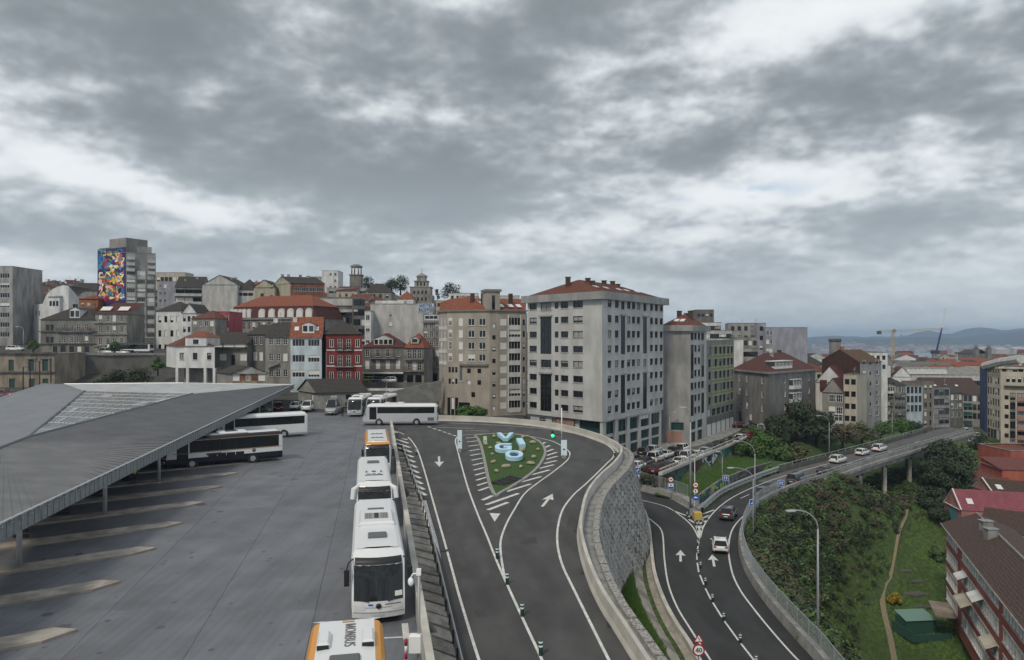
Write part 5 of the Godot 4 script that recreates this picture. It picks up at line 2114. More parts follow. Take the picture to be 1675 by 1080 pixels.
	band(B,"cornice",5,22.75,0.35,0.35,"beige_dark")
	var bp: Array = B.get_meta("pts")
	var flat_roof := S()
	prism(flat_roof,PackedVector2Array(bp),22.0,22.6,true,false)
	part("roof",flat_roof,M.flat_roof,B)
	var rs := S()
	var rA: Vector2 = bp[1]
	var rB: Vector2 = bp[3]
	slope(rs,v3(bp[0],22.9),v3(bp[2],22.9),v3((bp[2] as Vector2).lerp(bp[7],0.5),26.0),v3((bp[0] as Vector2).lerp(bp[7],0.5),25.4))
	slope(rs,v3(bp[2],22.9),v3(bp[3],22.9),v3((bp[3] as Vector2).lerp(bp[7],0.35),26.4),v3((bp[2] as Vector2).lerp(bp[7],0.5),26.0))
	slope(rs,v3(bp[4],22.9),v3(bp[5],22.9),v3((bp[5] as Vector2).lerp(bp[6],0.6),26.0),v3((bp[4] as Vector2).lerp(bp[7],0.4),26.0))
	part("tiled_roof",rs,M.terracotta_bright,B)
	block_on(B,"stair_tower",3,-0.35,1.25,22.6,27.0,-0.3,"beige_wall",4.0)
	var tw := block_on(B,"stair_window",3,0.3,0.62,22.9,26.2,-0.2,"glass",0.3)
	block_on(B,"stair_roof",3,-0.5,1.4,27.0,27.5,0.0,"beige_dark",4.6)
	for q in [0.2,0.55,0.85]:
		var t := on_face(B,4,face_of(B,4)[3]*q,24.1,-1.7)
		var sk := S()
		box(sk,Vector3.ZERO,Vector3(1.1,0.1,1.5),t*Transform3D(Basis(Vector3.RIGHT,0.45),Vector3.ZERO))
		part("skylight",sk,M.lamp_glass,B)
	for q in [[2,0.25],[2,0.9],[4,0.1],[4,0.7],[2,0.6]]:
		var t := on_face(B,q[0],face_of(B,q[0])[3]*q[1],25.0,-4.0)
		var sk := S()
		box(sk,Vector3(0,0.6,0),Vector3(0.8,2.6,0.7),t)
		part("chimney",sk,M.brown_roof,B)
func gallery(B: Node3D,f: int,u0: float,u1: float,ys: Array,h: float,deep: float) -> void:
	var L: float = face_of(B,f)[3]
	var w := (u1 - u0)*L
	for y in ys:
		var t := on_face(B,f,(u0 + u1)*0.5*L,y)
		var st := S()
		var back := 0.2 if deep > 0.0 else 1.8
		var dp := maxf(deep,0.3)
		if deep < 0.0:
			dp = deep
			back = 3.0
		box(st,Vector3(0,0.45,(dp - back) / 2),Vector3(w,0.9,dp + back),t)
		box(st,Vector3(0,h - 0.1,(dp - back) / 2),Vector3(w + 0.2,0.2,dp + back + 0.2),t)
		var g := part("gallery",st,M.white_wall,B)
		var fr := S()
		var n := maxi(2,int(w / 0.8))
		for i in n + 1:
			box(fr,Vector3(-w / 2 + w*i / n*0.97 + 0.015*w,h / 2 + 0.35,dp - 0.05),Vector3(0.09,h - 1.1,0.09),t)
		box(fr,Vector3(0,h*0.72,dp - 0.051),Vector3(w,0.06,0.07),t)
		part("frame",fr,M.white_frame,g)
		var gl := S()
		box(gl,Vector3(0,h / 2 + 0.35,(dp - back) / 2 - 0.05),Vector3(w - 0.1,h - 1.1,dp + back - 0.12),t)
		part("glazing",gl,M.glass_grey,g)
# ---------------------------------------------------------------- the old town on the left
func build_left_city() -> void:
	var B: Node3D
	var d := 158.0
	var A := V(287,d)
	var C := V(351,d - 1)
	B = building("white_house","white gabled house standing on pillars behind the canopy",{"fac": [V(272,d + 9),A,C],"base": Yp(602,d),"top": Yp(566,d),"wall": "white_wall","near": true,"wins": [[1,[0.16,0.5,0.86],[Yp(588.5,d)],1.05,1.5,"dark"]]})
	var h0 := Yp(566,d) - Yp(602,d)
	roof_on(B,B.get_meta("pts"),h0,{"roof": "hip","rm": "terracotta","rh": 2.4,"ridge": 1,"over": 0.4,"em": "white_wall"})
	var up := building("attic","attic",{"fac": [V(303,d - 0.5),V(337,d - 1.0)],"deep": 6.0,"base": Yp(566,d),"top": Yp(551,d),"wall": "white_wall","near": true,"roof": "hip","rm": "terracotta_bright","rh": 1.3,"ridge": 0,"wins": [[0,[0.5],[Yp(563,d)],1.3,1.0,"dark"]]})
	merge(B,up)
	var yb := Yp(640,d) - Yp(602,d)
	for u in [0.03,0.3,0.75,0.98]:
		var t := on_face(B,1,face_of(B,1)[3]*u,yb,-0.3)
		var st := S()
		box(st,Vector3(0,-yb / 2,0),Vector3(0.6,-yb,0.55),t)
		part("pillar",st,M.white_wall,B)
	var bk := S()
	box(bk,Vector3(0,-yb / 2,-3.2),Vector3(face_of(B,1)[3] - 0.3,-yb,0.3),on_face(B,1,face_of(B,1)[3]*0.5,yb))
	part("back_wall",bk,M.mid_wall,B)
	B = house("grey_house","grey house with dark tiled roof and upper white band right of the white house",344,166,404,165,-0.5,Yp(562,165),"mid_wall",{"roof": "gable","rm": "dark_roof","rh": 2.6,"near": true,"wins": [[0,[0.35,0.9],[Yp(590,165)],1.6,1.5,"blank"],[0,[0.62],[Yp(598,165)],0.9,2.4,"plain"],[0,[0.18,0.5,0.8],[Yp(561,165) - 1.0],2.4,0.8,"blank"]]})
	block_on(B,"canopy_slab",0,0.0,1.0,Yp(571,165) + 0.5,Yp(568,165) + 0.5,0.8,"dark_roof")
	B = building("cottage","tiny low cottage with broad pale gable and red panels beside the canopy",{"fac": [V(355,155),V(379,150),V(437,150)],"base": -0.5,"top": Yp(611,150),"wall": "mid_wall","near": true,"wins": [[1,[0.12,0.84],[Yp(623,150)],1.4,1.3,"blank"],[1,[0.46],[Yp(623,150)],0.6,1.3,"white"]]})
	roof_on(B,B.get_meta("pts"),Yp(611,150) + 0.5,{"roof": "gable","rm": "dark_roof","rh": 1.6,"ridge": 2,"over": 0.5,"gm": "grey_wall"})
	block_on(B,"red_panel",1,0.22,0.38,Yp(623,150) + 0.5,Yp(612.5,150) + 0.5,0.04,"brick")
	block_on(B,"red_panel",1,0.55,0.74,Yp(623,150) + 0.5,Yp(612.5,150) + 0.5,0.04,"brick")
	block_on(B,"ochre_base",1,0.0,1.0,Yp(629,150) + 0.5,Yp(623.3,150) + 0.5,0.05,"sand_wall")
	B = house("stone_house","narrow dark house with paired shuttered windows left of the rough grey house",404,168,436,166,0,Yp(547,167),"dark_wall",{"roof": "gable","rm": "dark_roof","rh": 2.4,"near": true,"wins": [[0,[0.42,0.72],[Yp(564,167)],1.0,1.9,"sash"],[0,[0.42,0.72],[Yp(590,167)],1.0,2.0,"blank"]]})
	B = house("stone_house","rough grey rendered house with three rows of white sash windows",434,160.5,475.5,160,0,Yp(551,160),"mid_wall",{"roof": "gable","rm": "dark_roof","rh": 3.4,"near": true,"stacks": [[0.05,0.5,"white_wall"]],"wins": [[0,[0.22,0.5,0.78],[Yp(564.5,160),Yp(591,160),Yp(617,160)],1.05,1.75,"sash"]]})
	var lean := S()
	box(lean,Vector3(0,0,0.3),Vector3(2.8,0.14,0.7),on_face(B,0,2.0,Yp(598.5,160))*Transform3D(Basis(Vector3(0,0,1),0.35),Vector3.ZERO))
	part("sloping_ledge",lean,M.concrete_grey,B)
	d = 156.0
	B = building("pale_blue_house","pale blue white house with bright orange roof and wide windows",{"fac": [V(475,d),V(526,d),V(531,d + 9)],"base": -0.5,"top": Yp(552.5,d),"wall": "sky_wall","near": true,"wins": [[0,[0.26],[Yp(566.5,d),Yp(592.5,d),Yp(617,d)],2.7,1.55,"bandw"],[0,[0.75],[Yp(566.5,d),Yp(592.5,d),Yp(617,d)],2.5,1.5,"bandw"]]})
	roof_on(B,B.get_meta("pts"),Yp(552.5,d) + 0.5,{"roof": "gable","rm": "terracotta_bright","rh": 4.6,"ridge": 0,"over": 0.35,"skylights": [0.2,0.8],"em": "sky_wall","stacks": [[0.1,0.4,"white_wall"]]})
	dormer(B,0,0.54,Yp(545,d) + 0.5,2.6,1.9,3.0,"blind","terracotta")
	d = 156.0
	A = V(534,d)
	C = V(592,d)
	var rr := [Yp(569,d),Yp(595,d),Yp(622,d)]
	B = building("red_house","dark red house with white trimmed windows and two iron balconies",{"fac": [V(526.5,d + 10),A,C],"base": 0.5,"top": Yp(546.5,d),"wall": "red_wall","near": true,"wins": [[1,[0.14,0.87],[rr[0] + 0.1,rr[1] + 0.1,rr[2] + 0.1],0.95,1.75,"white"],[1,[0.38,0.62],[rr[0] - 0.5,rr[1] - 0.6,rr[2] - 0.5],1.05,2.4,"sash"]]})
	roof_on(B,B.get_meta("pts"),Yp(546.5,d) - 0.5,{"roof": "hip","rm": "dark_roof","rh": 3.2,"ridge": 1,"over": 0.4})
	block_on(B,"side_render",0,0.0,1.0,0.0,10.2,0.03,"mid_wall")
	for k in 2:
		block_on(B,"white_band",1,0.0,0.24,rr[k] - 1.15,rr[k] - 0.9,0.06,"white_wall")
		block_on(B,"white_band",1,0.78,1.0,rr[k] - 1.15,rr[k] - 0.9,0.06,"white_wall")
	balcony(B,1,0.27,0.49,rr[0] - 1.0,0.5)
	balcony(B,1,0.51,0.74,rr[0] - 1.0,0.5)
	balcony(B,1,0.24,0.78,rr[1] - 1.1,0.8)
	d = 146.0
	B = building("stone_shed","low grey stone shed with sagging slate roof behind the parked minibus",{"fac": [V(488,d + 3),V(519,d - 4),V(600,d - 1)],"base": 0.0,"top": Yp(640,d),"wall": "concrete_grey","near": true,"wins": [[1,[0.33,0.89],[Yp(656,d) - 0.4],1.1,1.8,"blank"],[1,[0.62],[Yp(652,d)],1.0,1.0,"plain"],[0,[0.75],[Yp(660,d)],1.1,2.0,"plain"]]})
	roof_on(B,B.get_meta("pts"),Yp(640,d),{"roof": "gable","rm": "dark_roof","rh": 2.5,"ridge": 1,"over": 0.5,"gm": "mid_wall"})
	for q in [[488,143,519,140,"low grey wall at the yard edge in front of the stone shed"],[519,140,560,139,"low pale wall at the yard edge behind the white van"],[430,147,488,145,"low wall at the yard edge under the canopy tip"]]:
		var st := S()
		var a := Vector3((q[0] - CX)*q[1] / F,0,-q[1])
		var b := Vector3((q[2] - CX)*q[3] / F,0,-q[3])
		sweep(st,[a,b],[Vector2(0,-0.2),Vector2(0,1.3),Vector2(0.25,1.3),Vector2(0.25,-0.2)],true)
		tag(part("low_wall",st,M.concrete_grey),q[4],"wall")
	d = 174.0
	B = house("grey_terrace_house","grey stone terrace house with long balconies and a white dormer band",594,d,661,d,2.0,Yp(568,d),"stone_wall",{"roof": "hip","rm": "maroon_roof","rh": 3.4,"near": true,"wins": [[0,[0.1,0.36,0.6,0.85],[Yp(583.5,d)],1.0,1.7,"sash"],[0,[0.1,0.36,0.6,0.85],[Yp(603.5,d)],1.0,2.0,"blank"],[0,cols(4),[2.6],2.0,2.4,"plain"]]})
	balcony(B,0,0.18,0.8,Yp(586,d) - 2.0,0.9)
	balcony(B,0,0.0,1.0,Yp(606.5,d) - 2.0,0.9)
	block_on(B,"awning",0,0.0,1.0,Yp(611,d) - 2.0,Yp(608.6,d) - 2.0,1.6,"white_wall")
	dormer(B,0,0.48,Yp(565,d) - 2.0,4.6,1.6,2.6,"white_frame","maroon_roof")
	B = house("grey_terrace_house","grey terrace house with bright orange roof and an oval dormer",661,d,693.5,d - 0.5,2.0,Yp(569,d),"mid_wall",{"roof": "hip","rm": "terracotta_bright","rh": 3.6,"near": true,"wins": [[0,[0.25,0.52,0.78],[Yp(587,d),Yp(606,d)],1.0,2.2,"sash"],[0,[0.3,0.72],[2.6],1.6,2.3,"plain"]]})
	balcony(B,0,0.05,0.97,Yp(588,d) - 2.0,0.8)
	balcony(B,0,0.0,1.0,Yp(607,d) - 2.0,0.8)
	dormer(B,0,0.5,Yp(562,d) - 2.0,1.8,1.3,2.4,"white_frame","terracotta_bright")
	d = 184.0
	B = house("stone_block","tall grey stone block with white sash windows beside the beige flats",692.5,d,719,d,2.0,Yp(525,d),"stone_pale",{"roof": "flat","near": true,"wins": [[0,[0.14,0.5,0.84],[Yp(537,d),Yp(552,d),Yp(567,d),Yp(583,d),Yp(601,d)],0.95,1.6,"sash"],[0,[0.3,0.7],[2.3],1.4,2.6,"plain"]]})
	var top := building("penthouse","penthouse",{"fac": [V(694,d + 1.2),V(717,d + 1.2)],"deep": 8.0,"base": Yp(525,d),"top": Yp(514.5,d),"wall": "white_wall","roof": "flat","wins": [[0,[0.2,0.5,0.8],[Yp(521.5,d)],1.0,0.75,"plain"]]})
	merge(B,top)
	band(B,"cornice",1,Yp(528,d) - 2.0,0.4,0.5,"concrete_grey")
	d = 196.0
	B = house("white_block","big white block with blank windowless wall above the grey terrace",606,d,692,d,3.0,Yp(497.5,d),"main_wall",{"roof": "flat","deep": 14.0,"near": true,"wins": [[0,[0.38],[Yp(520,d),Yp(533,d)],0.8,1.1,"white"]]})
	block_on(B,"roof_rooms",0,0.05,0.6,Yp(497,d) - 3.0,Yp(491,d) - 3.0,-3.0,"white_wall",9.0)
	var sg := thing("roof_sign","blue and white lettered sign frame on the roof of the white block","sign",P(697,511.5,190.5))
	var fr := S()
	for x in [-2.0,2.0]:
		box(fr,Vector3(x,1.2,-0.1),Vector3(0.12,2.7,0.12))
	for y in [0.05,1.25,2.5]:
		box(fr,Vector3(0,y,-0.08),Vector3(4.1,0.08,0.08))
	part("frame",fr,M.pole,sg)
	var pl := S()
	box(pl,Vector3(0,1.2,-0.2),Vector3(4.3,2.7,0.06))
	part("board",pl,M.pillar_blue,sg)
	mat("sign_letter",Color(0.10,0.14,0.25),0.5,"")
	for q in [["HOTEL",1.35],["PANTON",0.12]]:
		var t := text_mesh(q[0],1.25,0.08)
		var m := placed("lettering",t,Transform3D(Basis.from_scale(Vector3(0.95 if q[0] == "HOTEL" else 0.78,1,1)),Vector3(0,q[1] + 0.5,0)),sg,M.sign_letter)
	house("white_tenement","thin white tenement between the black glass block and the blank wall",596.5,192,606.5,192,3.0,Yp(509,192),"white_wall",{"roof": "flat","n": 1})
	d = 166.0
	B = house("sandstone_building","sandstone building with dark green shutters at the left edge",-60,d,89,d,-0.5,Yp(579,d),"sand_wall",{"roof": "flat","near": true,"deep": 12.0,"wins": [[0,ushs(V(-60,d),V(89,d),[-35,18,51,74]),[Yp(607,d)],1.25,2.6,"shutter"],[0,ushs(V(-60,d),V(89,d),[-35,19.5,51.5,74]),[Yp(638,d)],1.35,2.6,"shutter"]]})
	band(B,"cornice",1,Yp(579,d) + 0.5,0.35,0.55,"concrete_dark")
	band(B,"string_course",1,Yp(611,d) + 0.5,0.4,0.3,"concrete_dark")
	for u in ushs(V(-60,d),V(89,d),[51,74]):
		var L: float = face_of(B,0)[3]
		block_on(B,"window_surround",0,u - 1.0 / L,u - 0.72 / L,Yp(607,d) + 0.4,Yp(587,d) + 0.5,0.12,"stone_pale")
		block_on(B,"window_surround",0,u + 0.72 / L,u + 1.0 / L,Yp(607,d) + 0.4,Yp(587,d) + 0.5,0.12,"stone_pale")
		block_on(B,"window_surround",0,u - 1.25 / L,u + 1.25 / L,Yp(587,d) + 0.45,Yp(584.5,d) + 0.5,0.22,"stone_pale")
	var wl := S()
	sweep(wl,[P(70,640,176),P(89,640,176),P(270,640,186),P(330,640,188)],[Vector2(0,-3),Vector2(0,Yp(581.5,182) - Yp(640,180)),Vector2(0.8,Yp(581.5,182) - Yp(640,180)),Vector2(0.8,-3)],true)
	tag(part("street_wall",wl,M.dark_wall),"dark mossy retaining wall below the high street on the left","wall")
	var ct := S()
	sweep(ct,[P(85,581,176),P(180,581.5,180.5),P(270,582,186)],[Vector2(-0.1,0.1),Vector2(-0.1,0.7),Vector2(0.3,0.7),Vector2(0.3,0.1)],true)
	tag(part("street_balustrade",ct,M.concrete_grey),"pale balustrade along the top of the dark street wall","balustrade")
	d = 205.0
	var hb := Yp(582,d)
	house("grey_tower","light grey tower block cut by the left edge of the view",-50,222,20.5,222,9.0,Yp(436,222),"grey_wall",{"roof": "flat","deep": 14,"w": 2.9,"h": 1.5,"kind": "bandw","n": 3,"fh": 3.02,"first": 3.6,"vis": 14.0,"near": true})
	B = house("stone_mansion","dark granite mansion with white framed windows and a mansard dormer",66,d,155.5,d,hb,Yp(523,d),"stone_wall",{"roof": "hip","rm": "dark_roof","rh": 3.6,"near": true,"deep": 12.0,"wins": [[0,ushs(V(66,d),V(155.5,d),[103.5,117,127.5,141]),[Yp(541,d),Yp(561,d)],1.0,1.9,"sash"],[0,ushs(V(66,d),V(155.5,d),[78,85]),[Yp(541,d),Yp(561,d)],0.9,1.7,"plain"],[0,ushs(V(66,d),V(155.5,d),[90,103,117,129,142]),[hb + 0.2],1.3,2.5,"plain"]]})
	for y in [543.5,563.5]:
		band(B,"string_course",1,Yp(y,d) - hb,0.3,0.35,"concrete_dark")
	balcony(B,0,0.3,0.97,Yp(542.5,d) - hb,0.7)
	dormer(B,0,0.6,Yp(521,d) - hb,2.9,2.6,3.5,"white_frame","dark_roof")
	B = house("stone_mansion","four storey granite house with maroon attic and two pale skylight bands",155.5,d,207,d,hb,Yp(513.5,d),"stone_pale",{"roof": "mono","rm": "maroon_roof","rh": 3.6,"near": true,"wins": [[0,[0.16,0.4,0.6,0.84],[Yp(526,d),Yp(544,d),Yp(564,d)],1.0,1.9,"sash"],[0,[0.16,0.4,0.6,0.84],[hb + 0.1],1.3,2.4,"plain"]]})
	for y in [529,547.5,567]:
		band(B,"string_course",1,Yp(y,d) - hb,0.28,0.4,"concrete_grey")
	for u in [0.15,0.72]:
		var t := on_face(B,0,face_of(B,0)[3]*(u + 0.05),Yp(506,d) - hb,-2.8)
		var st := S()
		box(st,Vector3(0,0.35,0),Vector3(2.9,0.12,2.0),t*Transform3D(Basis(Vector3.RIGHT,0.6),Vector3.ZERO))
		part("skylight_band",st,M.blind,B)
	d = 226.0
	B = building("white_gable_house","white house with huge blank curved gable behind the granite mansion",{"fac": [V(54,d + 6),V(70,d),V(112,d),V(129,d + 3),V(124,d + 18),V(60,d + 18)],"base": 9.0,"top": Yp(497,d),"wall": "white_wall","near": true,"wins": [[0,[0.3,0.62],[Yp(516,d)],1.0,1.5,"plain"],[2,[0.65],[Yp(503,d)],1.6,2.0,"plain"]]})
	var gs := S()
	var gp: Array = B.get_meta("pts")
	var hh := Yp(497,d) - 9.0
	var arc := [[0.0,0.2],[0.12,2.6],[0.3,4.2],[0.55,5.3],[0.8,5.8],[1.0,5.6]]
	for i in arc.size() - 1:
		var p: Vector2 = (gp[1] as Vector2).lerp(gp[2],arc[i][0])
		var q: Vector2 = (gp[1] as Vector2).lerp(gp[2],arc[i + 1][0])
		quad(gs,v3(p,hh),v3(q,hh),v3(q,hh + arc[i + 1][1]),v3(p,hh + arc[i][1]))
		quad(gs,v3(p,hh + arc[i][1]),v3(q,hh + arc[i + 1][1]),v3(q + Vector2(0,-16),hh + arc[i + 1][1]),v3(p + Vector2(0,-16),hh + arc[i][1]))
	quad(gs,v3(gp[2],hh),v3(gp[3],hh),v3(gp[3],hh + 2.0),v3(gp[2],hh + 5.6))
	part("gable",gs,M.white_wall,B)
	var wb := house("wing","wing",79,d - 0.5,97,d - 1.0,9.0,Yp(486,d),"white_wall",{"roof": "mono","rm": "mid_wall","rh": 1.6,"deep": 4.0,"wins": [[0,[0.2,0.5,0.8],[Yp(501,d)],0.85,1.6,"plain"]]})
	merge(B,wb)
	var list := [
		["tenement","grey green tenement with stacked small balconies left of the white gable",38,234,55,234,9.0,479.0,"green_wall",{"roof": "flat","n": 2,"vis": 12.0,"kind": "white"}],
		["tenement","dim grey tenement behind the light grey tower at the left edge",19,262,37,262,9.0,454.0,"mid_wall",{"roof": "flat","n": 2,"vis": 20.0,"kind": "plain"}],
		["tenement","sand coloured tenement with a dark red roof edge far left",36,300,60,300,20.0,466.0,"sand_wall",{"roof": "hip","rm": "maroon_roof","rh": 2.0,"n": 3,"vis": 28.0}],
		["small_house","small house with a red roof strip between the grey tower and the green tenement",20,228,39,228,9.0,513.0,"dark_wall",{"roof": "mono","rm": "terracotta","rh": 2.2,"n": 2,"vis": 12.0}],
		["orange_house","orange house tucked between the white gable and the mural tower",129,246,160,246,12.0,489.0,"orange_wall",{"roof": "hip","rm": "terracotta_bright","rh": 1.6,"n": 3,"vis": 22.0,"first": 2.8}],
		["grey_house","low grey house with pale gable behind the orange house",122,270,158,272,14.0,475.0,"grey_wall",{"roof": "gable","rm": "dark_roof","rh": 3.2,"bare": true}],
		["villa","white villa with mossy roof right of the mural tower",255,214,297,212,9.0,509.0,"white_wall",{"roof": "hip","rm": "dark_roof","rh": 3.0,"n": 4,"w": 1.0,"h": 1.9,"kind": "plain","vis": 10.0,"fh": 4.2,"first": 3.4}],
		["villa_wing","white gabled wing with three arched windows beside the mossy roofed villa",297,209,321,209,9.0,512.0,"white_wall",{"roof": "gable","ridge": 1,"rm": "dark_roof","rh": 2.8,"n": 3,"w": 0.8,"h": 1.6,"kind": "plain","vis": 14.0}],
		["grey_house","grey house with red hipped roof left of the pink house",313,201,352,200,4.0,521.0,"stone_pale",{"roof": "hip","rm": "terracotta","rh": 2.4,"n": 4,"vis": 8.0,"first": 2.2}],
		["pink_house","deep pink house squeezed beside the long mansard building",352,206,375,206,4.0,510.0,"rose_wall",{"roof": "flat","n": 3,"vis": 10.0,"kind": "sash","fh": 3.6}],
		["sky_blue_block","pale blue rendered block with blank wall right of the mural tower",257,300,304,300,20.0,461.0,"lilac_wall",{"roof": "flat","n": 2,"u1": 0.35,"vis": 28.0}],
		["crowned_block","beige block with battlement like roof edge on the skyline right of the mural tower",254,385,303,385,40.0,446.0,"cream_wall",{"roof": "flat","n": 7,"w": 1.8,"h": 2.2,"kind": "plain","first": 4.6,"fh": 4.0,"vis": 44.0}],
		["white_block","white block with dark slate roof right of the large blank gable",387,292,415,292,18.0,474.0,"main_wall",{"roof": "hip","rm": "dark_roof","rh": 4.6,"n": 3,"w": 2.0,"h": 1.2,"kind": "plain","vis": 24.0,"fh": 4.6}],
		["cream_gable_house","cream gabled house with one small arched window on the hill",415,281,449,281,15.0,470.0,"yellow_wall",{"roof": "gable","ridge": 1,"rm": "dark_roof","rh": 3.0,"wins": [[0,[0.4],[Yp(491,281)],1.3,2.6,"plain"],[0,[0.85],[Yp(490,281),Yp(472,281)],1.4,1.6,"plain"]]}],
		["white_tower_house","white modern block with bare walls on the skyline",526,345,553,345,25.0,443.0,"white_wall",{"roof": "flat","n": 2,"vis": 36.0,"u0": 0.4}],
		["grey_rooms","low dark roofed rooms left of the white skyline block",500,350,527,350,25.0,453.0,"mid_wall",{"roof": "flat","n": 3,"vis": 38.0,"kind": "plain"}],
		["white_house_low","white low block with dark ledges below the open belvedere tower",535,330,600,330,22.0,471.0,"grey_wall",{"roof": "flat","n": 6,"w": 2.4,"h": 1.0,"kind": "plain","vis": 28.0}],
		["ruin_house","grey broken topped houses below the ornate tower",594,305,640,305,18.0,478.0,"stone_pale",{"roof": "hip","rm": "dark_roof","rh": 4.0,"n": 4,"kind": "plain","vis": 30.0}],
		["red_roof_house","small house with a red roof just left of the ornate tower",650,290,676,290,18.0,489.0,"white_wall",{"roof": "hip","rm": "terracotta_bright","rh": 3.4,"n": 3,"kind": "plain","vis": 25.0}],
		["red_roof_house","long low red roof under the dark trees on the hill",602,298,627,298,18.0,492.0,"stone_pale",{"roof": "hip","rm": "terracotta","rh": 2.0,"n": 3,"kind": "plain","vis": 25.0}],
		["white_terrace","white stepped terrace block on the skyline above the beige flats",734,306,781,306,20.0,480.0,"white_wall",{"roof": "flat","n": 5,"vis": 26.0,"kind": "plain"}],
		["cream_block","cream block with a roof terrace left of the white stepped block",706,300,736,300,20.0,492.0,"cream_wall",{"roof": "flat","n": 4,"vis": 24.0,"kind": "plain"}],
		["white_block","white block just behind the grey apartment block roof",808,300,850,300,20.0,484.0,"main_wall",{"roof": "flat","n": 4,"vis": 26.0,"kind": "plain"}],
		["cream_block","cream upper storey peeping over the beige flats",750,285,782,285,20.0,485.0,"cream_wall",{"roof": "flat","n": 4,"vis": 25.0,"kind": "dark"}],
	]
	for q in list:
		house(q[0],q[1],q[2],q[3],q[4],q[5],q[6],Yp(q[7],q[3]),q[8],q[9])
	d = 292.0
	B = house("balcony_flats","pale flats with long balconies left of the large blank gable",286,d,331,d + 2,18.0,Yp(470,d),"grey_wall",{"roof": "gable","rm": "dark_roof","rh": 5.0,"deep": 14.0,"n": 3,"w": 3.4,"h": 1.7,"kind": "plain","fh": 3.3,"vis": 24.0,"stacks": [[0.3,0.3],[0.7,0.4]]})
	for k in 4:
		block_on(B,"balcony",0,0.0,1.0,Yp(470,d) - 18.0 - 3.6 - 3.3*k,Yp(470,d) - 18.0 - 2.5 - 3.3*k,1.3,"main_wall")
	house("blank_gable_block","tall block with a large blank grey gable wall and chimneys",331,d - 2,388,d - 2,16.0,Yp(466,d),"main_wall",{"roof": "gable","ridge": 1,"rm": "dark_roof","rh": 3.8,"bare": true,"deep": 16.0,"stacks": [[0.3,0.3],[0.55,0.6],[0.8,0.4]]})
	d = 276.0
	B = building("brick_block","brick fronted block with yellow blank gable and dark roof",{"fac": [V(447,d + 12),V(475,d),V(531,d + 4)],"base": 15.0,"top": Yp(463,d),"wall": "brick","near": true,"wins": [[1,cols(4,0.1,0.97),[Yp(476,d)],2.6,1.5,"bandw"]]})
	block_on(B,"yellow_gable",0,0.0,1.0,0.0,Yp(463,d) - 15.0,0.05,"yellow_wall")
	roof_on(B,B.get_meta("pts"),Yp(463,d) - 15.0,{"roof": "gable","rm": "dark_roof","rh": 3.0,"ridge": 1,"gm": "yellow_wall","stacks": [[0.02,0.5],[0.2,0.5],[0.55,0.5],[0.75,0.45]]})
	d = 232.0
	B = house("glass_block","modern block of black glass with pale concrete bands above the red house",513,d,592,d,6.0,Yp(500,d),"dark_wall",{"roof": "flat","deep": 14,"near": true,"wins": [[0,cols(6),[Yp(515,d)],2.4,1.8,"plain"],[0,cols(6),[Yp(529,d)],2.4,2.0,"tall"],[0,cols(5),[Yp(545,d)],2.4,2.0,"plain"]]})
	block_on(B,"concrete_band",0,-0.03,0.88,Yp(500,d) - 6.0,Yp(489,d) - 6.0,0.3,"main_wall",3.0)
	block_on(B,"concrete_band",0,0.36,0.98,Yp(511,d) - 6.0,Yp(506.5,d) - 6.0,1.2,"main_wall")
	block_on(B,"roof_glass",0,0.02,0.8,Yp(489,d) - 6.0,Yp(486,d) - 6.0,-0.4,"dark_wall",8.0)
	B = house("glass_block","black glass tower face with pale side beside the thin white tenement",578,d - 6,597,d - 5,6.0,Yp(489,d),"dark_wall",{"roof": "flat","n": 3,"w": 1.4,"h": 2.0,"kind": "plain","vis": 10.0})
	d = 214.0
	B = house("mansard_building","long stone building with red mansard roof and white arched dormers",374,d + 10,517,d,4.0,Yp(520,d),"stone_pale",{"roof": "hip","rm": "terracotta","rh": 0.3,"deep": 15.0,"near": true,"n": 16,"w": 1.1,"h": 2.2,"kind": "sash","vis": 12.0,"first": 3.3})
	var mp: Array = B.get_meta("pts")
	var mh := Yp(520,d) - 4.0
	var ms := S()
	var inn := []
	var ctr: Vector2 = (mp[0] + mp[1] + mp[2] + mp[3])*0.25
	for p in mp:
		inn.append(p + (ctr - p).normalized()*1.6)
	for i in 4:
		slope(ms,v3(mp[i],mh),v3(mp[(i + 1) % 4],mh),v3(inn[(i + 1) % 4],mh + 3.7),v3(inn[i],mh + 3.7),0.45)
	part("mansard",ms,M.maroon_roof,B)
	roof_on(B,inn,mh + 3.7,{"roof": "hip","rm": "terracotta_bright","rh": 3.6,"over": 0.3,"inset": 0.4})
	var dpx := [379,385,392,399,407,428,444,460,475,490,505]
	for px in dpx:
		var u := ush(V(374,d + 10),V(517,d),px)
		arched_dormer(B,0,u,mh + 0.25,2.3 if px > 420 else 1.5,2.7)
	band(B,"cornice",1,mh - 0.35,0.45,0.5,"concrete_grey")
	d = 243.0
	A = V(159.5,d + 8)
	C = V(206,d)
	var Dm := V(254.5,d + 4)
	var rw := []
	for k in 9:
		rw.append(Yp(449.5 + 14.6*k,d))
	B = building("mural_tower","tall tower block with a colourful abstract mural on its side wall",{"fac": [A,C,Dm],"base": 9.0,"top": Yp(413,d),"wall": "grey_wall","near": true,"roof": "flat","wins": [[1,[0.16,0.5,0.84],rw,2.5,1.5,"bandw"]]})
	for u in [0.34,0.68,0.98]:
		block_on(B,"pilaster",1,u - 0.025,u + 0.012,6.0,Yp(440,d) - 9.0,0.25,"stone_wall")
	for k in rw.size():
		block_on(B,"spandrel",1,0.04,0.96,rw[k] - 9.0 - 1.3,rw[k] - 9.0 - 0.15,0.06,"main_wall")
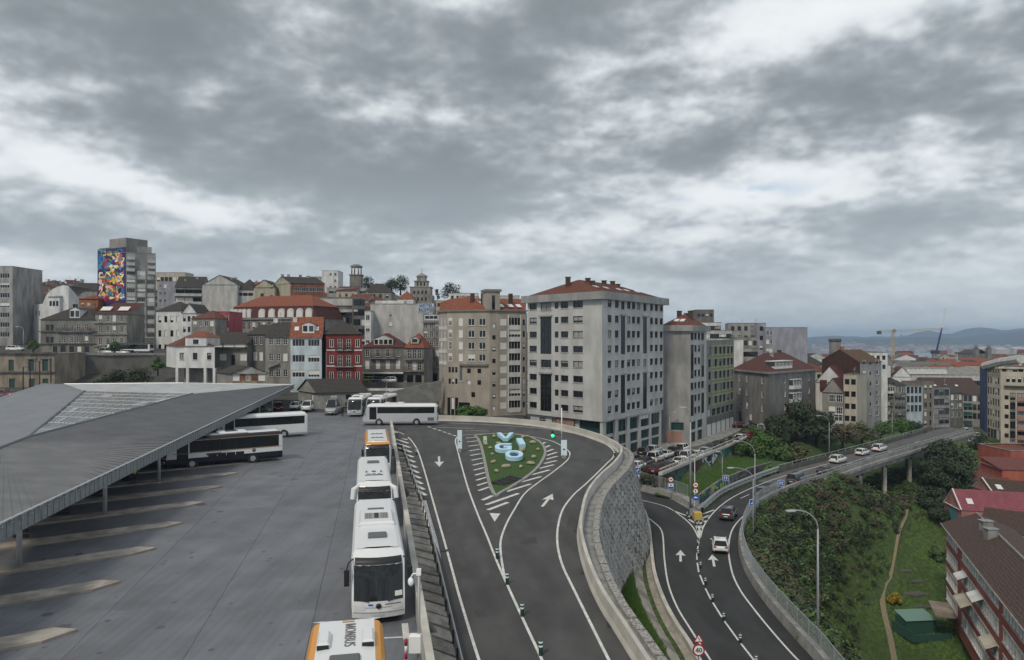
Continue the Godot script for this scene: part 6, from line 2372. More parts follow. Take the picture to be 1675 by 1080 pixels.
	for k in 3:
		block_on(B,"balcony",1,0.02,0.3,Yp(425 + k*9.5,d) - 9.0,Yp(420 + k*9.5,d) - 9.0,1.0,"main_wall")
		block_on(B,"balcony",1,0.72,0.98,Yp(429 + k*9.5,d) - 9.0,Yp(424 + k*9.5,d) - 9.0,1.0,"main_wall")
	block_on(B,"penthouse",1,0.1,0.86,Yp(413,d) - 9.0,Yp(401,d) - 9.0,-2.5,"grey_wall",10.0)
	block_on(B,"lift_house",0,0.4,0.98,Yp(413,d) - 9.0,Yp(388.5,d) - 9.0,-0.2,"mid_wall",8.0)
	block_on(B,"roof_wall",0,0.04,0.42,Yp(413,d) - 9.0,Yp(402,d) - 9.0,-0.1,"dark_wall",3.0)
	var mm := print_mat("mural",mural_image())
	var mq := S()
	var t0 := on_face(B,0,0.02,Yp(500,d) - 9.0,0.05)
	var ml: float = face_of(B,0)[3]
	var mhh := Yp(404,d) - Yp(500,d)
	quad_uv(mq,t0*Vector3.ZERO,t0*Vector3(ml - 0.05,0,0),t0*Vector3(ml - 0.05,mhh,0),t0*Vector3(0,mhh,0))
	part("mural",mq,mm,B)
	B = thing("belvedere_tower","stone tower with an open columned lantern on the skyline","tower",P(583,490,362))
	var st := S()
	box(st,Vector3(0,6,0),Vector3(5.6,12.0,5.6))
	part("shaft",st,M.stone_wall,B)
	st = S()
	box(st,Vector3(0,12.2,0),Vector3(6.4,0.5,6.4))
	part("cornice",st,M.stone_pale,B)
	for i in 8:
		st = S(true)
		var an := TAU*i / 8.0 + 0.2
		cyl(st,Vector3(cos(an)*2.5,12.3,sin(an)*2.5),Vector3(cos(an)*2.5,16.0,sin(an)*2.5),0.32,0.28,8)
		part("column",st,M.stone_pale,B)
	st = S()
	var rings := []
	for q in [[3.0,16.0],[3.1,16.6],[2.9,16.9],[1.6,17.5],[0.1,17.7]]:
		var ring := []
		for k in 8:
			ring.append(Vector3(cos(-TAU*k / 8 + 0.4)*q[0],q[1],sin(-TAU*k / 8 + 0.4)*q[0]))
		rings.append(ring)
	loft(st,rings)
	part("dome",st,M.stone_wall,B)
	B = thing("ornate_tower","pale stepped stone tower with turret and spike on the skyline","tower",P(690,500,302))
	var oy := 0.7
	for q in [[0.0,6.0,10.2,9.0],[6.0,10.5,8.4,7.6],[10.5,11.0,8.9,8.0],[11.0,14.2,5.4,5.0],[14.2,14.6,6.0,5.6],[14.6,17.0,3.7,3.5],[17.0,17.4,4.3,4.0]]:
		st = S()
		box(st,Vector3(-0.3 + 0.02*q[0],(q[0] + q[1]) / 2*oy,0),Vector3(q[2],(q[1] - q[0])*oy,q[3]))
		part("tier",st,M.stone_pale,B)
	for x in [-2.4,-0.8,0.8,2.4]:
		for y in [3.5,7.6]:
			st = S()
			box(st,Vector3(x - 0.2,y*oy,4.55 if y < 5 else 3.85),Vector3(0.7,1.4,0.12))
			part("window",st,M.glass,B)
	for x in [-1.4,0.0,1.4]:
		st = S()
		box(st,Vector3(x - 0.05,12.6*oy,2.53),Vector3(0.6,1.4,0.1))
		part("window",st,M.glass,B)
	st = S()
	rings = []
	for q in [[2.3,17.4],[1.9,18.2],[1.0,18.8],[0.15,19.4]]:
		var ring := []
		for k in 8:
			ring.append(Vector3(cos(-TAU*k / 8)*q[0],q[1]*oy,sin(-TAU*k / 8)*q[0]))
		rings.append(ring)
	loft(st,rings)
	part("cupola",st,M.stone_pale,B)
	st = S()
	cyl(st,Vector3(0,13.4,0),Vector3(0,16.0,0),0.12,0.04,5)
	part("spike",st,M.iron,B)
	var walls := ["white_wall","cream_wall","white_wall","main_wall","stone_pale","yellow_wall","grey_wall"]
	var roofs := ["terracotta","dark_roof","maroon_roof","terracotta_bright","terracotta"]
	var spots := []
	for i in 90:
		spots.append([rng.randf_range(14,165),rng.randf_range(285,520)])
	for i in 60:
		spots.append([rng.randf_range(255,560),rng.randf_range(310,480)])
	for i in 34:
		spots.append([rng.randf_range(560,870),rng.randf_range(260,430)])
	spots.sort_custom(func(a,b): return a[1] > b[1])
	for i in spots.size():
		var px: float = spots[i][0]
		var dd: float = spots[i][1]
		var w := rng.randf_range(6,12)
		var pw := w*F / dd
		var y0 := far_land(px,dd)
		var lim := 462.0 if px < 165 else (468.0 if px < 450 else (476.0 if px < 600 else 490.0))
		var tp := minf(y0 + rng.randf_range(7,15),Yp(lim + rng.randf_range(-4,12),dd))
		if tp < y0 + 3.0:
			tp = y0 + 3.0
		var fl := rng.randf() < 0.45
		var wn: String = walls[rng.randi_range(0,6)]
		var rf: String = roofs[rng.randi_range(0,4)] if not fl else "flat_roof"
		house("hill_house","%s %s hillside house, %s roof, %s" % ["front" if dd < 340.0 else ("middle" if dd < 420.0 else "back"),hue(wn),hue(rf) + (" flat" if fl else " tiled"),"left of the mural tower" if px < 110.0 else ("just beside the mural tower" if px < 200.0 else ("behind the blank gable" if px < 400.0 else ("behind the brick block" if px < 560.0 else ("by the ornate tower" if px < 700.0 else "above the beige flats"))))],px - pw / 2,dd,px + pw / 2,dd + rng.randf_range(-4,4),y0 - 3.0,tp,wn,{"roof": "flat" if fl else ("hip" if rng.randf() < 0.5 else "gable"),"rm": rf,"rh": rng.randf_range(1.6,3.0),"kind": ["white","plain","dark"][rng.randi_range(0,2)],"vis": tp - 6.5,"cs": 3.2,"group": "hillside houses of the old town","cat": "house","stacks": [[rng.randf(),0.5]]})
func dormer(B: Node3D,f: int,u: float,y: float,w: float,h: float,back: float,wall: String,roof: String) -> void:
	var L: float = face_of(B,f)[3]
	var t := on_face(B,f,L*u,y,-0.7)
	var st := S()
	box(st,Vector3(0,h / 2,-back / 2),Vector3(w,h,back),t)
	var dm := part("dormer",st,M.white_wall if wall == "white_frame" else M[wall],B)
	var rf := S()
	quad(rf,t*Vector3(-w / 2 - 0.2,h - 0.05,0.2),t*Vector3(0,h + w*0.22,0.2),t*Vector3(0,h + w*0.22,-back),t*Vector3(-w / 2 - 0.2,h - 0.05,-back))
	quad(rf,t*Vector3(0,h + w*0.22,0.2),t*Vector3(w / 2 + 0.2,h - 0.05,0.2),t*Vector3(w / 2 + 0.2,h - 0.05,-back),t*Vector3(0,h + w*0.22,-back))
	part("roof",rf,M[roof],dm)
	var g := S()
	tri(g,t*Vector3(-w / 2,h,0.0),t*Vector3(w / 2,h,0.0),t*Vector3(0,h + w*0.2,0.0))
	part("gable",g,M.white_wall,dm)
	var n := maxi(1,int(w / 1.1))
	for i in n:
		var wn := S()
		box(wn,Vector3(-w / 2 + w*(i + 0.5) / n,h*0.52,0.02),Vector3(w / n*0.72,h*0.66,0.05),t)
		part("window",wn,M.glass if i % 3 != 1 else M.glass_grey,dm)
func arched_dormer(B: Node3D,f: int,u: float,y: float,w: float,h: float) -> void:
	var L: float = face_of(B,f)[3]
	var t := on_face(B,f,L*u,y,0.12)
	var outl := PackedVector2Array()
	outl.append(Vector2(-w / 2,0))
	outl.append(Vector2(w / 2,0))
	for k in 9:
		var an := PI*k / 8.0
		outl.append(Vector2(cos(an)*w / 2,h - w / 2 + sin(an)*w / 2))
	for pass_ in 2:
		var st := S()
		var s := 1.0 if pass_ == 0 else 0.74
		var z := 0.0 if pass_ == 0 else 0.03
		var idx := Geometry2D.triangulate_polygon(outl)
		for i in range(0,idx.size(),3):
			var c := []
			for k in 3:
				var p := outl[idx[i + k]]
				c.append(t*Vector3(p.x*s,0.12 + p.y*s if pass_ else p.y,z))
			tri(st,c[0],c[1],c[2])
		if pass_ == 0:
			for k in outl.size():
				var a := outl[k]
				var b := outl[(k + 1) % outl.size()]
				quad(st,t*Vector3(b.x,b.y,0),t*Vector3(a.x,a.y,0),t*Vector3(a.x,a.y,-1.8),t*Vector3(b.x,b.y,-1.8))
		part("dormer" if pass_ == 0 else "dormer_pane",st,M.white_wall if pass_ == 0 else M.blind,B)
func mural_image() -> ImageTexture:
	var w := 192
	var h := 384
	var r := RandomNumberGenerator.new()
	r.seed = 5
	var im := Image.create_empty(w,h,false,Image.FORMAT_RGB8)
	var ground := Color(0.20,0.16,0.36)
	im.fill(ground)
	im.fill_rect(Rect2i(0,0,16,h),Color(0.12,0.20,0.36))
	im.fill_rect(Rect2i(10,280,170,70),Color(0.42,0.06,0.14))
	var tones := [Color(0.85,0.75,0.2),Color(0.70,0.08,0.12),Color(0.15,0.40,0.62),Color(0.88,0.72,0.70),Color(0.9,0.88,0.82),Color(0.08,0.08,0.12),Color(0.30,0.52,0.22),Color(0.24,0.52,0.68),Color(0.80,0.35,0.14),Color(0.55,0.12,0.30)]
	for i in 190:
		var c: Color = tones[r.randi_range(0,tones.size() - 1)]
		var x := r.randf_range(14,w - 20)
		var y := r.randf_range(20,h - 46)
		var an := r.randf_range(0,TAU)
		var bend := r.randf_range(-0.22,0.22)
		var rad := r.randf_range(3.0,9.0) if i > 60 else r.randf_range(8.0,20.0)
		var n := r.randi_range(3,14)
		var square := r.randf() < 0.35
		for k in n:
			var q := rad*(1.0 - 0.8*k / n)
			for yy in range(int(y - q),int(y + q) + 1):
				var half := q*0.7 if square else sqrt(maxf(0.0,q*q - (yy - y)*(yy - y)))
				if yy >= 0 and yy < h:
					im.fill_rect(Rect2i(int(clampf(x - half,6,w - 12)),yy,int(half*2.0) + 1,1),c)
			x = clampf(x + cos(an)*4.5,8,w - 14)
			y = clampf(y + sin(an)*4.5,6,h - 10)
			an += bend
	return ImageTexture.create_from_image(im)
# ---------------------------------------------------------------- the right-hand side
func build_right_city() -> void:
	var B: Node3D
	var list := [
		["brown_tower","brown crenellated tower top on the skyline behind the grey blocks",1139,262,1168,262,-5.0,507.0,"dark_wall",{"roof": "flat","n": 4,"vis": 20.0,"kind": "plain","h": 1.0}],
		["stepped_flats","white stepped flats with terraces behind the lime banded block",1135,232,1180,232,-8.0,528.0,"white_wall",{"roof": "flat","n": 5,"vis": 12.0,"kind": "dark","w": 2.0,"deep": 14}],
		["stepped_flats","white flats with dark roof terrace left of the grey blank gable",1150,226,1197,226,-8.0,541.0,"main_wall",{"roof": "flat","n": 5,"vis": 10.0,"kind": "plain","w": 2.2}],
		["grey_block","long grey block with lilac side and small balconies on the skyline",1192,242,1238,240,-8.0,529.0,"grey_wall",{"roof": "flat","deep": 18,"n": 4,"vis": 13.0,"kind": "dark"}],
		["lilac_block","pale lilac blank sided block at the right of the skyline row",1252,236,1321,236,-8.0,536.0,"lilac_wall",{"roof": "flat","deep": 20,"n": 2,"u1": 0.16,"vis": 6.0,"kind": "white","fh": 2.9}],
		["lilac_wing","narrow lilac grey wing left of the pale lilac block",1238,238,1253,238,-8.0,529.0,"lilac_wall",{"roof": "flat","n": 1,"vis": 8.0,"kind": "plain"}],
		["white_house","plain white house end left of the maroon corner roof",1198,206,1216,206,-8.0,556.0,"white_wall",{"roof": "flat","bare": true}],
		["grey_house","grey house with a dark balcony strip behind the maroon corner roof",1214,214,1240,214,-8.0,570.0,"grey_wall",{"roof": "flat","n": 3,"vis": 4.0,"kind": "plain","w": 2.0}],
		["cream_house","cream houses behind the maroon roof, below the lilac wing",1200,222,1240,222,-8.0,552.0,"stone_pale",{"roof": "flat","n": 5,"vis": 8.0,"kind": "plain"}],
		["white_red_roof_house","white gabled house with two small maroon roofs beside the stone corner house",1335,194,1380,190,-14.0,624.0,"white_wall",{"roof": "gable","ridge": 1,"rm": "maroon_roof","rh": 4.2,"bare": true}],
		["narrow_stone_house","narrow grey stone house with white glazed bays below the maroon gables",1345,186,1380,183,-16.0,641.0,"stone_pale",{"roof": "gable","ridge": 1,"rm": "maroon_roof","rh": 3.6,"n": 2,"w": 1.5,"h": 1.9,"kind": "gallery","vis": -13.0,"u0": 0.3,"near": true}],
		["cream_tower","slim cream rendered tower between the stone house and the grey flats",1380,184,1402,182,-16.0,613.0,"cream_wall",{"roof": "flat","n": 2,"w": 1.1,"h": 1.4,"kind": "plain","vis": -14.0,"near": true}],
		["white_block","white block end behind the ochre roofed flats",1412,246,1452,246,-17.0,577.0,"white_wall",{"roof": "flat","n": 4,"vis": 2.0,"kind": "plain"}],
		["old_tenement","old grey tenement with a white top bay right of the grey flats",1443,250,1463,250,-17.3,626.0,"stone_wall",{"roof": "hip","rm": "dark_roof","rh": 2.6,"n": 3,"w": 1.2,"h": 2.0,"kind": "white","near": true}],
		["old_tenement","dark old tenement with iron balconies left of the pale blue block",1463,249,1482,250,-17.3,630.0,"mid_wall",{"roof": "hip","rm": "dark_roof","rh": 2.4,"n": 3,"w": 1.2,"h": 2.0,"kind": "sash","near": true}],
		["pale_blue_block","pale blue grey block with tall paired windows at the end of the viaduct",1482,251,1509.5,252,-17.3,632.0,"sky_wall",{"roof": "flat","n": 4,"w": 1.2,"h": 2.3,"kind": "tall","near": true,"fh": 3.2,"vis": -13.0}],
		["brown_house","brown grey house with small windows right of the pale blue block",1509.5,252,1528,253,-17.3,626.0,"beige_dark",{"roof": "flat","n": 2,"w": 1.1,"h": 1.7,"kind": "plain","near": true}],
		["grey_block","grey modern block with wide dark windows facing the roundabout",1527,252,1554,254,-17.3,636.0,"grey_wall",{"roof": "flat","n": 3,"w": 2.2,"h": 2.2,"kind": "dark","near": true,"fh": 3.3}],
		["dark_house","dark stone house with a pair of bright windows near the top",1554,256,1575,257,-17.3,643.0,"dark_wall",{"roof": "hip","rm": "dark_roof","rh": 2.6,"n": 3,"w": 1.1,"h": 1.9,"kind": "white","near": true}],
		["netted_house","dark stone house with green netting over its balconies",1575,256,1607,254,-17.3,645.0,"mid_wall",{"roof": "hip","rm": "brown_roof","rh": 2.2,"n": 4,"w": 1.1,"h": 2.1,"kind": "plain","near": true}],
		["long_white_hall","very long pale building with a row of round topped roof windows",1460,325,1612,322,-25.0,613.0,"main_wall",{"roof": "gable","rm": "concrete_grey","rh": 3.0,"deep": 22,"n": 18,"w": 3.0,"h": 2.6,"kind": "plain","vis": -8.0,"first": 5.2}],
		["brown_hall","broad brown tiled roof in front of the long pale building",1520,292,1608,288,-22.0,640.0,"stone_pale",{"roof": "gable","rm": "brown_roof","rh": 5.0,"deep": 24,"n": 10,"vis": -12.0,"skylights": [0.2,0.4,0.6]}],
		["white_gable_hall","white gabled end with red roof edge left of the long pale building",1460,300,1491,298,-20.0,616.0,"white_wall",{"roof": "gable","ridge": 1,"rm": "maroon_roof","rh": 4.0,"bare": true}],
	]
	for q in list:
		house(q[0],q[1],q[2],q[3],q[4],q[5],q[6],Yp(q[7],q[3]),q[8],q[9])
	B = get_node("long_white_hall")
	for i in 9:
		arched_dormer(B,0,0.2 + i*0.045,Yp(613,325) + 25.0 + 0.2,2.6,2.2)
	B = get_node("netted_house")
	for k in 3:
		var y := Yp(645,256) + 17.3 - 4.2 - k*3.1
		balcony(B,0,0.05,0.5,y,0.9)
		var L: float = face_of(B,0)[3]
		mat("net_green",Color(0.010,0.075,0.050),0.9) if k == 0 else null
		block_on(B,"netting",0,0.04,0.42,y + 0.05,y + 1.1,1.0,"net_green")
	for nm in ["old_tenement","old_tenement_001"]:
		B = get_node(nm)
		for k in 3:
			balcony(B,0,0.05,0.95,Yp(628,250) + 17.3 - 4.4 - k*3.1,0.8)
	B = get_node("old_tenement")
	gallery(B,0,0.35,0.98,[Yp(629,250) + 14.2],2.6,0.9)
	B = get_node("narrow_stone_house")
	gallery(B,0,0.62,0.98,[4.6,8.0,1.4],2.6,0.8)
	B = get_node("white_red_roof_house")
	block_on(B,"red_roof",0,0.15,0.4,Yp(640,192) + 14.0,Yp(622,192) + 14.0,0.4,"maroon_roof")
	B = building("grey_flats","grey flats with tall rust coloured side wall and ochre roof",{"fac": [V(1345,215),V(1407,190),V(1442,196)],"base": -17.0,"top": Yp(593,190),"wall": "grey_wall","near": true,"wins": [[1,[0.2,0.8],rows(6,Yp(683,190),2.75),1.5,1.3,"white"],[1,[0.48],rows(6,Yp(683,190),2.75),0.8,0.9,"plain"]]})
	var H := Yp(593,190) + 17.0
	block_on(B,"rust_cladding",0,-0.002,1.002,0.0,H,0.06,"rust_wall")
	roof_on(B,B.get_meta("pts"),H,{"roof": "gable","rm": "ochre_roof","rh": 3.2,"ridge": 1,"over": 0.3,"gm": "rust_wall","stacks": [[0.1,0.5,"brick_red"]]})
	B = building("blue_edged_block","cream office block with many dark windows and a bright blue end wall",{"fac": [V(1606,236),V(1615,224),V(1640,214)],"base": -17.3,"top": Yp(613,224),"wall": "cream_wall","near": true,"roof": "flat","wins": [[1,cols(6),rows(6,Yp(696,224),3.3),1.1,2.1,"plain"],[1,cols(5),[-17.0],2.0,3.2,"plain"]]})
	block_on(B,"blue_wall",0,-0.02,1.02,2.0,Yp(602,224) + 17.3,0.5,"blue_wall")
	block_on(B,"roof_storey",1,0.05,1.0,Yp(613,224) + 17.3,Yp(602,224) + 17.3,-1.2,"mid_wall",8.0)
	var bt := S()
	tube(bt,[on_face(B,1,-1.5,Yp(602,224) + 17.8,0.0).origin,on_face(B,1,7.0,Yp(594,224) + 17.8,-1.0).origin,on_face(B,1,17.0,Yp(588,224) + 17.8,-2.0).origin],1.3,8)
	part("curved_eave",bt,M.main_wall,B)
	B = building("cream_block","cream apartment block with dark balconies cut by the right edge of the view",{"fac": [V(1637,190),V(1712,184)],"deep": 14.0,"base": -19.0,"top": Yp(601,190),"wall": "cream_wall","near": true,"roof": "flat","wins": [[0,[0.135],rows(6,Yp(731,190),2.5),0.9,1.1,"plain"],[0,[0.27],rows(6,Yp(731.5,190),2.5),1.2,1.9,"dark"],[0,[0.47,0.72],rows(6,Yp(731.5,190),2.5),2.0,1.9,"dark"],[0,cols(7,0.1,1.0),[Yp(625,190)],0.8,1.4,"plain"],[0,cols(8,0.02,1.0),[Yp(608,190)],1.0,0.8,"plain"]]})
	for k in 6:
		balcony(B,0,0.22,0.33,Yp(731.5,190) + 19.0 + k*2.5,0.45)
		balcony(B,0,0.38,0.6,Yp(731.5,190) + 19.0 + k*2.5,0.9,"pink_panel")
	block_on(B,"planter",0,0.08,1.0,Yp(634,190) + 19.0,Yp(630.5,190) + 19.0,0.6,"dark_roof")
	band(B,"cornice",1,Yp(603,190) + 19.0,0.5,0.5,"cream_wall")
	var A := Vector2(64.4,-107.0)
	var dirv := Vector2(-13.5,34.0).normalized()
	var E := A + dirv*46.0
	var ey := -15.7
	var N := Vector2(-dirv.y,dirv.x)
	B = thing("brick_flats","red brick flats with bands of white framed windows and brown tiled roof","building",Vector3(A.x,-26.9,A.y))
	var off := Vector2(A.x,A.y)
	var w := Vector2(9.5,3.8)
	var p0 := Vector2.ZERO
	var p1 := E - off
	var p2 := p1 + Vector2(dirv.y,-dirv.x)*-1.0*-1.0*13.0
	p2 = p1 + Vector2(0.93,0.37)*8.6
	var p3 := p0 + Vector2(0.93,0.37)*8.6
	B.set_meta("pts",[p0,p1,p2,p3])
	B.set_meta("H",12.9)
	var holes := []
	var L := p0.distance_to(p1)
	var tf: Array = face_of(B,0)
	var bays := [[0.4,8.4,7],[11.2,30.4,16],[32.0,45.4,11]]
	for k in 4:
		var y := 12.9 - 1.95 - k*2.95
		for b in bays:
			var n: int = b[2]
			for i in n:
				var ww: float = (b[1] - b[0]) / n
				var c: float = b[0] + (i + 0.5)*ww
				holes.append(Rect2(c - ww / 2 + 0.05,y,ww - 0.10,1.55))
				var blank: int = 3 if rng.randf() < 0.62 else rng.randi_range(0,2)
				var ms := window_mesh(ww - 0.10,1.55,"white",blank,M.white_wall)
				var win := placed("window",ms[0],on_face(B,0,c,y),B)
				placed("pane",ms[1],Transform3D(),win)
	var st := S()
	wall_face(st,p0,p1,0.0,12.9,holes)
	wall_face(st,p1,p2,0.0,12.9,[])
	wall_face(st,p2,p3,0.0,12.9,[])
	wall_face(st,p3,p0,0.0,12.9,[])
	part("wall",st,M.brick_red,B)
	for k in 4:
		var y := 12.9 - 1.95 - k*2.95
		for b in bays:
			block_on(B,"window_band",0,b[0] / L,b[1] / L,y + 1.56,y + 1.74,0.05,"white_wall")
			block_on(B,"window_band",0,b[0] / L,b[1] / L,y - 0.16,y - 0.01,0.07,"white_wall")
	var e := [p0 - dirv*0.6 - Vector2(0.93,0.37)*0.6,p1 - Vector2(0.93,0.37)*0.6,p2,p3 - dirv*0.6]
	var m0: Vector2 = (e[0] + e[3])*0.5
	var m1: Vector2 = (e[1] + e[2])*0.5
	var rs := S()
	slope(rs,v3(e[0],12.9),v3(e[1],12.9),v3(m1,14.8),v3(m0,14.8),0.36)
	slope(rs,v3(e[2],12.9),v3(e[3],12.9),v3(m0,14.8),v3(m1,14.8),0.36)
	part("roof",rs,M.brown_roof,B)
	var rg := S()
	tube(rg,[v3(m0,14.86),v3(m1,14.86)],0.14,6)
	tube(rg,[v3(e[0],12.86),v3(e[1],12.86)],0.1,6)
	part("ridge_tile",rg,M.concrete_grey,B)
	var gb := S()
	tri(gb,v3(p3,12.9),v3(p0,12.9),v3((p0 + p3)*0.5,14.7))
	tri(gb,v3(p1,12.9),v3(p2,12.9),v3((p1 + p2)*0.5,14.7))
	part("gable",gb,M.brick_red,B)
	for q in [[8.0,3.4,1.3],[12.5,3.0,1.6],[30.0,3.4,1.3]]:
		var c: Vector2 = p0 + dirv*q[0] + Vector2(0.93,0.37)*q[1]
		var cs := S()
		box(cs,v3(c,14.5),Vector3(1.3,2.2,1.0))
		box(cs,v3(c,15.66),Vector3(1.55,0.12,1.25))
		part("chimney",cs,M.concrete_grey,B)
	for q in [[12.0,1,3.0],[12.0,2,5.0],[20.0,1,3.6],[26.5,2,3.6]]:
		var y: float = 12.9 - 0.25 - q[1]*2.95
		var t := on_face(B,0,q[0] + q[2] / 2,y)
		var aw := S()
		quad(aw,t*Vector3(-q[2] / 2,-0.55,1.2),t*Vector3(q[2] / 2,-0.55,1.2),t*Vector3(q[2] / 2,0,0.06),t*Vector3(-q[2] / 2,0,0.06))
		quad(aw,t*Vector3(-q[2] / 2,-0.75,1.21),t*Vector3(q[2] / 2,-0.75,1.21),t*Vector3(q[2] / 2,-0.55,1.2),t*Vector3(-q[2] / 2,-0.55,1.2))
		part("awning",aw,M.cream_wall if q[1] == 2 else M.white_wall,B)
	var an := S()
	box(an,Vector3.ZERO,Vector3(2.6,0.2,6.0),Transform3D(Basis(Vector3.UP,atan2(dirv.x,dirv.y)),v3(p0 + dirv*7.0 - Vector2(0.93,0.37)*1.6,2.5)))
	part("entrance_canopy",an,M.sand_wall,B)
	B = building("pink_mural_house","pink gabled house with magenta sheet roof and an umbrella painted on its gable",{"fac": [V(1545,134),V(1573,127),V(1760,122)],"base": -28.0,"top": Yp(832,128),"wall": "pink_wall","near": true})
	var pts: Array = B.get_meta("pts")
	var hp := Yp(832,128) + 28.0
	roof_on(B,pts,hp,{"roof": "gable","rm": "magenta_sheet","rh": 3.0,"ridge": 1,"over": 0.3,"gm": "pink_wall","em": "white_wall","skylights": [0.12]})
	var um := S()
	var t0 := on_face(B,0,face_of(B,0)[3]*0.52,hp - 2.6,0.04)
	for k in 10:
		var a0 := PI*k / 10.0
		var a1 := PI*(k + 1) / 10.0
		tri(um,t0*Vector3.ZERO,t0*Vector3(cos(a0)*1.9,sin(a0)*2.6,0),t0*Vector3(cos(a1)*1.9,sin(a1)*2.6,0))
	plain("mural_teal",Color(0.06,0.20,0.25),0.85)
	part("painted_umbrella",um,M.mural_teal,B)
	var us := S()
	box(us,Vector3(-0.2,-1.3,0),Vector3(1.5,2.4,0.02),t0)
	part("painted_figure",us,M.sand_wall,B)
	var tr := S()
	var ga: Vector2 = pts[0]
	var gc: Vector2 = pts[1]
	tube(tr,[v3(ga,hp - 0.05),v3((ga + gc)*0.5,hp + 2.95),v3(gc,hp - 0.05)],0.16,5)
	part("verge_trim",tr,M.white_wall,B)
	var seam := S()
	for i in 34:
		var u := i / 33.0
		var r0: Vector2 = (pts[0] + pts[1])*0.5
		var r1: Vector2 = (pts[3] + pts[2])*0.5
		tube(seam,[v3((pts[1] as Vector2).lerp(pts[2],u),hp + 0.02),v3(r0.lerp(r1,u),hp + 3.02)],0.05,4,false)
	stuff(part("roof_seam",seam,M.magenta_sheet,B))
	B = building("pink_gable_house","small pink gable with white edge and dark tiled roof behind the magenta roof",{"fac": [V(1591,146),V(1624,140),V(1760,134)],"base": -28.0,"top": Yp(802,142),"wall": "pink_wall","near": true})
	pts = B.get_meta("pts")
	hp = Yp(802,142) + 28.0
	roof_on(B,pts,hp,{"roof": "gable","rm": "brown_roof","rh": 2.2,"ridge": 1,"over": 0.3,"gm": "pink_wall","skylights": [0.15]})
	tr = S()
	tube(tr,[v3(pts[0],hp),v3((pts[0] + pts[1])*0.5,hp + 2.25),v3(pts[1],hp)],0.16,5)
	part("verge_trim",tr,M.white_wall,B)
	B = house("brown_tiled_hall","low hall with worn brown tiled roof between the brick flats and the pink house",1606,117,1740,110,-27.0,Yp(872,114),"mid_wall",{"roof": "gable","rm": "brown_roof","rh": 2.6,"deep": 9,"bare": true})
	B = building("red_roofed_hall","big hall with plain red roof and pale blank side wall by the dark trees",{"fac": [V(1573,176),V(1604,151),V(1668,149)],"base": -26.0,"top": Yp(800,151),"wall": "stone_pale","near": true})
	roof_on(B,B.get_meta("pts"),Yp(800,151) + 26.0,{"roof": "mono","rm": "red_sheet","rh": 1.5,"ridge": 1,"over": 0.3,"gm": "stone_pale"})
	B = house("brick_red_house","small red brick house with red flat roof behind the red roofed hall",1653,172,1730,172,-22.0,Yp(738,172),"brick_red",{"roof": "flat","rm": "red_sheet","deep": 12,"bare": true})
	B = house("red_annex","low red roofed annex between the red hall and the brick house",1640,160,1740,158,-26.0,Yp(768,160),"brick_red",{"roof": "mono","rm": "red_sheet","rh": 1.2,"deep": 10,"bare": true})
	var s := thing("garden_shed","green tarpaulin covered shed in the vegetable plots by the brick flats","shed",Vector3(57.6,land(57.6,103.0) - 0.1,-103.0),0.1)
	plain("tarp",Color(0.03,0.085,0.065),0.6)
	plain("tarp_top",Color(0.13,0.24,0.20),0.55)
	st = S()
	box(st,Vector3(0,1.1,0),Vector3(4.4,2.2,2.6))
	part("wall",st,M.tarp,s)
	st = S()
	quad(st,Vector3(-2.4,2.2,1.5),Vector3(2.4,2.2,1.5),Vector3(2.2,2.75,-1.5),Vector3(-2.2,2.75,-1.5))
	part("roof",st,M.tarp_top,s)
	st = S()
	box(st,Vector3(-2.7,0.7,1.0),Vector3(0.08,1.4,4.6))
	box(st,Vector3(0.2,0.5,3.3),Vector3(5.8,1.0,0.06))
	part("screen",st,M.tarp,s)
	var rubble := [[65.0,119.0,0.9],[63.5,113.5,1.7],[65.5,116.5,1.0],[62.5,110.0,1.2]]
	for i in rubble.size():
		var q: Array = rubble[i]
		var o := part("plot_wall",rock_shape(30 + i),M.concrete_dark)
		o.position = Vector3(q[0],land(q[0],q[1]) - 0.2,-q[1])
		o.scale = Vector3(q[2]*1.2,0.8,q[2]*0.4)
		tag(o,["grey rubble edge at the far side of the vegetable plots","long dark rubble edge across the vegetable plots","pale rubble heap beside the brick flats","dark rubble bank just above the green shed"][i],"rubble","rubble edges of the plots")
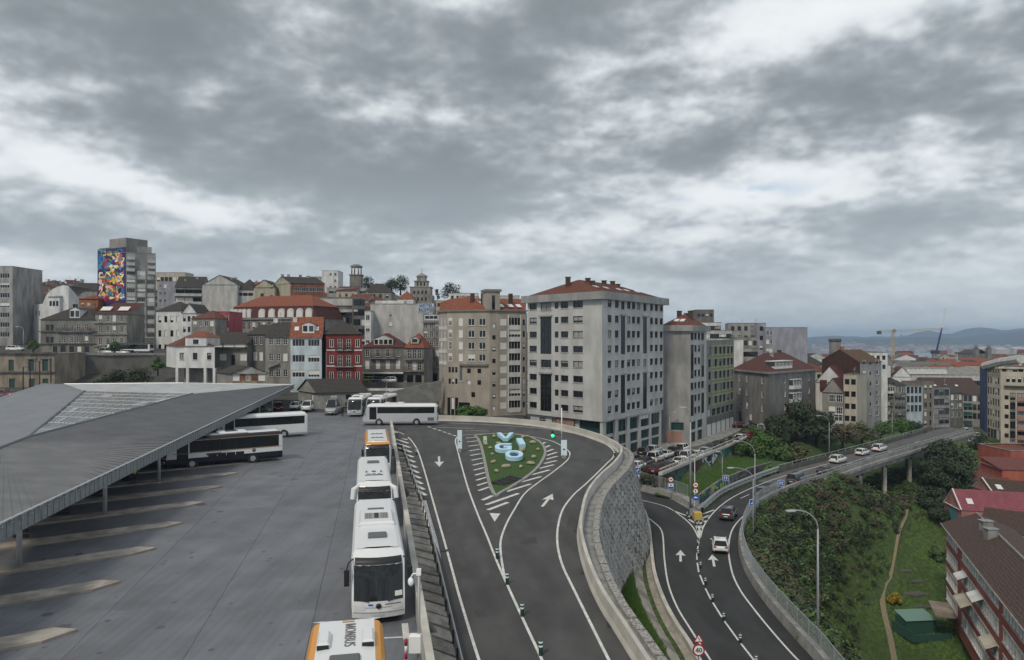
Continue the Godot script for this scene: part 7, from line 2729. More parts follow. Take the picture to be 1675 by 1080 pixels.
# ---------------------------------------------------------------- far roofs,cranes,towers
func build_far_city() -> void:
	var walls := ["white_wall","cream_wall","grey_wall","main_wall","stone_pale","sand_wall"]
	var roofs := ["terracotta","terracotta_bright","maroon_roof","dark_roof","terracotta_bright","red_sheet","flat_roof","roof_sheet_pale"]
	var spots := []
	for i in 230:
		var d := 300.0*pow(4.6,rng.randf())
		spots.append([rng.randf_range(1325,1720),d])
	for i in 24:
		spots.append([rng.randf_range(1215,1330),rng.randf_range(250,330)])
	spots.sort_custom(func(a,b): return a[1] > b[1])
	for q in spots:
		var px: float = q[0]
		var d: float = q[1]
		if d < 345.0 and px > 1455.0 and px < 1625.0:
			d += 60.0
		var y0 := far_land(px,maxf(d,243.0))
		var w := rng.randf_range(8,19)
		var pw := w*F / d
		var py := lerpf(608.0,570.0,clampf((d - 290.0) / 900.0,0.0,1.0)) + rng.randf_range(-7,9)
		if px < 1450.0 and d < 520.0:
			py -= 8.0
		var tp := minf(maxf(Yp(py,d),y0 + 6.0),y0 + 34.0)
		var fl := rng.randf() < 0.3
		var wl: String = walls[rng.randi_range(0,5)]
		var rf: String = roofs[rng.randi_range(0,7)] if not fl else "flat_roof"
		house("harbour_house","%s %s house, %s roof, %s" % ["nearest" if d < 420.0 else ("middle" if d < 800.0 else "farthest"),hue(wl),hue(rf) + (" flat" if fl else (" pitched" if w > 13.0 else " tiled")),"left of the tower crane" if px < 1420.0 else ("by the tower crane mast" if px < 1480.0 else ("between the two cranes" if px < 1530.0 else ("right of the blue crane boom" if px < 1600.0 else "right of the twin towered church")))],px - pw / 2,d,px + pw / 2,d + rng.randf_range(-8,8),y0 - 2.0,tp,wl,{"roof": "flat" if fl else ("gable" if rng.randf() < 0.6 else "hip"),"rm": rf,"rh": rng.randf_range(2.0,4.5),"deep": rng.randf_range(10,20),"kind": "plain","cs": 3.6,"vis": tp - 9.0,"w": 1.3,"ridge": 0 if rng.randf() < 0.7 else 1,"group": "far houses towards the harbour","cat": "house"})
	var cr := thing("tower_crane","yellow tower crane with long level jib above the far roofs","crane",P(1461,580,505))
	plain("crane_yellow",Color(0.42,0.33,0.17),0.6)
	lattice(cr,"mast",Vector3(0,-4,0),Vector3(0,16.6,0),1.5,14,"crane_yellow")
	lattice(cr,"jib",Vector3(0,16.4,0),Vector3(35.0,18.0,6.0),1.1,26,"crane_yellow")
	lattice(cr,"counter_jib",Vector3(0,16.4,0),Vector3(-9.6,16.0,-1.5),1.1,8,"crane_yellow")
	var st := S()
	box(st,Vector3(-9.0,15.3,-1.4),Vector3(2.6,2.4,1.4))
	part("counterweight",st,M.concrete_dark,cr)
	st = S()
	box(st,Vector3(0.4,16.6,0.9),Vector3(1.6,2.2,1.4))
	part("cab",st,M.mid_wall,cr)
	st = S()
	cyl(st,Vector3(5.2,16.4,0.9),Vector3(5.2,13.5,0.9),0.06,0.06,4)
	box(st,Vector3(5.2,13.3,0.9),Vector3(0.5,0.6,0.4))
	part("hook",st,M.iron,cr)
	cr = thing("mobile_crane","mobile crane with dark blue boom and slim white lattice fly jib","crane",P(1532,575,520))
	plain("crane_blue",Color(0.02,0.035,0.11),0.5)
	st = S()
	tube(st,[Vector3(0,0,0),Vector3(4.0,17.0,0)],[0.75,0.6],6)
	part("boom",st,M.crane_blue,cr)
	lattice(cr,"fly_jib",Vector3(4.0,17.0,0),Vector3(6.6,31.5,0),0.9,14,"blind")
	st = S()
	box(st,Vector3(-1.0,-0.5,0),Vector3(5.0,2.4,2.6))
	part("carrier",st,M.crane_blue,cr)
	var ch := thing("twin_towered_church","grey church with two domed towers in front of the bay","church",P(1602,592,620))
	st = S()
	box(st,Vector3(0,3.5,-8),Vector3(13,7,22))
	part("nave",st,M.stone_wall,ch)
	st = S()
	quad(st,Vector3(-7,7,3),Vector3(0,10.5,3),Vector3(0,10.5,-19),Vector3(-7,7,-19))
	quad(st,Vector3(0,10.5,3),Vector3(7,7,3),Vector3(7,7,-19),Vector3(0,10.5,-19))
	part("roof",st,M.dark_roof,ch)
	for x in [-5.2,5.2]:
		st = S()
		box(st,Vector3(x,5.6,4),Vector3(3.4,11.2,3.4))
		box(st,Vector3(x,11.3,4),Vector3(3.9,0.4,3.9))
		var t := part("tower",st,M.stone_wall,ch)
		st = S(true)
		var rings := []
		for q in [[1.5,11.5],[1.45,13.0],[1.1,14.2],[0.5,14.9],[0.08,15.6]]:
			var ring := []
			for k in 8:
				ring.append(Vector3(x + cos(-TAU*k / 8)*q[0],q[1],4 + sin(-TAU*k / 8)*q[0]))
			rings.append(ring)
		loft(st,rings)
		part("dome",st,M.stone_wall,t)
	for q in [[1608,571.0,1500.0,26.0],[1640,572.0,1480.0,40.0],[1668,571.0,1520.0,60.0]]:
		house("port_shed","long pale port shed by the water at the far right",q[0] - 9,q[2],q[0] + 12,q[2],-66.0,Yp(q[1],q[2]),"main_wall",{"roof": "gable","rm": "roof_sheet_pale","rh": 4.0,"bare": true,"group": "port sheds by the bay","deep": 30})
	var wt := thing("round_block","round brown topped block on the skyline left of the tower crane","tower",P(1366,575,430))
	st = S(true)
	cyl(st,Vector3(0,-6,0),Vector3(0,6.6,0),3.2,3.2,18)
	part("drum",st,M.stone_wall,wt)
	st = S(true)
	cyl(st,Vector3(0,6.0,0),Vector3(0,7.6,0),3.6,3.5,18)
	part("cap",st,M.concrete_dark,wt)
func hue(m: String) -> String:
	return {"white_wall": "white","cream_wall": "cream","grey_wall": "grey","main_wall": "pale grey","stone_pale": "brown grey","sand_wall": "sand coloured","yellow_wall": "yellowish","mid_wall": "dim grey","terracotta": "red","maroon_roof": "maroon","dark_roof": "dark","terracotta_bright": "orange","red_sheet": "plain red","flat_roof": "dull","roof_sheet_pale": "pale metal"}[m]
func lattice(parent: Node3D,called: String,a: Vector3,b: Vector3,w: float,n: int,m: String) -> void:
	var st := S()
	var t := (b - a).normalized()
	var s := t.cross(Vector3.FORWARD).normalized() if absf(t.y) > 0.5 else t.cross(Vector3.UP).normalized()
	var u := s.cross(t).normalized()
	var h := w / 2
	var corner := [s*h + u*h,-s*h + u*h,-s*h - u*h,s*h - u*h]
	for c in corner:
		tube(st,[a + c,b + c],w*0.09,4)
	for i in n:
		var p := a.lerp(b,float(i) / n)
		var q := a.lerp(b,float(i + 1) / n)
		for k in 4:
			tube(st,[p + corner[k],q + corner[(k + 1) % 4]],w*0.055,3,false)
	part(called,st,M[m],parent)
# ---------------------------------------------------------------- coaches
const BUS_SIDE := [Vector2(1.16,0.34),Vector2(1.275,0.6),Vector2(1.275,1.1),Vector2(1.275,1.62),Vector2(1.275,2.9),Vector2(1.24,3.06),Vector2(1.14,3.2),Vector2(0.95,3.29),Vector2(0.6,3.33)]
func bus_front(t: float,y: float,L: float,out := 0.0) -> Vector3:
	var w := 1.275
	for i in BUS_SIDE.size() - 1:
		if y >= BUS_SIDE[i].y and y <= BUS_SIDE[i + 1].y:
			w = lerpf(BUS_SIDE[i].x,BUS_SIDE[i + 1].x,(y - BUS_SIDE[i].y) / (BUS_SIDE[i + 1].y - BUS_SIDE[i].y))
	w *= 0.965
	var slant := maxf(0.0,y - 1.15)*0.30 + maxf(0.0,y - 2.85)*0.9 + maxf(0.0,0.6 - y)*0.25
	return Vector3(w*t,y,-L / 2 + slant + 0.26*t*t - out)
func bus_rear(t: float,y: float,L: float,out := 0.0) -> Vector3:
	var f := bus_front(t,y,L)
	return Vector3(f.x,y,L / 2 - 0.10*t*t - maxf(0.0,y - 2.9)*0.7 + out)
func bus_panel(front: bool,L: float,t0: float,t1: float,y0: float,y1: float,out: float) -> SurfaceTool:
	var st := S(true)
	var n := 6
	var m := 4
	for i in n:
		for j in m:
			var c := []
			for q in [[i,j],[i + 1,j],[i + 1,j + 1],[i,j + 1]]:
				var t: float = lerpf(t0,t1,float(q[0]) / n)
				var y: float = lerpf(y0,y1,float(q[1]) / m)
				c.append(bus_front(-t,y,L,out) if front else bus_rear(t,y,L,out))
			quad(st,c[0],c[1],c[2],c[3])
	return st
func coach(label: String,o: Dictionary,at: Vector3,turn: float,group := "") -> Node3D:
	var L: float = o.get("L",12.0)
	var B := thing("coach",label,"coach",at,turn,group)
	var side: Material = M[o.get("side","bus_white")]
	var roof: Material = M[o.get("roof","bus_white")]
	var low: Material = M[o.get("low","bus_white")]
	var edge: Material = M[o.get("edge","bus_white")]
	var sts := [S(),S(),S(),S()]
	var mats := [low,side,edge,roof]
	var kind := [0,0,1,1,2,2,2,3]
	var zs := [-L / 2 + 1.3,-L / 2 + 2.2,0.0,L / 2 - 0.4]
	for s in [1.0,-1.0]:
		var cols_ := []
		var r0 := []
		for p in BUS_SIDE:
			r0.append(bus_front(s,p.y,L))
		cols_.append(r0)
		for z in zs:
			var r := []
			for p in BUS_SIDE:
				r.append(Vector3(p.x*s,p.y,z))
			cols_.append(r)
		var r2 := []
		for p in BUS_SIDE:
			r2.append(bus_rear(s,p.y,L))
		cols_.append(r2)
		for i in cols_.size() - 1:
			for k in BUS_SIDE.size() - 1:
				var a: Vector3 = cols_[i][k]
				var b: Vector3 = cols_[i + 1][k]
				var c: Vector3 = cols_[i + 1][k + 1]
				var d: Vector3 = cols_[i][k + 1]
				if s > 0:
					quad(sts[kind[k]],b,a,d,c)
				else:
					quad(sts[kind[k]],a,b,c,d)
	var last := BUS_SIDE.size() - 1
	var zz := [0] + zs + [0]
	for i in zz.size() - 1:
		var f := func(n: int,s: float) -> Vector3:
			if n == 0:
				return bus_front(s,BUS_SIDE[last].y,L)
			if n == zz.size() - 1:
				return bus_rear(s,BUS_SIDE[last].y,L)
			return Vector3(BUS_SIDE[last].x*s,BUS_SIDE[last].y,zz[n])
		var a: Vector3 = f.call(i,-1.0)
		var b: Vector3 = f.call(i,1.0)
		var c: Vector3 = f.call(i + 1,1.0)
		var d: Vector3 = f.call(i + 1,-1.0)
		quad(sts[3],d,c,(c + b)*0.5 + Vector3(0,0.02,0)*0.0,(a + d)*0.5) if false else quad(sts[3],d,c,b,a)
	var lists := [[0.34,1.1,0],[1.1,2.9,1],[2.9,3.2,2],[3.2,3.33,3]]
	for q in lists:
		for fr in [true,false]:
			var n := 6
			for i in n:
				for j in 3:
					var c := []
					for w in [[i,j],[i + 1,j],[i + 1,j + 1],[i,j + 1]]:
						var t: float = lerpf(-1,1,float(w[0]) / n)
						var y: float = lerpf(q[0],q[1],float(w[1]) / 3)
						c.append(bus_front(-t,y,L) if fr else bus_rear(t,y,L))
					quad(sts[q[2]],c[0],c[1],c[2],c[3])
	var fl := S()
	box(fl,Vector3(0,0.45,0),Vector3(2.3,0.25,L - 0.7))
	part("body",multi([[sts[0],mats[0]],[sts[1],mats[1]],[sts[2],mats[2]],[sts[3],mats[3]],[fl,M.black]]),null,B)
	part("windscreen",bus_panel(true,L,-0.93,0.93,o.get("wy",1.22),3.0,0.012),M.bus_glass,B)
	part("destination_board",bus_panel(true,L,-0.9,0.9,2.72,2.99,0.02),M.black,B)
	part("rear_window",bus_panel(false,L,-0.85,0.85,1.9,2.85,0.012),M.bus_glass,B)
	var y0: float = o.get("y0",1.65)
	var y1 := 2.88
	var n: int = o.get("panes",6)
	for s in [1.0,-1.0]:
		var z0 := -L / 2 + 2.5
		var z1 := L / 2 - 0.5
		for i in n:
			var a := lerpf(z0,z1,float(i) / n) + 0.02
			var b := lerpf(z0,z1,float(i + 1) / n) - 0.02
			var st := S()
			box(st,Vector3(1.278*s,(y0 + y1) / 2,(a + b) / 2),Vector3(0.014,y1 - y0,b - a))
			part("side_window",st,M.bus_glass,B)
		var gb := S()
		box(gb,Vector3(1.274*s,(y0 + y1) / 2,(z0 + z1) / 2),Vector3(0.01,y1 - y0,z1 - z0))
		part("window_band",gb,M.black,B)
		var st := S()
		box(st,Vector3(1.268*s,1.9,-L / 2 + 1.82),Vector3(0.02,1.9 if s > 0 else 1.95,1.1))
		part("door" if s > 0 else "driver_window",st,M.bus_glass,B)
		for i in 4:
			var zc := lerpf(-L / 2 + 4.3,L / 2 - 4.2,(i + 0.5) / 4.0)
			var fs := S()
			box(fs,Vector3(1.272*s,0.98,zc),Vector3(0.016,0.82,(L - 8.5) / 4.0 - 0.06))
			part("luggage_flap",fs,low,B)
	for s in [1.0,-1.0]:
		for z in ([-L / 2 + 2.75,L / 2 - 3.3] if o.get("axles",2) == 2 else [-L / 2 + 2.75,L / 2 - 3.9,L / 2 - 2.6]):
			wheel(B,Vector3(1.13*s,0.5,z),0.5,0.3,s,true)
	for s in [1.0,-1.0]:
		part("headlight",bus_panel(true,L,0.52*s if s > 0 else -0.92,0.92 if s > 0 else -0.52,0.72,0.94,0.014),M.lamp_glass,B)
		part("tail_light",bus_panel(false,L,0.8*s if s > 0 else -0.95,0.95 if s > 0 else -0.8,0.7,1.4,0.014),M.tail_red,B)
	part("bumper_line",bus_panel(true,L,-0.95,0.95,0.6,0.635,0.014),M.pole,B)
	part("grille_line",bus_panel(true,L,-0.5,0.5,0.84,0.862,0.014),M.pole,B)
	part("number_plate",bus_panel(true,L,-0.22,0.22,0.46,0.56,0.02),M.blind,B)
	part("engine_grille",bus_panel(false,L,-0.5,0.5,0.7,1.3,0.014),M.black,B)
	var bd := S(true)
	var bc := bus_front(0,0.92,L,0.02)
	cyl(bd,bc,bc + Vector3(0,0,-0.03),0.13,0.12,14)
	part("badge",bd,M.black,B)
	for s in [0.35,-0.35]:
		var wp := S()
		tube(wp,[bus_front(s,1.12,L,0.03),bus_front(s*2.0,1.2,L,0.05)],0.02,4)
		part("wiper",wp,M.black,B)
	for s in [1.0,-1.0]:
		var ms := S()
		var top := bus_front(0.96*s,2.95,L)
		if o.get("mirror","arm") == "arm":
			tube(ms,[top,top + Vector3(0.22*s,-0.05,-0.45),top + Vector3(0.3*s,-0.35,-0.5)],0.035,5)
			box(ms,top + Vector3(0.3*s,-0.75,-0.48),Vector3(0.24,0.75,0.16))
			part("mirror",ms,M.black,B)
		else:
			tube(ms,[top + Vector3(-0.1*s,0.1,0.2),top + Vector3(0.28*s,-0.1,-0.25),top + Vector3(0.34*s,-0.75,-0.4)],[0.12,0.19,0.17],8)
			part("mirror",ms,edge,B)
	for q in o.get("fit",[]):
		var z: float = -L / 2 + q[1]
		if q[0] == "hatch":
			var st := S()
			chamfer(st,0.95,0.12,0.85,0.05,Transform3D(Basis(),Vector3(0,3.325,z)))
			part("roof_hatch",st,M.hatch_grey,B)
		elif q[0] == "ac":
			var st := S()
			chamfer(st,1.9,0.2,3.0,0.1,Transform3D(Basis(),Vector3(0,3.31,z)))
			var ac := part("air_conditioner",st,roof,B)
			st = S()
			box(st,Vector3(0,3.515,z - 0.1),Vector3(1.3,0.02,1.3))
			part("grille",st,M.blind_grey,ac)
			for k in 4:
				var fn := S(true)
				cyl(fn,Vector3(0,3.52,z - 0.55 + k*0.3),Vector3(0,3.545,z - 0.55 + k*0.3),0.13,0.13,12)
				part("fan",fn,M.black,ac)
			for k in 8:
				var lv := S()
				box(lv,Vector3(0.3 + (k % 4)*0.09 if k < 4 else -0.3 - (k % 4)*0.09,3.53,z - 0.1),Vector3(0.02,0.02,1.2))
				part("louvre",lv,M.black,ac)
		elif q[0] == "pod":
			for s in [1.0,-1.0]:
				var st := S()
				chamfer(st,0.42,0.22,1.1,0.07,Transform3D(Basis(),Vector3(0.72*s,3.29,z)))
				var pod := part("roof_pod",st,roof,B)
				st = S()
				box(st,Vector3(0.72*s,3.38,z + 0.565*q[2]),Vector3(0.38,0.14,0.04))
				part("pod_end",st,M.black,pod)
		elif q[0] == "slot":
			var st := S()
			box(st,Vector3(0,3.335,z),Vector3(1.3,0.03,0.3))
			for k in 3:
				box(st,Vector3(-0.4 + 0.4*k,3.335,z + 0.5),Vector3(0.25,0.03,0.1))
			part("roof_vent",st,M.black,B)
		elif q[0] == "fins":
			var st := S()
			for k in 5:
				box(st,Vector3(0,3.335,z + k*0.12),Vector3(0.28,0.03,0.06))
			for s in [0.55,-0.55]:
				box(st,Vector3(s,3.335,z + 0.2),Vector3(0.14,0.02,0.7))
			part("roof_vent",st,M.hatch_grey,B)
	return B
func wheel(parent: Node3D,c: Vector3,r: float,w: float,s: float,arch := false) -> void:
	var st := S()
	cyl(st,c - Vector3(w / 2*s,0,0),c + Vector3(w / 2*s,0,0),r,r,18)
	var o := part("wheel",st,M.tyre,parent)
	st = S()
	cyl(st,c + Vector3((w / 2 - 0.02)*s,0,0),c + Vector3((w / 2 + 0.015)*s,0,0),r*0.62,r*0.56,14)
	part("rim",st,M.rim,o)
	if arch:
		st = S()
		cyl(st,c + Vector3((w / 2 - 0.06)*s,0.02,0),c + Vector3((w / 2 - 0.005)*s,0.02,0),r*1.18,r*1.18,20)
		part("wheel_arch",st,M.black,o)
func build_buses() -> void:
	plain("bus_white",Color(0.68,0.70,0.715),0.28)
	plain("bus_silver",Color(0.50,0.52,0.56),0.3,0.2)
	plain("bus_orange",Color(0.62,0.27,0.035),0.3)
	plain("bus_navy",Color(0.012,0.012,0.022),0.25)
	plain("bus_gold",Color(0.30,0.17,0.05),0.3)
	plain("bus_glass",Color(0.010,0.012,0.014),0.05)
	plain("hatch_grey",Color(0.10,0.105,0.11),0.5)
	plain("lettering",Color(0.14,0.14,0.15),0.5)
	var dirx := Vector3(-0.20,0,-0.98).normalized()
	var face := PI + atan2(0.20,0.98)
	var row := [
		["white coach with orange edges and dark hatch at the bottom of the view",{"L": 12.8,"side": "bus_orange","edge": "bus_orange","roof": "bus_white","low": "bus_orange","fit": [["pod",10.6,-1.0],["hatch",8.9,1.0],["ac",5.0,1.0],["hatch",2.0,1.0]]},Vector3(-6.0,0,-26.3),false],
		["white coach second in the row, black windscreen facing the camera",{"L": 12.4,"fit": [["hatch",3.3,1.0],["ac",7.0,1.0],["hatch",8.8,1.0]],"wy": 1.15},Vector3(-6.25,0,-33.8),true],
		["white coach third in the row with big white ear shaped mirrors",{"L": 12.4,"mirror": "ear","fit": [["slot",3.4,1.0],["fins",4.6,1.0],["hatch",9.0,1.0]]},Vector3(-9.6,0,-50.4),true],
		["orange edged white coach last in the row beside the parapet",{"L": 10.6,"side": "bus_white","edge": "bus_orange","roof": "bus_white","low": "bus_white","fit": [["slot",3.2,1.0],["slot",6.2,1.0]]},Vector3(-13.2,0,-71.0),true],
	]
	for q in row:
		var L: float = q[1].L
		var ctr: Vector3 = q[2] + dirx*(L / 2) if q[3] else q[2] - dirx*(L / 2)
		coach(q[0],q[1],ctr,face)
	var first := get_node("coach")
	var t := text_mesh("MONBUS",0.47,0.02,"Droid Sans",false)
	var lm := placed("lettering",t,Transform3D(Basis(Vector3(0,0,-1),Vector3(-1,0,0),Vector3(0,1,0)),Vector3(-0.12,3.345,12.8 / 2 - 1.75)),first,M.lettering)
	var sq := S()
	for k in 2:
		box(sq,Vector3(-0.05,3.343,6.4 - 0.42 - k*0.18),Vector3(0.42,0.02,0.05))
	part("emblem",sq,M.bus_gold,first)
	var second := get_node("coach_001")
	for q in [[0.55,0.98,0.30,0.05,"lettering"],[-0.3,0.98,0.09,0.08,"sign_blue"],[-0.02,1.0,0.06,0.06,"sign_blue"]]:
		part("emblem",bus_panel(true,12.4,q[0] - q[2],q[0] + q[2],q[1] - q[3] / 2,q[1] + q[3] / 2,0.016),M[q[4]],second)
	part("windscreen_card",bus_panel(true,12.4,0.62,0.9,1.3,1.52,0.02),M.blind,second)
	var c5 := coach("silver white coach crossing behind the end of the parapet, seen side on",{"L": 11.9,"side": "bus_silver","low": "bus_silver","y0": 1.9,"panes": 3,"fit": [["ac",5.0,1.0]]},G(655,694.5,0.0),PI / 2 + 0.03)
	var ag := S()
	for k in 6:
		box(ag,Vector3(-1.285,0.75 + k*0.09,4.9),Vector3(0.02,0.05,1.0))
	part("side_grille",ag,M.black,c5)
	var under := coach("black navy and white coach with gold lines pulling under the canopy",{"L": 12.2,"side": "bus_white","low": "bus_navy","edge": "bus_navy","roof": "bus_white","y0": 1.68,"fit": [["ac",7.0,1.0]]},Vector3(-31.2,0,-77.9),PI / 2 + 0.60)
	var ub := S()
	box(ub,Vector3(-1.284,1.36,-1.2),Vector3(0.02,0.2,1.5))
	part("lettering_board",ub,M.black,under)
	var gs := S()
	box(gs,Vector3(-1.284,1.63,0.3),Vector3(0.02,0.06,11.0))
	box(gs,Vector3(-1.28,2.93,0.3),Vector3(0.02,0.06,11.0))
	part("gold_line",gs,M.bus_gold,under)
	var em := S(true)
	cyl(em,Vector3(-1.27,1.4,2.9),Vector3(-1.29,1.4,2.9),0.2,0.2,16)
	part("emblem",em,M.hatch_grey,under)
	coach("plain white coach parked beyond the navy coach under the canopy",{"L": 12.2,"y0": 1.8,"fit": []},Vector3(-34.3,0,-98.5),PI / 2 + 0.55)
	coach("grey white coach parked at the far end facing the camera beside the minibus",{"L": 11.5,"fit": [["ac",5.0,1.0],["hatch",2.2,1.0]],"side": "bus_silver","low": "bus_silver"},Vector3(-27.6,0,-131.0),PI + 0.03)
	coach("white coach half hidden behind the crossing coach",{"L": 11.5,"fit": [["ac",4.6,1.0],["slot",2.4,1.0]]},Vector3(-23.6,0,-131.0),PI - 0.12)
	coach("black and white city bus on the high street by the granite houses",{"L": 12.0,"side": "bus_white","low": "bus_navy","edge": "bus_navy","roof": "bus_navy"},P(212,577.5,193) - Vector3(0,0.6,0),PI / 2)
# ---------------------------------------------------------------- cars
func car(label: String,kind: String,paint: String,at: Vector3,heading: Vector3,group: String) -> Node3D:
	var D: Dictionary = {
		"hatch": {"L": 4.1,"W": 1.76,"H": 1.48,"belt": 0.93,"hood": 0.90,"cab": [-0.95,-0.15,1.55,1.95],"tail": 0.95},
		"suv": {"L": 4.45,"W": 1.85,"H": 1.66,"belt": 1.05,"hood": 1.02,"cab": [-1.0,-0.25,1.7,2.12],"tail": 1.06},
		"saloon": {"L": 4.5,"W": 1.78,"H": 1.44,"belt": 0.92,"hood": 0.88,"cab": [-0.85,0.0,1.05,1.75],"tail": 0.96},
		"van": {"L": 4.7,"W": 1.86,"H": 1.90,"belt": 1.10,"hood": 1.08,"cab": [-1.55,-0.75,2.1,2.28],"tail": 1.12},
		"minibus": {"L": 6.4,"W": 2.0,"H": 2.75,"belt": 1.35,"hood": 1.18,"cab": [-2.3,-1.45,3.0,3.12],"tail": 1.4},
	}[kind]
	var o := thing("parked_car" if group != "cars on the lower road" else "car",label,"minibus" if kind == "minibus" else ("van" if kind == "van" else "car"),at,atan2(-heading.x,-heading.z),group)
	var L: float = D.L
	var W: float = D.W / 2
	var bt: float = D.belt
	var hd: float = D.hood
	var c: Array = D.cab
	var body := S(true)
	var sta := [[-L / 2,0.34,hd - 0.25,W*0.80],[-L / 2 + 0.12,0.24,hd - 0.10,W*0.90],[-L / 2 + 0.55,0.20,hd,W*0.98],[c[0],0.19,bt - 0.02,W],[0.2,0.19,bt,W],[c[2],0.20,bt + 0.02,W],[L / 2 - 0.35,0.22,D.tail,W*0.985],[L / 2 - 0.06,0.28,D.tail - 0.06,W*0.93],[L / 2,0.36,D.tail - 0.24,W*0.86]]
	var rings := []
	for s in sta:
		var w: float = s[3]
		var y0: float = s[1]
		var y1: float = s[2]
		rings.append([Vector3(w*0.86,y0,s[0]),Vector3(w,y0 + 0.16,s[0]),Vector3(w,lerpf(y0,y1,0.62),s[0]),Vector3(w*0.95,y1 - 0.03,s[0]),Vector3(w*0.80,y1,s[0]),Vector3(-w*0.80,y1,s[0]),Vector3(-w*0.95,y1 - 0.03,s[0]),Vector3(-w,lerpf(y0,y1,0.62),s[0]),Vector3(-w,y0 + 0.16,s[0]),Vector3(-w*0.86,y0,s[0])])
	loft(body,rings)
	var H: float = D.H
	var wb := W*0.90
	var wt := W*0.70
	var rf := S(true)
	var r0 := []
	for q in [[0.0,1.0],[0.05,0.92]]:
		pass
	var roofp := [Vector3(-wt,H - 0.07,c[1]),Vector3(wt,H - 0.07,c[1]),Vector3(wt,H - 0.07,c[2]),Vector3(-wt,H - 0.07,c[2])]
	var rc := [Vector3(-wt*0.8,H,c[1] + 0.3),Vector3(wt*0.8,H,c[1] + 0.3),Vector3(wt*0.8,H,c[2] - 0.3),Vector3(-wt*0.8,H,c[2] - 0.3)]
	for k in 4:
		var l := (k + 1) % 4
		quad(rf,roofp[l],roofp[k],rc[k],rc[l])
	quad(rf,rc[3],rc[2],rc[1],rc[0])
	var P0 := [Vector3(-wb,bt - 0.03,c[0]),Vector3(wb,bt - 0.03,c[0]),Vector3(wb,bt - 0.03,c[3]),Vector3(-wb,bt - 0.03,c[3])]
	for k in 4:
		cyl(rf,P0[k],roofp[k],0.06,0.05,5)
	for s in [1.0,-1.0]:
		tube(rf,[Vector3(wb*s,bt - 0.03,lerpf(c[0],c[3],0.52)),Vector3(wt*s,H - 0.07,lerpf(c[1],c[2],0.5))],0.04,4)
	part("body",multi([[body,M[paint]],[rf,M[paint]]]),null,o)
	var gl := func(called: String,a: Vector3,b: Vector3,cc: Vector3,d: Vector3) -> void:
		var st := S()
		quad(st,a,b,cc,d)
		part(called,st,M.car_glass,o)
	gl.call("windscreen",P0[1],P0[0],roofp[0],roofp[1])
	gl.call("rear_window",P0[3],P0[2],roofp[2],roofp[3])
	gl.call("side_window",P0[2],P0[1],roofp[1],roofp[2])
	gl.call("side_window",P0[0],P0[3],roofp[3],roofp[0])
	for s in [1.0,-1.0]:
		for z in [-L / 2 + 0.78,L / 2 - 0.78]:
			wheel(o,Vector3((W - 0.10)*s,0.31,z),0.31,0.2,s)
		var st := S()
		box(st,Vector3(W*0.66*s,hd - 0.22,-L / 2 + 0.07),Vector3(0.34,0.14,0.14))
		part("headlight",st,M.lamp_glass,o)
		st = S()
		box(st,Vector3(W*0.70*s,D.tail - 0.16,L / 2 - 0.05),Vector3(0.32,0.16 if kind != "suv" else 0.24,0.12))
		part("tail_light",st,M.tail_red,o)
		st = S()
		box(st,Vector3((W + 0.09)*s,bt + 0.06,c[0] + 0.35),Vector3(0.16,0.13,0.1))
		part("mirror",st,M[paint],o)
	for z in [-L / 2 - 0.005,L / 2 + 0.005]:
		var st := S()
		box(st,Vector3(0,0.52 if z < 0 else 0.62,z),Vector3(0.5,0.11,0.02))
		part("number_plate",st,M.blind,o)
	var bs := S()
	box(bs,Vector3(0,0.36,L / 2 - 0.04),Vector3(W*1.5,0.16,0.1))
	box(bs,Vector3(0,0.34,-L / 2 + 0.05),Vector3(W*1.4,0.18,0.12))
	part("bumper",bs,M.black,o)
	return o
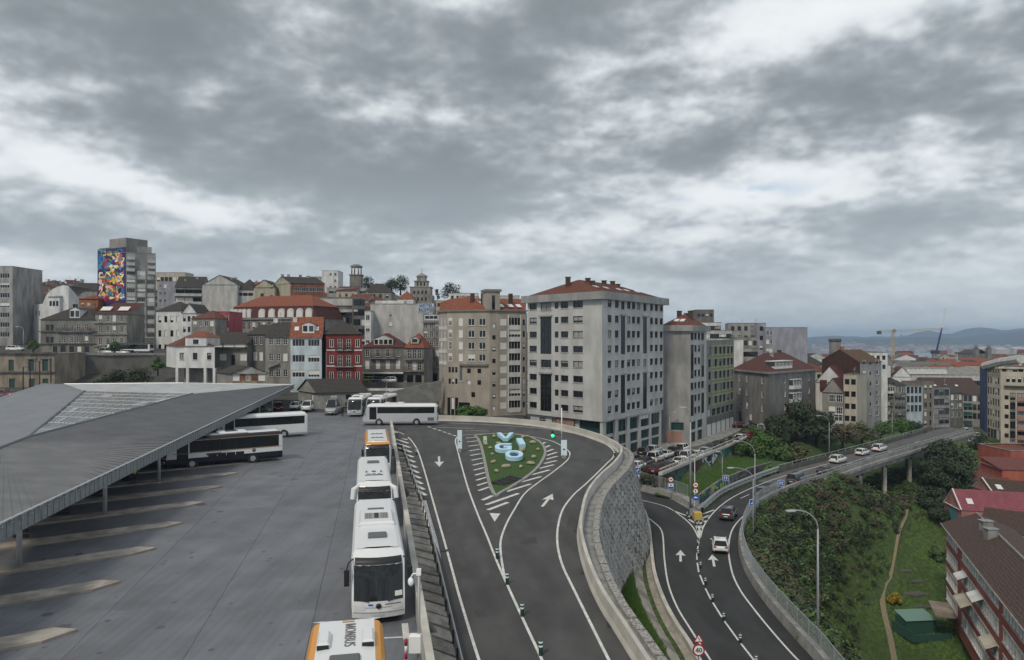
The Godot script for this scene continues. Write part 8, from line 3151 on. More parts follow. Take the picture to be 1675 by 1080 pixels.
func build_cars() -> void:
	plain("car_white",Color(0.70,0.71,0.71),0.25)
	plain("car_silver",Color(0.38,0.40,0.42),0.25,0.4)
	plain("car_grey",Color(0.085,0.09,0.10),0.25,0.3)
	plain("car_black",Color(0.014,0.014,0.016),0.2)
	plain("car_red",Color(0.22,0.010,0.018),0.25)
	plain("car_wine",Color(0.085,0.008,0.014),0.25)
	plain("car_pale_blue",Color(0.45,0.52,0.58),0.3)
	plain("car_green",Color(0.22,0.26,0.05),0.3)
	plain("car_glass",Color(0.012,0.014,0.016),0.06)
	for m in ["car_white","car_silver","car_grey","car_black","car_red","car_wine"]:
		M[m].clearcoat_enabled = true
		M[m].clearcoat = 0.6
		M[m].clearcoat_roughness = 0.1
	var g := "cars on the lower road"
	for q in [
		["white hatchback nearest on the lower road, level with the white lane arrow","hatch","car_white",1178,899,1172,845],
		["grey sport utility car beside the fork of the lower road","suv","car_grey",1191.5,847,1206,826],
		["black hatchback beside the blue arrow sign on the lower road","hatch","car_black",1247,810,1272,797],
		["dark grey van ahead of the black hatchback before the viaduct","van","car_grey",1303.5,791,1340,778],
		["black car at the start of the viaduct","saloon","car_black",1351,775,1395,762],
		["white sport utility car on the viaduct behind the black car","suv","car_white",1371,757,1420,744],
		["pale cream hatchback in the middle of the viaduct","hatch","car_white",1411,744.5,1460,731],
		["white car farthest along the viaduct","suv","car_white",1439,738,1490,724],
	]:
		var p := Lo(q[3],q[4])
		car(q[0],q[1],q[2],p,(Lo(q[5],q[6]) - p).normalized(),g)
	g = "cars parked in the street above the graffiti wall"
	var h := Vector3(36.8,0,-57.0).normalized()
	for q in [
		["dark red car at the near end of the row along the wall","suv","car_wine",336,592],
		["dark grey car second in the row along the wall","hatch","car_grey",478,545],
		["white estate third in the row along the wall","saloon","car_white",607,495],
		["white van fourth in the row along the wall","van","car_white",695,440],
		["white hatchback just beyond the white van by the wall","hatch","car_white",808,415],
		["pale silver saloon beyond the white hatchback by the wall","saloon","car_pale_blue",905,372],
		["black car seventh in the row along the wall","hatch","car_black",985,335],
		["black car eighth in the row along the wall","suv","car_black",1062,305],
		["dark grey car ninth in the row along the wall","hatch","car_grey",1150,268],
		["black car just before the white hatchback at the far end","saloon","car_black",1235,238],
		["white hatchback beside the bright red car","hatch","car_white",1325,208],
		["bright red car near the far end of the wall","suv","car_red",1402,180],
		["dark silver car beyond the bright red car","hatch","car_silver",1470,145],
		["silver car third from the far end of the wall","saloon","car_silver",1540,112],
		["white car last by the wall near the stone corner house","suv","car_white",1588,90],
	]:
		car(q[0],q[1],q[2],G(1030 + q[3] / 7.283,690 + (q[4] + 16) / 7.283,STREET + 0.006),h,g)
	g = "cars parked in the street in front of the tall apartment block"
	for q in [
		["white hatchback beside the end of the curved stone wall","hatch","car_white",100,548],
		["black car second from the near end of the building side row","suv","car_black",196,510],
		["white van with open doors in the building side row","van","car_white",315,455],
		["silver white saloon beyond the white van on the building side","saloon","car_white",440,408],
		["black sport utility car on the building side of the street","suv","car_black",545,375],
		["white sport utility car at the far end of the building side row","suv","car_white",635,338],
		["pale blue grey car half on the pavement by the shop front","hatch","car_pale_blue",292,350],
		["small black car by the doorway of the tall block","hatch","car_black",185,375],
		["dark car near the bend of the stone wall","hatch","car_grey",55,470],
		["dark red car outside the stone corner house","saloon","car_wine",1312,52],
		["black car outside the stone corner house beside the dark red one","saloon","car_black",1460,62],
	]:
		car(q[0],q[1],q[2],G(1030 + q[3] / 7.283,690 + (q[4] + 16) / 7.283,STREET + 0.006),h if q[4] > 70 else Vector3(1,0,-0.25).normalized(),g)
	g = "cars in the street beyond the viaduct"
	var gy := land(115,205)
	for q in [["white van nearest in the row beyond the viaduct","van","car_white",1567,722],["white car in the middle of the row beyond the viaduct","hatch","car_white",1573,715],["white van at the far end of the row beyond the viaduct","van","car_white",1580,709],["white van driving towards the camera beyond the viaduct","van","car_white",1593,727],["white car above the red roofed hall","hatch","car_white",1605,737],["small white car beside the bushes beyond the viaduct","hatch","car_white",1597,715],["grey car above the red roofed hall beside the white car","saloon","car_grey",1622,737],["dark car at the right above the red roofed hall","saloon","car_black",1634,739]]:
		car(q[0],q[1],q[2],G(q[3],q[4],-16.9),Vector3(0.32,0,-0.94) if q[4] < 736 else Vector3(1,0,0.1),g)
	var y := "vehicles at the far end of the bus yard"
	car("white minibus facing the camera at the far end of the yard","minibus","car_silver",G(545.5,677,0),Vector3(0.05,0,1),y)
	car("small white van facing the camera near the canopy tip","van","car_white",G(503,672,0),Vector3(0.1,0,1),y)
	car("white car left of the small white van by the canopy tip","hatch","car_white",G(483,670,0),Vector3(0.1,0,1),y)
	car("red car seen over the roof of the white coach","hatch","car_red",G(455,671,0),Vector3(0.3,0,1),y)
	car("silver car seen over the roof of the white coach","hatch","car_silver",G(425,676,0),Vector3(1,0,0.1),y)
	var s := "cars outside the grey terrace houses"
	car("yellow green car outside the grey terrace houses","hatch","car_green",P(599,626,170),Vector3(-1,0,0),s)
	car("dark blue grey car outside the grey terrace houses","hatch","car_grey",P(613,626.5,170),Vector3(-1,0,0),s)
	car("white car outside the grey terrace houses","hatch","car_white",P(635,626.5,170),Vector3(-1,0,0),s)
	var hs := "cars on the high street at the left"
	car("white car on the high street beside the grey tower","hatch","car_white",P(25,574.5,186),Vector3(1,0,0),hs)
	car("white van on the high street in front of the bus","van","car_white",P(178,580.5,188),Vector3(1,0,0),hs)
	car("white car behind the bus on the high street","hatch","car_white",P(197,580.5,188),Vector3(1,0,0),hs)
	car("red car in the bottom left corner beside the sandstone building","suv","car_red",P(8,652,128),Vector3(1,0,0.2),"cars at the left edge of the yard")
	car("black car below the red car at the left edge","hatch","car_black",P(2,660,122),Vector3(1,0,0.2),"cars at the left edge of the yard")
# ---------------------------------------------------------------- lamps,posts and signs
func lamp(label: String,foot: Vector3,h: float,reach: float,towards: Vector3,thick := 0.07,group := "curved arm street lamps") -> Node3D:
	var o := thing("street_lamp",label,"street lamp",foot,0.0,group)
	var st := S(true)
	cyl(st,Vector3.ZERO,Vector3(0,h*0.86,0),thick*1.2,thick*0.8,8)
	part("post",st,M.pole,o)
	var a := towards.normalized()
	st = S(true)
	var pts := []
	for k in 8:
		var u := k / 7.0
		pts.append(Vector3(0,h*0.86,0) + a*reach*(1.0 - cos(u*PI*0.5)) + Vector3(0,h*0.14*sin(u*PI*0.5),0))
	tube(st,pts,thick*0.65,6)
	part("arm",st,M.pole,o)
	st = S()
	var x := a
	var z := x.cross(Vector3.UP)
	var t := Transform3D(Basis(x,Vector3.UP,z),pts[-1])
	chamfer(st,0.8,0.13,0.28,0.05,t*Transform3D(Basis(),Vector3(0.4,-0.06,0)))
	var hd := part("lamp_head",st,M.galvanised,o)
	st = S()
	box(st,Vector3(0.42,-0.075,0),Vector3(0.6,0.02,0.24),t)
	part("lens",st,M.lamp_glass,hd)
	return o
func disc(parent: Node3D,called: String,c: Vector3,r: float,m: String,n := 20,z := 0.0) -> MeshInstance3D:
	var st := S()
	for k in n:
		var a := TAU*k / n
		var b := TAU*(k + 1) / n
		tri(st,c + Vector3(0,0,z),c + Vector3(cos(a)*r,sin(a)*r,z),c + Vector3(cos(b)*r,sin(b)*r,z))
	return part(called,st,M[m],parent)
func plate(parent: Node3D,called: String,pts: Array,c: Vector3,m: String,z: float) -> MeshInstance3D:
	var st := S()
	var poly := PackedVector2Array(pts)
	var idx := Geometry2D.triangulate_polygon(poly)
	for i in range(0,idx.size(),3):
		var q := []
		for k in 3:
			q.append(c + Vector3(poly[idx[i + k]].x,poly[idx[i + k]].y,z))
		if (q[1] - q[0]).cross(q[2] - q[0]).z > 0.0:
			tri(st,q[0],q[1],q[2])
		else:
			tri(st,q[0],q[2],q[1])
	return part(called,st,M[m],parent)
func sign_post(label: String,foot: Vector3,h: float,faces: Array,turn := 0.0) -> Node3D:
	var o := thing("road_sign",label,"road sign",foot,turn)
	var st := S()
	cyl(st,Vector3(0,-0.2,-0.06),Vector3(0,h,-0.06),0.045,0.045,8)
	part("post",st,M.pole,o)
	for f in faces:
		var c := Vector3(0,f[1],0)
		var r: float = f[2]
		match f[0]:
			"limit","ban_car","ban_walk":
				var bk := S()
				cyl(bk,c + Vector3(0,0,-0.03),c,r,r,20)
				var p := part("plate",bk,M.sign_red,o)
				disc(p,"ring",c,r,"sign_red",24,0.004)
				disc(p,"face",c,r*0.76,"white_paint",24,0.008)
				if f[0] == "limit":
					var t := text_mesh("40",r*1.0,0.01)
					placed("number",t,Transform3D(Basis(),c + Vector3(0,0,0.016)),p,M.black)
				elif f[0] == "ban_car":
					plate(p,"symbol",[Vector2(-r*0.48,-r*0.2),Vector2(r*0.48,-r*0.2),Vector2(r*0.48,r*0.02),Vector2(r*0.3,r*0.05),Vector2(r*0.18,r*0.26),Vector2(-r*0.22,r*0.26),Vector2(-r*0.34,r*0.05),Vector2(-r*0.48,r*0.0)],c,"black",0.012)
				else:
					plate(p,"symbol",[Vector2(-r*0.14,-r*0.52),Vector2(r*0.02,-r*0.2),Vector2(r*0.16,-r*0.52),Vector2(r*0.14,r*0.1),Vector2(r*0.26,-r*0.02),Vector2(r*0.1,r*0.3),Vector2(r*0.06,r*0.52),Vector2(-r*0.08,r*0.52),Vector2(-r*0.1,r*0.28),Vector2(-r*0.26,0.0)],c,"black",0.012)
			"blue_round":
				var bk := S()
				cyl(bk,c + Vector3(0,0,-0.03),c,r,r,20)
				var p := part("plate",bk,M.sign_blue,o)
				disc(p,"face",c,r,"sign_blue",24,0.004)
				plate(p,"symbol",[Vector2(-r*0.68,-r*0.16),Vector2(r*0.68,-r*0.16),Vector2(r*0.62,r*0.1),Vector2(r*0.36,r*0.12),Vector2(r*0.2,r*0.34),Vector2(-r*0.26,r*0.34),Vector2(-r*0.42,r*0.12),Vector2(-r*0.66,r*0.04)],c,"white_paint",0.010)
			"bend":
				var tri_ := [Vector2(-r,-r*0.8),Vector2(r,-r*0.8),Vector2(0,r*0.93)]
				var p := plate(o,"plate",tri_,c,"sign_red",0.0)
				plate(o,"back",tri_,c,"sign_back",-0.02)
				var inn := []
				for q in tri_:
					inn.append(q*0.66 + Vector2(0,-r*0.07))
				plate(p,"face",inn,c,"white_paint",0.006)
				plate(p,"symbol",[Vector2(r*0.10,-r*0.5),Vector2(r*0.24,-r*0.5),Vector2(r*0.22,-r*0.18),Vector2(r*0.02,r*0.06),Vector2(-r*0.06,r*0.16),Vector2(-r*0.2,-r*0.1),Vector2(-r*0.05,-r*0.06),Vector2(r*0.10,-r*0.24)],c,"black",0.012)
			"arrows","blue_square","white_blue":
				var sq := [Vector2(-r,-r),Vector2(r,-r),Vector2(r,r),Vector2(-r,r)]
				var bk := S()
				box(bk,c + Vector3(0,0,-0.02),Vector3(r*2.1,r*2.1,0.03))
				var p := part("plate",bk,M.white_paint,o)
				plate(p,"face",[Vector2(-r,-r)*0.95,Vector2(r,-r)*0.95,Vector2(r,r)*0.95,Vector2(-r,r)*0.95],c,"sign_blue",0.004)
				if f[0] == "arrows":
					for s in [-0.36,0.36]:
						plate(p,"arrow",[Vector2(s*r - r*0.09,-r*0.6),Vector2(s*r + r*0.09,-r*0.6),Vector2(s*r + r*0.09,r*0.2),Vector2(s*r + r*0.26,r*0.2),Vector2(s*r,r*0.66),Vector2(s*r - r*0.26,r*0.2),Vector2(s*r - r*0.09,r*0.2)],c,"white_paint",0.010)
				elif f[0] == "blue_square":
					plate(p,"symbol",[Vector2(-r*0.5,-r*0.5),Vector2(r*0.1,-r*0.3),Vector2(r*0.5,r*0.5),Vector2(r*0.2,r*0.55),Vector2(-r*0.05,0.0),Vector2(-r*0.55,-r*0.2)],c,"white_paint",0.010)
				else:
					plate(p,"upper",[Vector2(-r*0.8,-r*0.15),Vector2(r*0.8,-r*0.15),Vector2(r*0.8,r*0.85),Vector2(-r*0.8,r*0.85)],c,"white_paint",0.010)
					plate(p,"symbol",[Vector2(-r*0.25,r*0.15),Vector2(r*0.25,r*0.15),Vector2(r*0.25,r*0.6),Vector2(-r*0.25,r*0.6)],c,"black",0.016)
			"back_triangle":
				plate(o,"back",[Vector2(-r,-r*0.8),Vector2(r,-r*0.8),Vector2(0,r*0.93)],c,"sign_back",0.0)
			"back_octagon":
				var oc := []
				for k in 8:
					oc.append(Vector2(cos(TAU*(k + 0.5) / 8.0),sin(TAU*(k + 0.5) / 8.0))*r)
				plate(o,"back",oc,c,"sign_back",0.0)
	return o
func bollard(label: String,at: Vector3,k: float,group: String) -> Node3D:
	var o := thing("traffic_bollard",label,"bollard",at,0.0,group)
	var st := S(true)
	cyl(st,Vector3.ZERO,Vector3(0,0.78*k,0),0.105*k,0.10*k,12)
	cyl(st,Vector3(0,0.78*k,0),Vector3(0,0.84*k,0),0.10*k,0.05*k,12)
	part("body",st,M.bollard_green,o)
	for y in [0.42,0.62]:
		st = S(true)
		cyl(st,Vector3(0,y*k,0),Vector3(0,(y + 0.09)*k,0),0.112*k,0.112*k,12)
		part("band",st,M.white_paint,o)
	return o
func build_furniture() -> void:
	var g := "green and white bollards on the lane line of the upper road"
	var names := ["nearest the bottom edge","second from the bottom edge","where the two lane lines meet","just above the meeting of the lane lines"]
	var i := 0
	for q in [[884.5,1072.5],[854,1008.5],[829.5,956.5],[813.3,914]]:
		bollard("green and white bollard on the upper road, %s" % names[i],R(q[0],q[1]) + Vector3(0,0.012,0),1.0,g)
		i += 1
	names = ["in the hatching beside the parapet","on the white line left of the hatching","by the barrier at the outside of the bend","against the barrier at the outermost bend"]
	i = 0
	for q in [[664.5,744],[681,744],[1005.5,746],[1012.5,745]]:
		bollard("small bollard %s" % names[i],R(q[0],q[1]) + Vector3(0,0.012,0),0.9,"")
		i += 1
	g = "slim bollards along the lane line of the lower road"
	names = ["lowest of the row","second from the bottom","third from the bottom","fourth from the bottom","fifth from the bottom","near the white lane arrows","just below the painted nose","at the painted nose"]
	i = 0
	for q in [[1237,1088],[1211,1052],[1184,1016],[1165.5,984.5],[1154,957],[1146,930],[1142,910],[1141.5,893]]:
		bollard("slim green white bollard on the lower road, %s" % names[i],Lo(q[0],q[1]) + Vector3(0,0.012,0),0.95,g)
		i += 1
	g = "small bollards round the painted fork"
	i = 0
	for q in [[1124,845],[1130,847.5],[1137,857],[1143,860],[1150,857],[1157,851],[1141,868],[1147,868]]:
		bollard("small dark bollard round the painted fork, %s" % ["leftmost","second from the left","left of the painted chevron","in front of the crash cushion","right of the painted chevron","rightmost","left of the nose tip pair","right of the nose tip pair"][i],Lo(q[0],q[1]) + Vector3(0,0.012,0),0.85,g)
		i += 1
	lamp("tall curved lamp above the bushy bank near the bottom right",Vector3(24.6,LOW - 1.0,-58.0),11.4,2.1,Vector3(-1,0,0.25),0.1)
	lamp("curved lamp beside the blue arrow sign at the fork bend",Vector3(32.0,LOW - 0.8,-95.0),11.4,2.0,Vector3(-1,0,-0.2))
	lamp("lower curved lamp by the mesh fence on the bend",Vector3(29.6,LOW - 1.5,-88.5),9.8,2.4,Vector3(-1,0,0))
	lamp("curved lamp on the left side of the viaduct",Lo(1356.5,751) + Vector3(0,-0.8,0),9.6,2.2,Vector3(-1,0,0.3))
	lamp("curved lamp at the far part of the viaduct",Lo(1459.5,722) + Vector3(0,-0.5,0),8.6,2.0,Vector3(-1,0,0.3))
	lamp("small curved lamp on the roundabout beyond the viaduct",P(1527,722,205),9.0,2.0,Vector3(-1,0,0))
	lamp("curved lamp on the high street beside the round bush",P(38,575,190),6.5,1.2,Vector3(-1,0,0))
	lamp("very tall lamp post behind the crash cushion at the fork",Lo(1129.5,838),14.6,0.7,Vector3(-1,0,0),0.13,"")
	lamp("slim lamp post in the street in front of the grey blank side wall",G(1095,727,STREET),6.6,0.6,Vector3(1,0,0),0.06,"")
	lamp("slim post standing on the lawn above the painted wall",Lo(1181.5,800),6.0,0.3,Vector3(-1,0,0),0.06,"")
	var wp := S()
	cyl(wp,Vector3.ZERO,Vector3(0,7.4,0),0.06,0.05,8)
	var wo := part("white_post",wp,M.white_paint)
	wo.position = Lo(1136.5,838)
	tag(wo,"thin white post just right of the very tall lamp post","post")
	lamp("slim lamp post on the yard edge by the crossing coach",G(628,694,0) + Vector3(0,0,-2),6.8,0.4,Vector3(1,0,0),0.06,"")
	i = 0
	for q in [[37.5,660,600,1.0],[49,660,592.5,-0.6],[64.5,655,591,-1.0],[83,650,587.5,-0.4]]:
		var p := P(q[0],q[1],150)
		var o := thing("square_lamp",["black square armed lamp post in front of the arched shutter","black lamp post in front of the middle shutter","tall black lamp post with its arm to the left","black lamp post at the right end of the sandstone building"][i],"street lamp",p,0.0,"black square armed lamp posts")
		var st := S()
		var h: float = (q[1] - q[2])*150 / F
		box(st,Vector3(0,h / 2,0),Vector3(0.17,h,0.17))
		part("post",st,M.iron,o)
		st = S()
		box(st,Vector3(q[3]*0.7,h - 0.06,0.0),Vector3(absf(q[3])*1.3,0.1,0.16))
		part("arm",st,M.iron,o)
		i += 1
	sign_post("triangular bend sign above a round 40 limit sign",P(1143,1190,45.5),5.6,[["bend",5.62,0.34],["limit",4.86,0.39]])
	sign_post("two red ringed signs above a round blue car sign",Lo(1138,841),4.2,[["ban_car",4.0,0.40],["ban_walk",3.15,0.40],["blue_round",2.25,0.42]])
	sign_post("red ringed sign above a white and blue square plate",Lo(1097.5,818),3.4,[["ban_car",3.05,0.42],["white_blue",2.05,0.42]])
	sign_post("blue two arrow sign behind the guardrail left of the lower road",Lo(1187,806),2.9,[["arrows",2.3,0.42]])
	sign_post("blue two arrow sign on the mesh fence at the right of the lower road",Lo(1273.5,811) + Vector3(0.4,0,0),2.6,[["arrows",1.9,0.46]])
	sign_post("blue square sign with white symbol beside the lamp on the bend",Lo(1231,852),3.0,[["blue_square",2.4,0.40]],0.2)
	sign_post("blue sign above a white plate at the end of the stone wall",Lo(1043,806),4.2,[["blue_square",3.5,0.40],["white_blue",2.5,0.3]])
	sign_post("grey back of a triangular sign on the sloping slab verge",Vector3(-3.5,-1.4,-31.0),2.6,[["back_triangle",2.45,0.30]],PI*0.0)
	sign_post("grey back of an eight sided sign beside the parapet hatching",Vector3(-9.0,-1.2,-60.5),2.2,[["back_octagon",1.75,0.42]])
	var tl := thing("traffic_light","green traffic light hanging at the outside of the bend","traffic light",R(920,722) + Vector3(0,0,-1.5))
	var st := S(true)
	cyl(st,Vector3.ZERO,Vector3(0,4.3,0),0.07,0.06,8)
	part("post",st,M.white_paint,tl)
	st = S()
	box(st,Vector3(-1.25,0.75,0.4),Vector3(0.36,0.9,0.25))
	box(st,Vector3(-0.62,0.75,0.2),Vector3(1.25,0.06,0.06))
	part("head",st,M.black,tl)
	disc(tl,"green_lamp",Vector3(-1.25,0.62,0.0),0.2,"lit_lamp",16,0.54)
	var gl := OmniLight3D.new()
	gl.name = "green_lamp_light"
	gl.light_color = Color(0.1,1.0,0.5)
	gl.light_energy = 0.15
	gl.light_size = 0.15
	gl.omni_range = 30.0
	gl.omni_attenuation = 2.0
	gl.shadow_enabled = true
	gl.position = Vector3(-1.25,0.62,0.75)
	tl.add_child(gl)
	var cp := thing("camera_post","slim post with a white dome camera in front of the parapet","camera post",Vector3(-3.36,0,-26.0))
	st = S(true)
	cyl(st,Vector3.ZERO,Vector3(0,5.0,0),0.06,0.055,10)
	part("post",st,M.pole,cp)
	st = S()
	box(st,Vector3(0,5.03,0.0),Vector3(0.16,0.22,0.16))
	part("cap",st,M.white_paint,cp)
	st = S(true)
	tube(st,[Vector3(0,4.98,0),Vector3(-0.2,4.98,0.05),Vector3(-0.28,4.85,0.06)],0.03,6)
	part("arm",st,M.white_paint,cp)
	st = S(true)
	var rings := []
	for k in 7:
		var th := PI*(0.08 + 0.84*k / 6.0)
		var ring := []
		for j in 12:
			var an := TAU*j / 12
			ring.append(Vector3(-0.28 + sin(th)*cos(an)*0.11,4.7 - cos(th)*0.16,0.06 + sin(th)*sin(-an)*0.11))
		rings.append(ring)
	loft(st,rings)
	part("dome",st,M.white_paint,cp)
	st = S()
	chamfer(st,0.42,0.62,0.3,0.03,Transform3D(Basis(),Vector3(-0.12,2.2,0.1)))
	part("cabinet",st,M.white_paint,cp)
	var sp := thing("striped_post","short red and white post between the nearest coach and the parapet","post",G(664,1090,0.0))
	for k in 4:
		st = S(true)
		cyl(st,Vector3(0,k*0.28,0),Vector3(0,k*0.28 + 0.28,0),0.06,0.06,10)
		part("band",st,M.sign_red if k % 2 else M.white_paint,sp)
	var rw := S()
	sweep(rw,[P(600,664,150),P(640,652,152),P(680,642,155),P(722,633,158)],[Vector2(0,-3),Vector2(0,1.4),Vector2(0.4,1.4),Vector2(0.4,-3)],true)
	tag(part("ramp_wall",rw,M.concrete_grey),"grey sloping ramp wall below the grey terrace houses","wall")
	var bw := S()
	sweep(bw,[P(594,629,168),P(660,629.5,168),P(719,630,167)],[Vector2(0,-5.0),Vector2(0,0.55),Vector2(0.3,0.55),Vector2(0.3,-5.0)],true)
	tag(part("terrace_wall",bw,M.dark_wall),"black street wall in front of the parked cars and terrace houses","wall")
	var white := S()
	box(white,Vector3(0,0,0),Vector3(11,1.5,0.3))
	var wn := part("white_hoarding",white,M.white_wall)
	wn.position = P(640,641,158)
	tag(wn,"white hoarding below the black street wall","hoarding")
	mesh_rail("black_railing","thin black railing along the slope behind the crossing coach",[P(632,672,136),P(680,674,136),P(719,678,136)],1.3)
func mesh_rail(called: String,label: String,pts: Array,h: float) -> void:
	var path := even_path(pts,1.6)
	var o := thing(called,label,"railing",path[0])
	var lp := []
	for p in path:
		lp.append(p - path[0])
	for p in lp:
		var st := S()
		box(st,p + Vector3(0,h / 2 - 0.3,0),Vector3(0.08,h + 0.6,0.08))
		part("post",st,M.iron,o)
	for y in [h*0.35,h*0.65,h]:
		var st := S()
		tube(st,shifted(lp,0.0,y),0.04,5)
		part("rail",st,M.iron,o)
# ---------------------------------------------------------------- people
func skin(bones: Array,cell: float,lo: Vector3,hi: Vector3) -> ArrayMesh:
	var n := Vector3i(((hi - lo) / cell).ceil())
	var val := PackedFloat32Array()
	val.resize((n.x + 1)*(n.y + 1)*(n.z + 1))
	var at := func(x: int,y: int,z: int) -> int: return x + (n.x + 1)*(y + (n.y + 1)*z)
	for z in n.z + 1:
		for y in n.y + 1:
			for x in n.x + 1:
				var p := lo + Vector3(x,y,z)*cell
				var sum := 0.0
				for b in bones:
					var ab: Vector3 = b[1] - b[0]
					var t := clampf((p - b[0]).dot(ab) / maxf(ab.length_squared(),1e-6),0.0,1.0)
					sum += exp(-28.0*(p.distance_to(b[0] + ab*t) - lerpf(b[2],b[3],t)))
				val[at.call(x,y,z)] = -log(maxf(sum,1e-12)) / 28.0
	var vert := {}
	for z in n.z:
		for y in n.y:
			for x in n.x:
				var c := Vector3.ZERO
				var k := 0
				for e in [[0,0,0,1,0,0],[0,1,0,1,1,0],[0,0,1,1,0,1],[0,1,1,1,1,1],[0,0,0,0,1,0],[1,0,0,1,1,0],[0,0,1,0,1,1],[1,0,1,1,1,1],[0,0,0,0,0,1],[1,0,0,1,0,1],[0,1,0,0,1,1],[1,1,0,1,1,1]]:
					var a: float = val[at.call(x + e[0],y + e[1],z + e[2])]
					var b: float = val[at.call(x + e[3],y + e[4],z + e[5])]
					if (a < 0.0) != (b < 0.0):
						c += Vector3(x + e[0],y + e[1],z + e[2]).lerp(Vector3(x + e[3],y + e[4],z + e[5]),a / (a - b))
						k += 1
				if k > 0:
					vert[Vector3i(x,y,z)] = lo + c / k*cell
	var st := S(true)
	for v in vert:
		for ax in 3:
			var u := Vector3i.ZERO
			var w := Vector3i.ZERO
			var d := Vector3i.ZERO
			d[ax] = 1
			u[(ax + 1) % 3] = 1
			w[(ax + 2) % 3] = 1
			var a: float = val[at.call(v.x,v.y,v.z)]
			var e: Vector3i = v + d
			var b: float = val[at.call(e.x,e.y,e.z)]
			if (a < 0.0) != (b < 0.0) and vert.has(v - u) and vert.has(v - w) and vert.has(v - u - w):
				if a < 0.0:
					quad(st,vert[v - u - w],vert[v - w],vert[v],vert[v - u])
				else:
					quad(st,vert[v - u - w],vert[v - u],vert[v],vert[v - w])
	st.generate_normals()
	return st.commit()
func person(label: String,at: Vector3,turn: float,cloth: Color,vest: Color,stride: float) -> void:
	var o := thing("person",label,"person",at,turn)
	var s := stride
	var body := [[Vector3(0,1.50,0),Vector3(0,1.63,-0.01),0.06,0.095],[Vector3(0,1.66,-0.01),Vector3(0,1.70,-0.02),0.1,0.1],[Vector3(-0.12,0.95,0),Vector3(0.12,0.95,0),0.12,0.12],[Vector3(0,1.0,0),Vector3(0,1.34,0),0.14,0.16]]
	for k in [-1.0,1.0]:
		body.append([Vector3(0.03*k,1.42,0),Vector3(0.17*k,1.40,0),0.08,0.075])
		body.append([Vector3(0.20*k,1.39,0),Vector3(0.26*k,1.12,-0.06*s*k),0.06,0.045])
		body.append([Vector3(0.26*k,1.12,-0.06*s*k),Vector3(0.25*k,0.86,-0.22*s*k - 0.05),0.045,0.035])
		body.append([Vector3(0.25*k,0.86,-0.22*s*k - 0.05),Vector3(0.245*k,0.76,-0.25*s*k - 0.07),0.04,0.03])
		body.append([Vector3(0.09*k,0.90,0),Vector3(0.10*k,0.48,0.14*s*k),0.095,0.065])
		body.append([Vector3(0.10*k,0.48,0.14*s*k),Vector3(0.10*k,0.08,0.24*s*k),0.062,0.045])
		body.append([Vector3(0.10*k,0.05,0.24*s*k + 0.03),Vector3(0.11*k,0.04,0.24*s*k - 0.16),0.05,0.04])
	plain("cloth_" + String(o.name),cloth,0.8)
	plain("vest_" + String(o.name),vest,0.8)
	part("body",skin(body,0.035,Vector3(-0.4,-0.05,-0.5),Vector3(0.4,1.9,0.5)),M["cloth_" + String(o.name)],o)
	part("jacket",skin([[Vector3(-0.05,0.98,0),Vector3(-0.06,1.38,0),0.15,0.165],[Vector3(0.05,0.98,0),Vector3(0.06,1.38,0),0.15,0.165]],0.035,Vector3(-0.35,0.75,-0.3),Vector3(0.35,1.65,0.3)),M["vest_" + String(o.name)],o)
	plain("skin",Color(0.42,0.25,0.17),0.6)
	part("face",skin([[Vector3(0,1.62,-0.05),Vector3(0,1.70,-0.05),0.075,0.085],[Vector3(0,1.655,-0.12),Vector3(0,1.64,-0.145),0.02,0.022]],0.02,Vector3(-0.15,1.5,-0.22),Vector3(0.15,1.82,0.1)),M.skin,o)
func build_people() -> void:
	person("person in a yellow safety vest walking under the canopy",G(219.5,791,0.16),0.6,Color(0.03,0.035,0.05),Color(0.50,0.55,0.04),0.8)
	person("person in dark clothes standing between the minibus and the far coach",G(560,681,0.0),PI,Color(0.015,0.015,0.018),Color(0.018,0.018,0.02),0.2)
	person("person in dark clothes by the corner of the stone house",G(1259,699.5,STREET + 0.01),PI,Color(0.02,0.02,0.025),Color(0.03,0.03,0.035),0.5)
# ---------------------------------------------------------------- plants
func leaf_mat(key: String,c: Color) -> StandardMaterial3D:
	var m := StandardMaterial3D.new()
	m.resource_name = key
	m.vertex_color_use_as_albedo = true
	m.albedo_color = c.linear_to_srgb()
	m.roughness = 0.75
	m.cull_mode = BaseMaterial3D.CULL_DISABLED
	m.backlight_enabled = true
	m.backlight = Color(c.r*0.35,c.g*0.35,c.b*0.2).linear_to_srgb()
	M[key] = m
	return m
func clump(seed_: int,n: int,size: float,m: String,flat_ := 0.8) -> ArrayMesh:
	var r := RandomNumberGenerator.new()
	r.seed = seed_
	var st := SurfaceTool.new()
	st.begin(Mesh.PRIMITIVE_TRIANGLES)
	for i in n:
		var v := Vector3(r.randfn(),r.randfn(),r.randfn()).normalized()
		var rad := pow(r.randf(),0.4)*(0.75 + 0.35*sin(v.x*5.0 + seed_)*cos(v.z*4.0))
		var c := v*rad
		c.y *= flat_
		leaf(st,r,c,v,size*r.randf_range(0.6,1.4))
	st.generate_normals()
	var me := st.commit()
	me.surface_set_material(0,M[m])
	return me
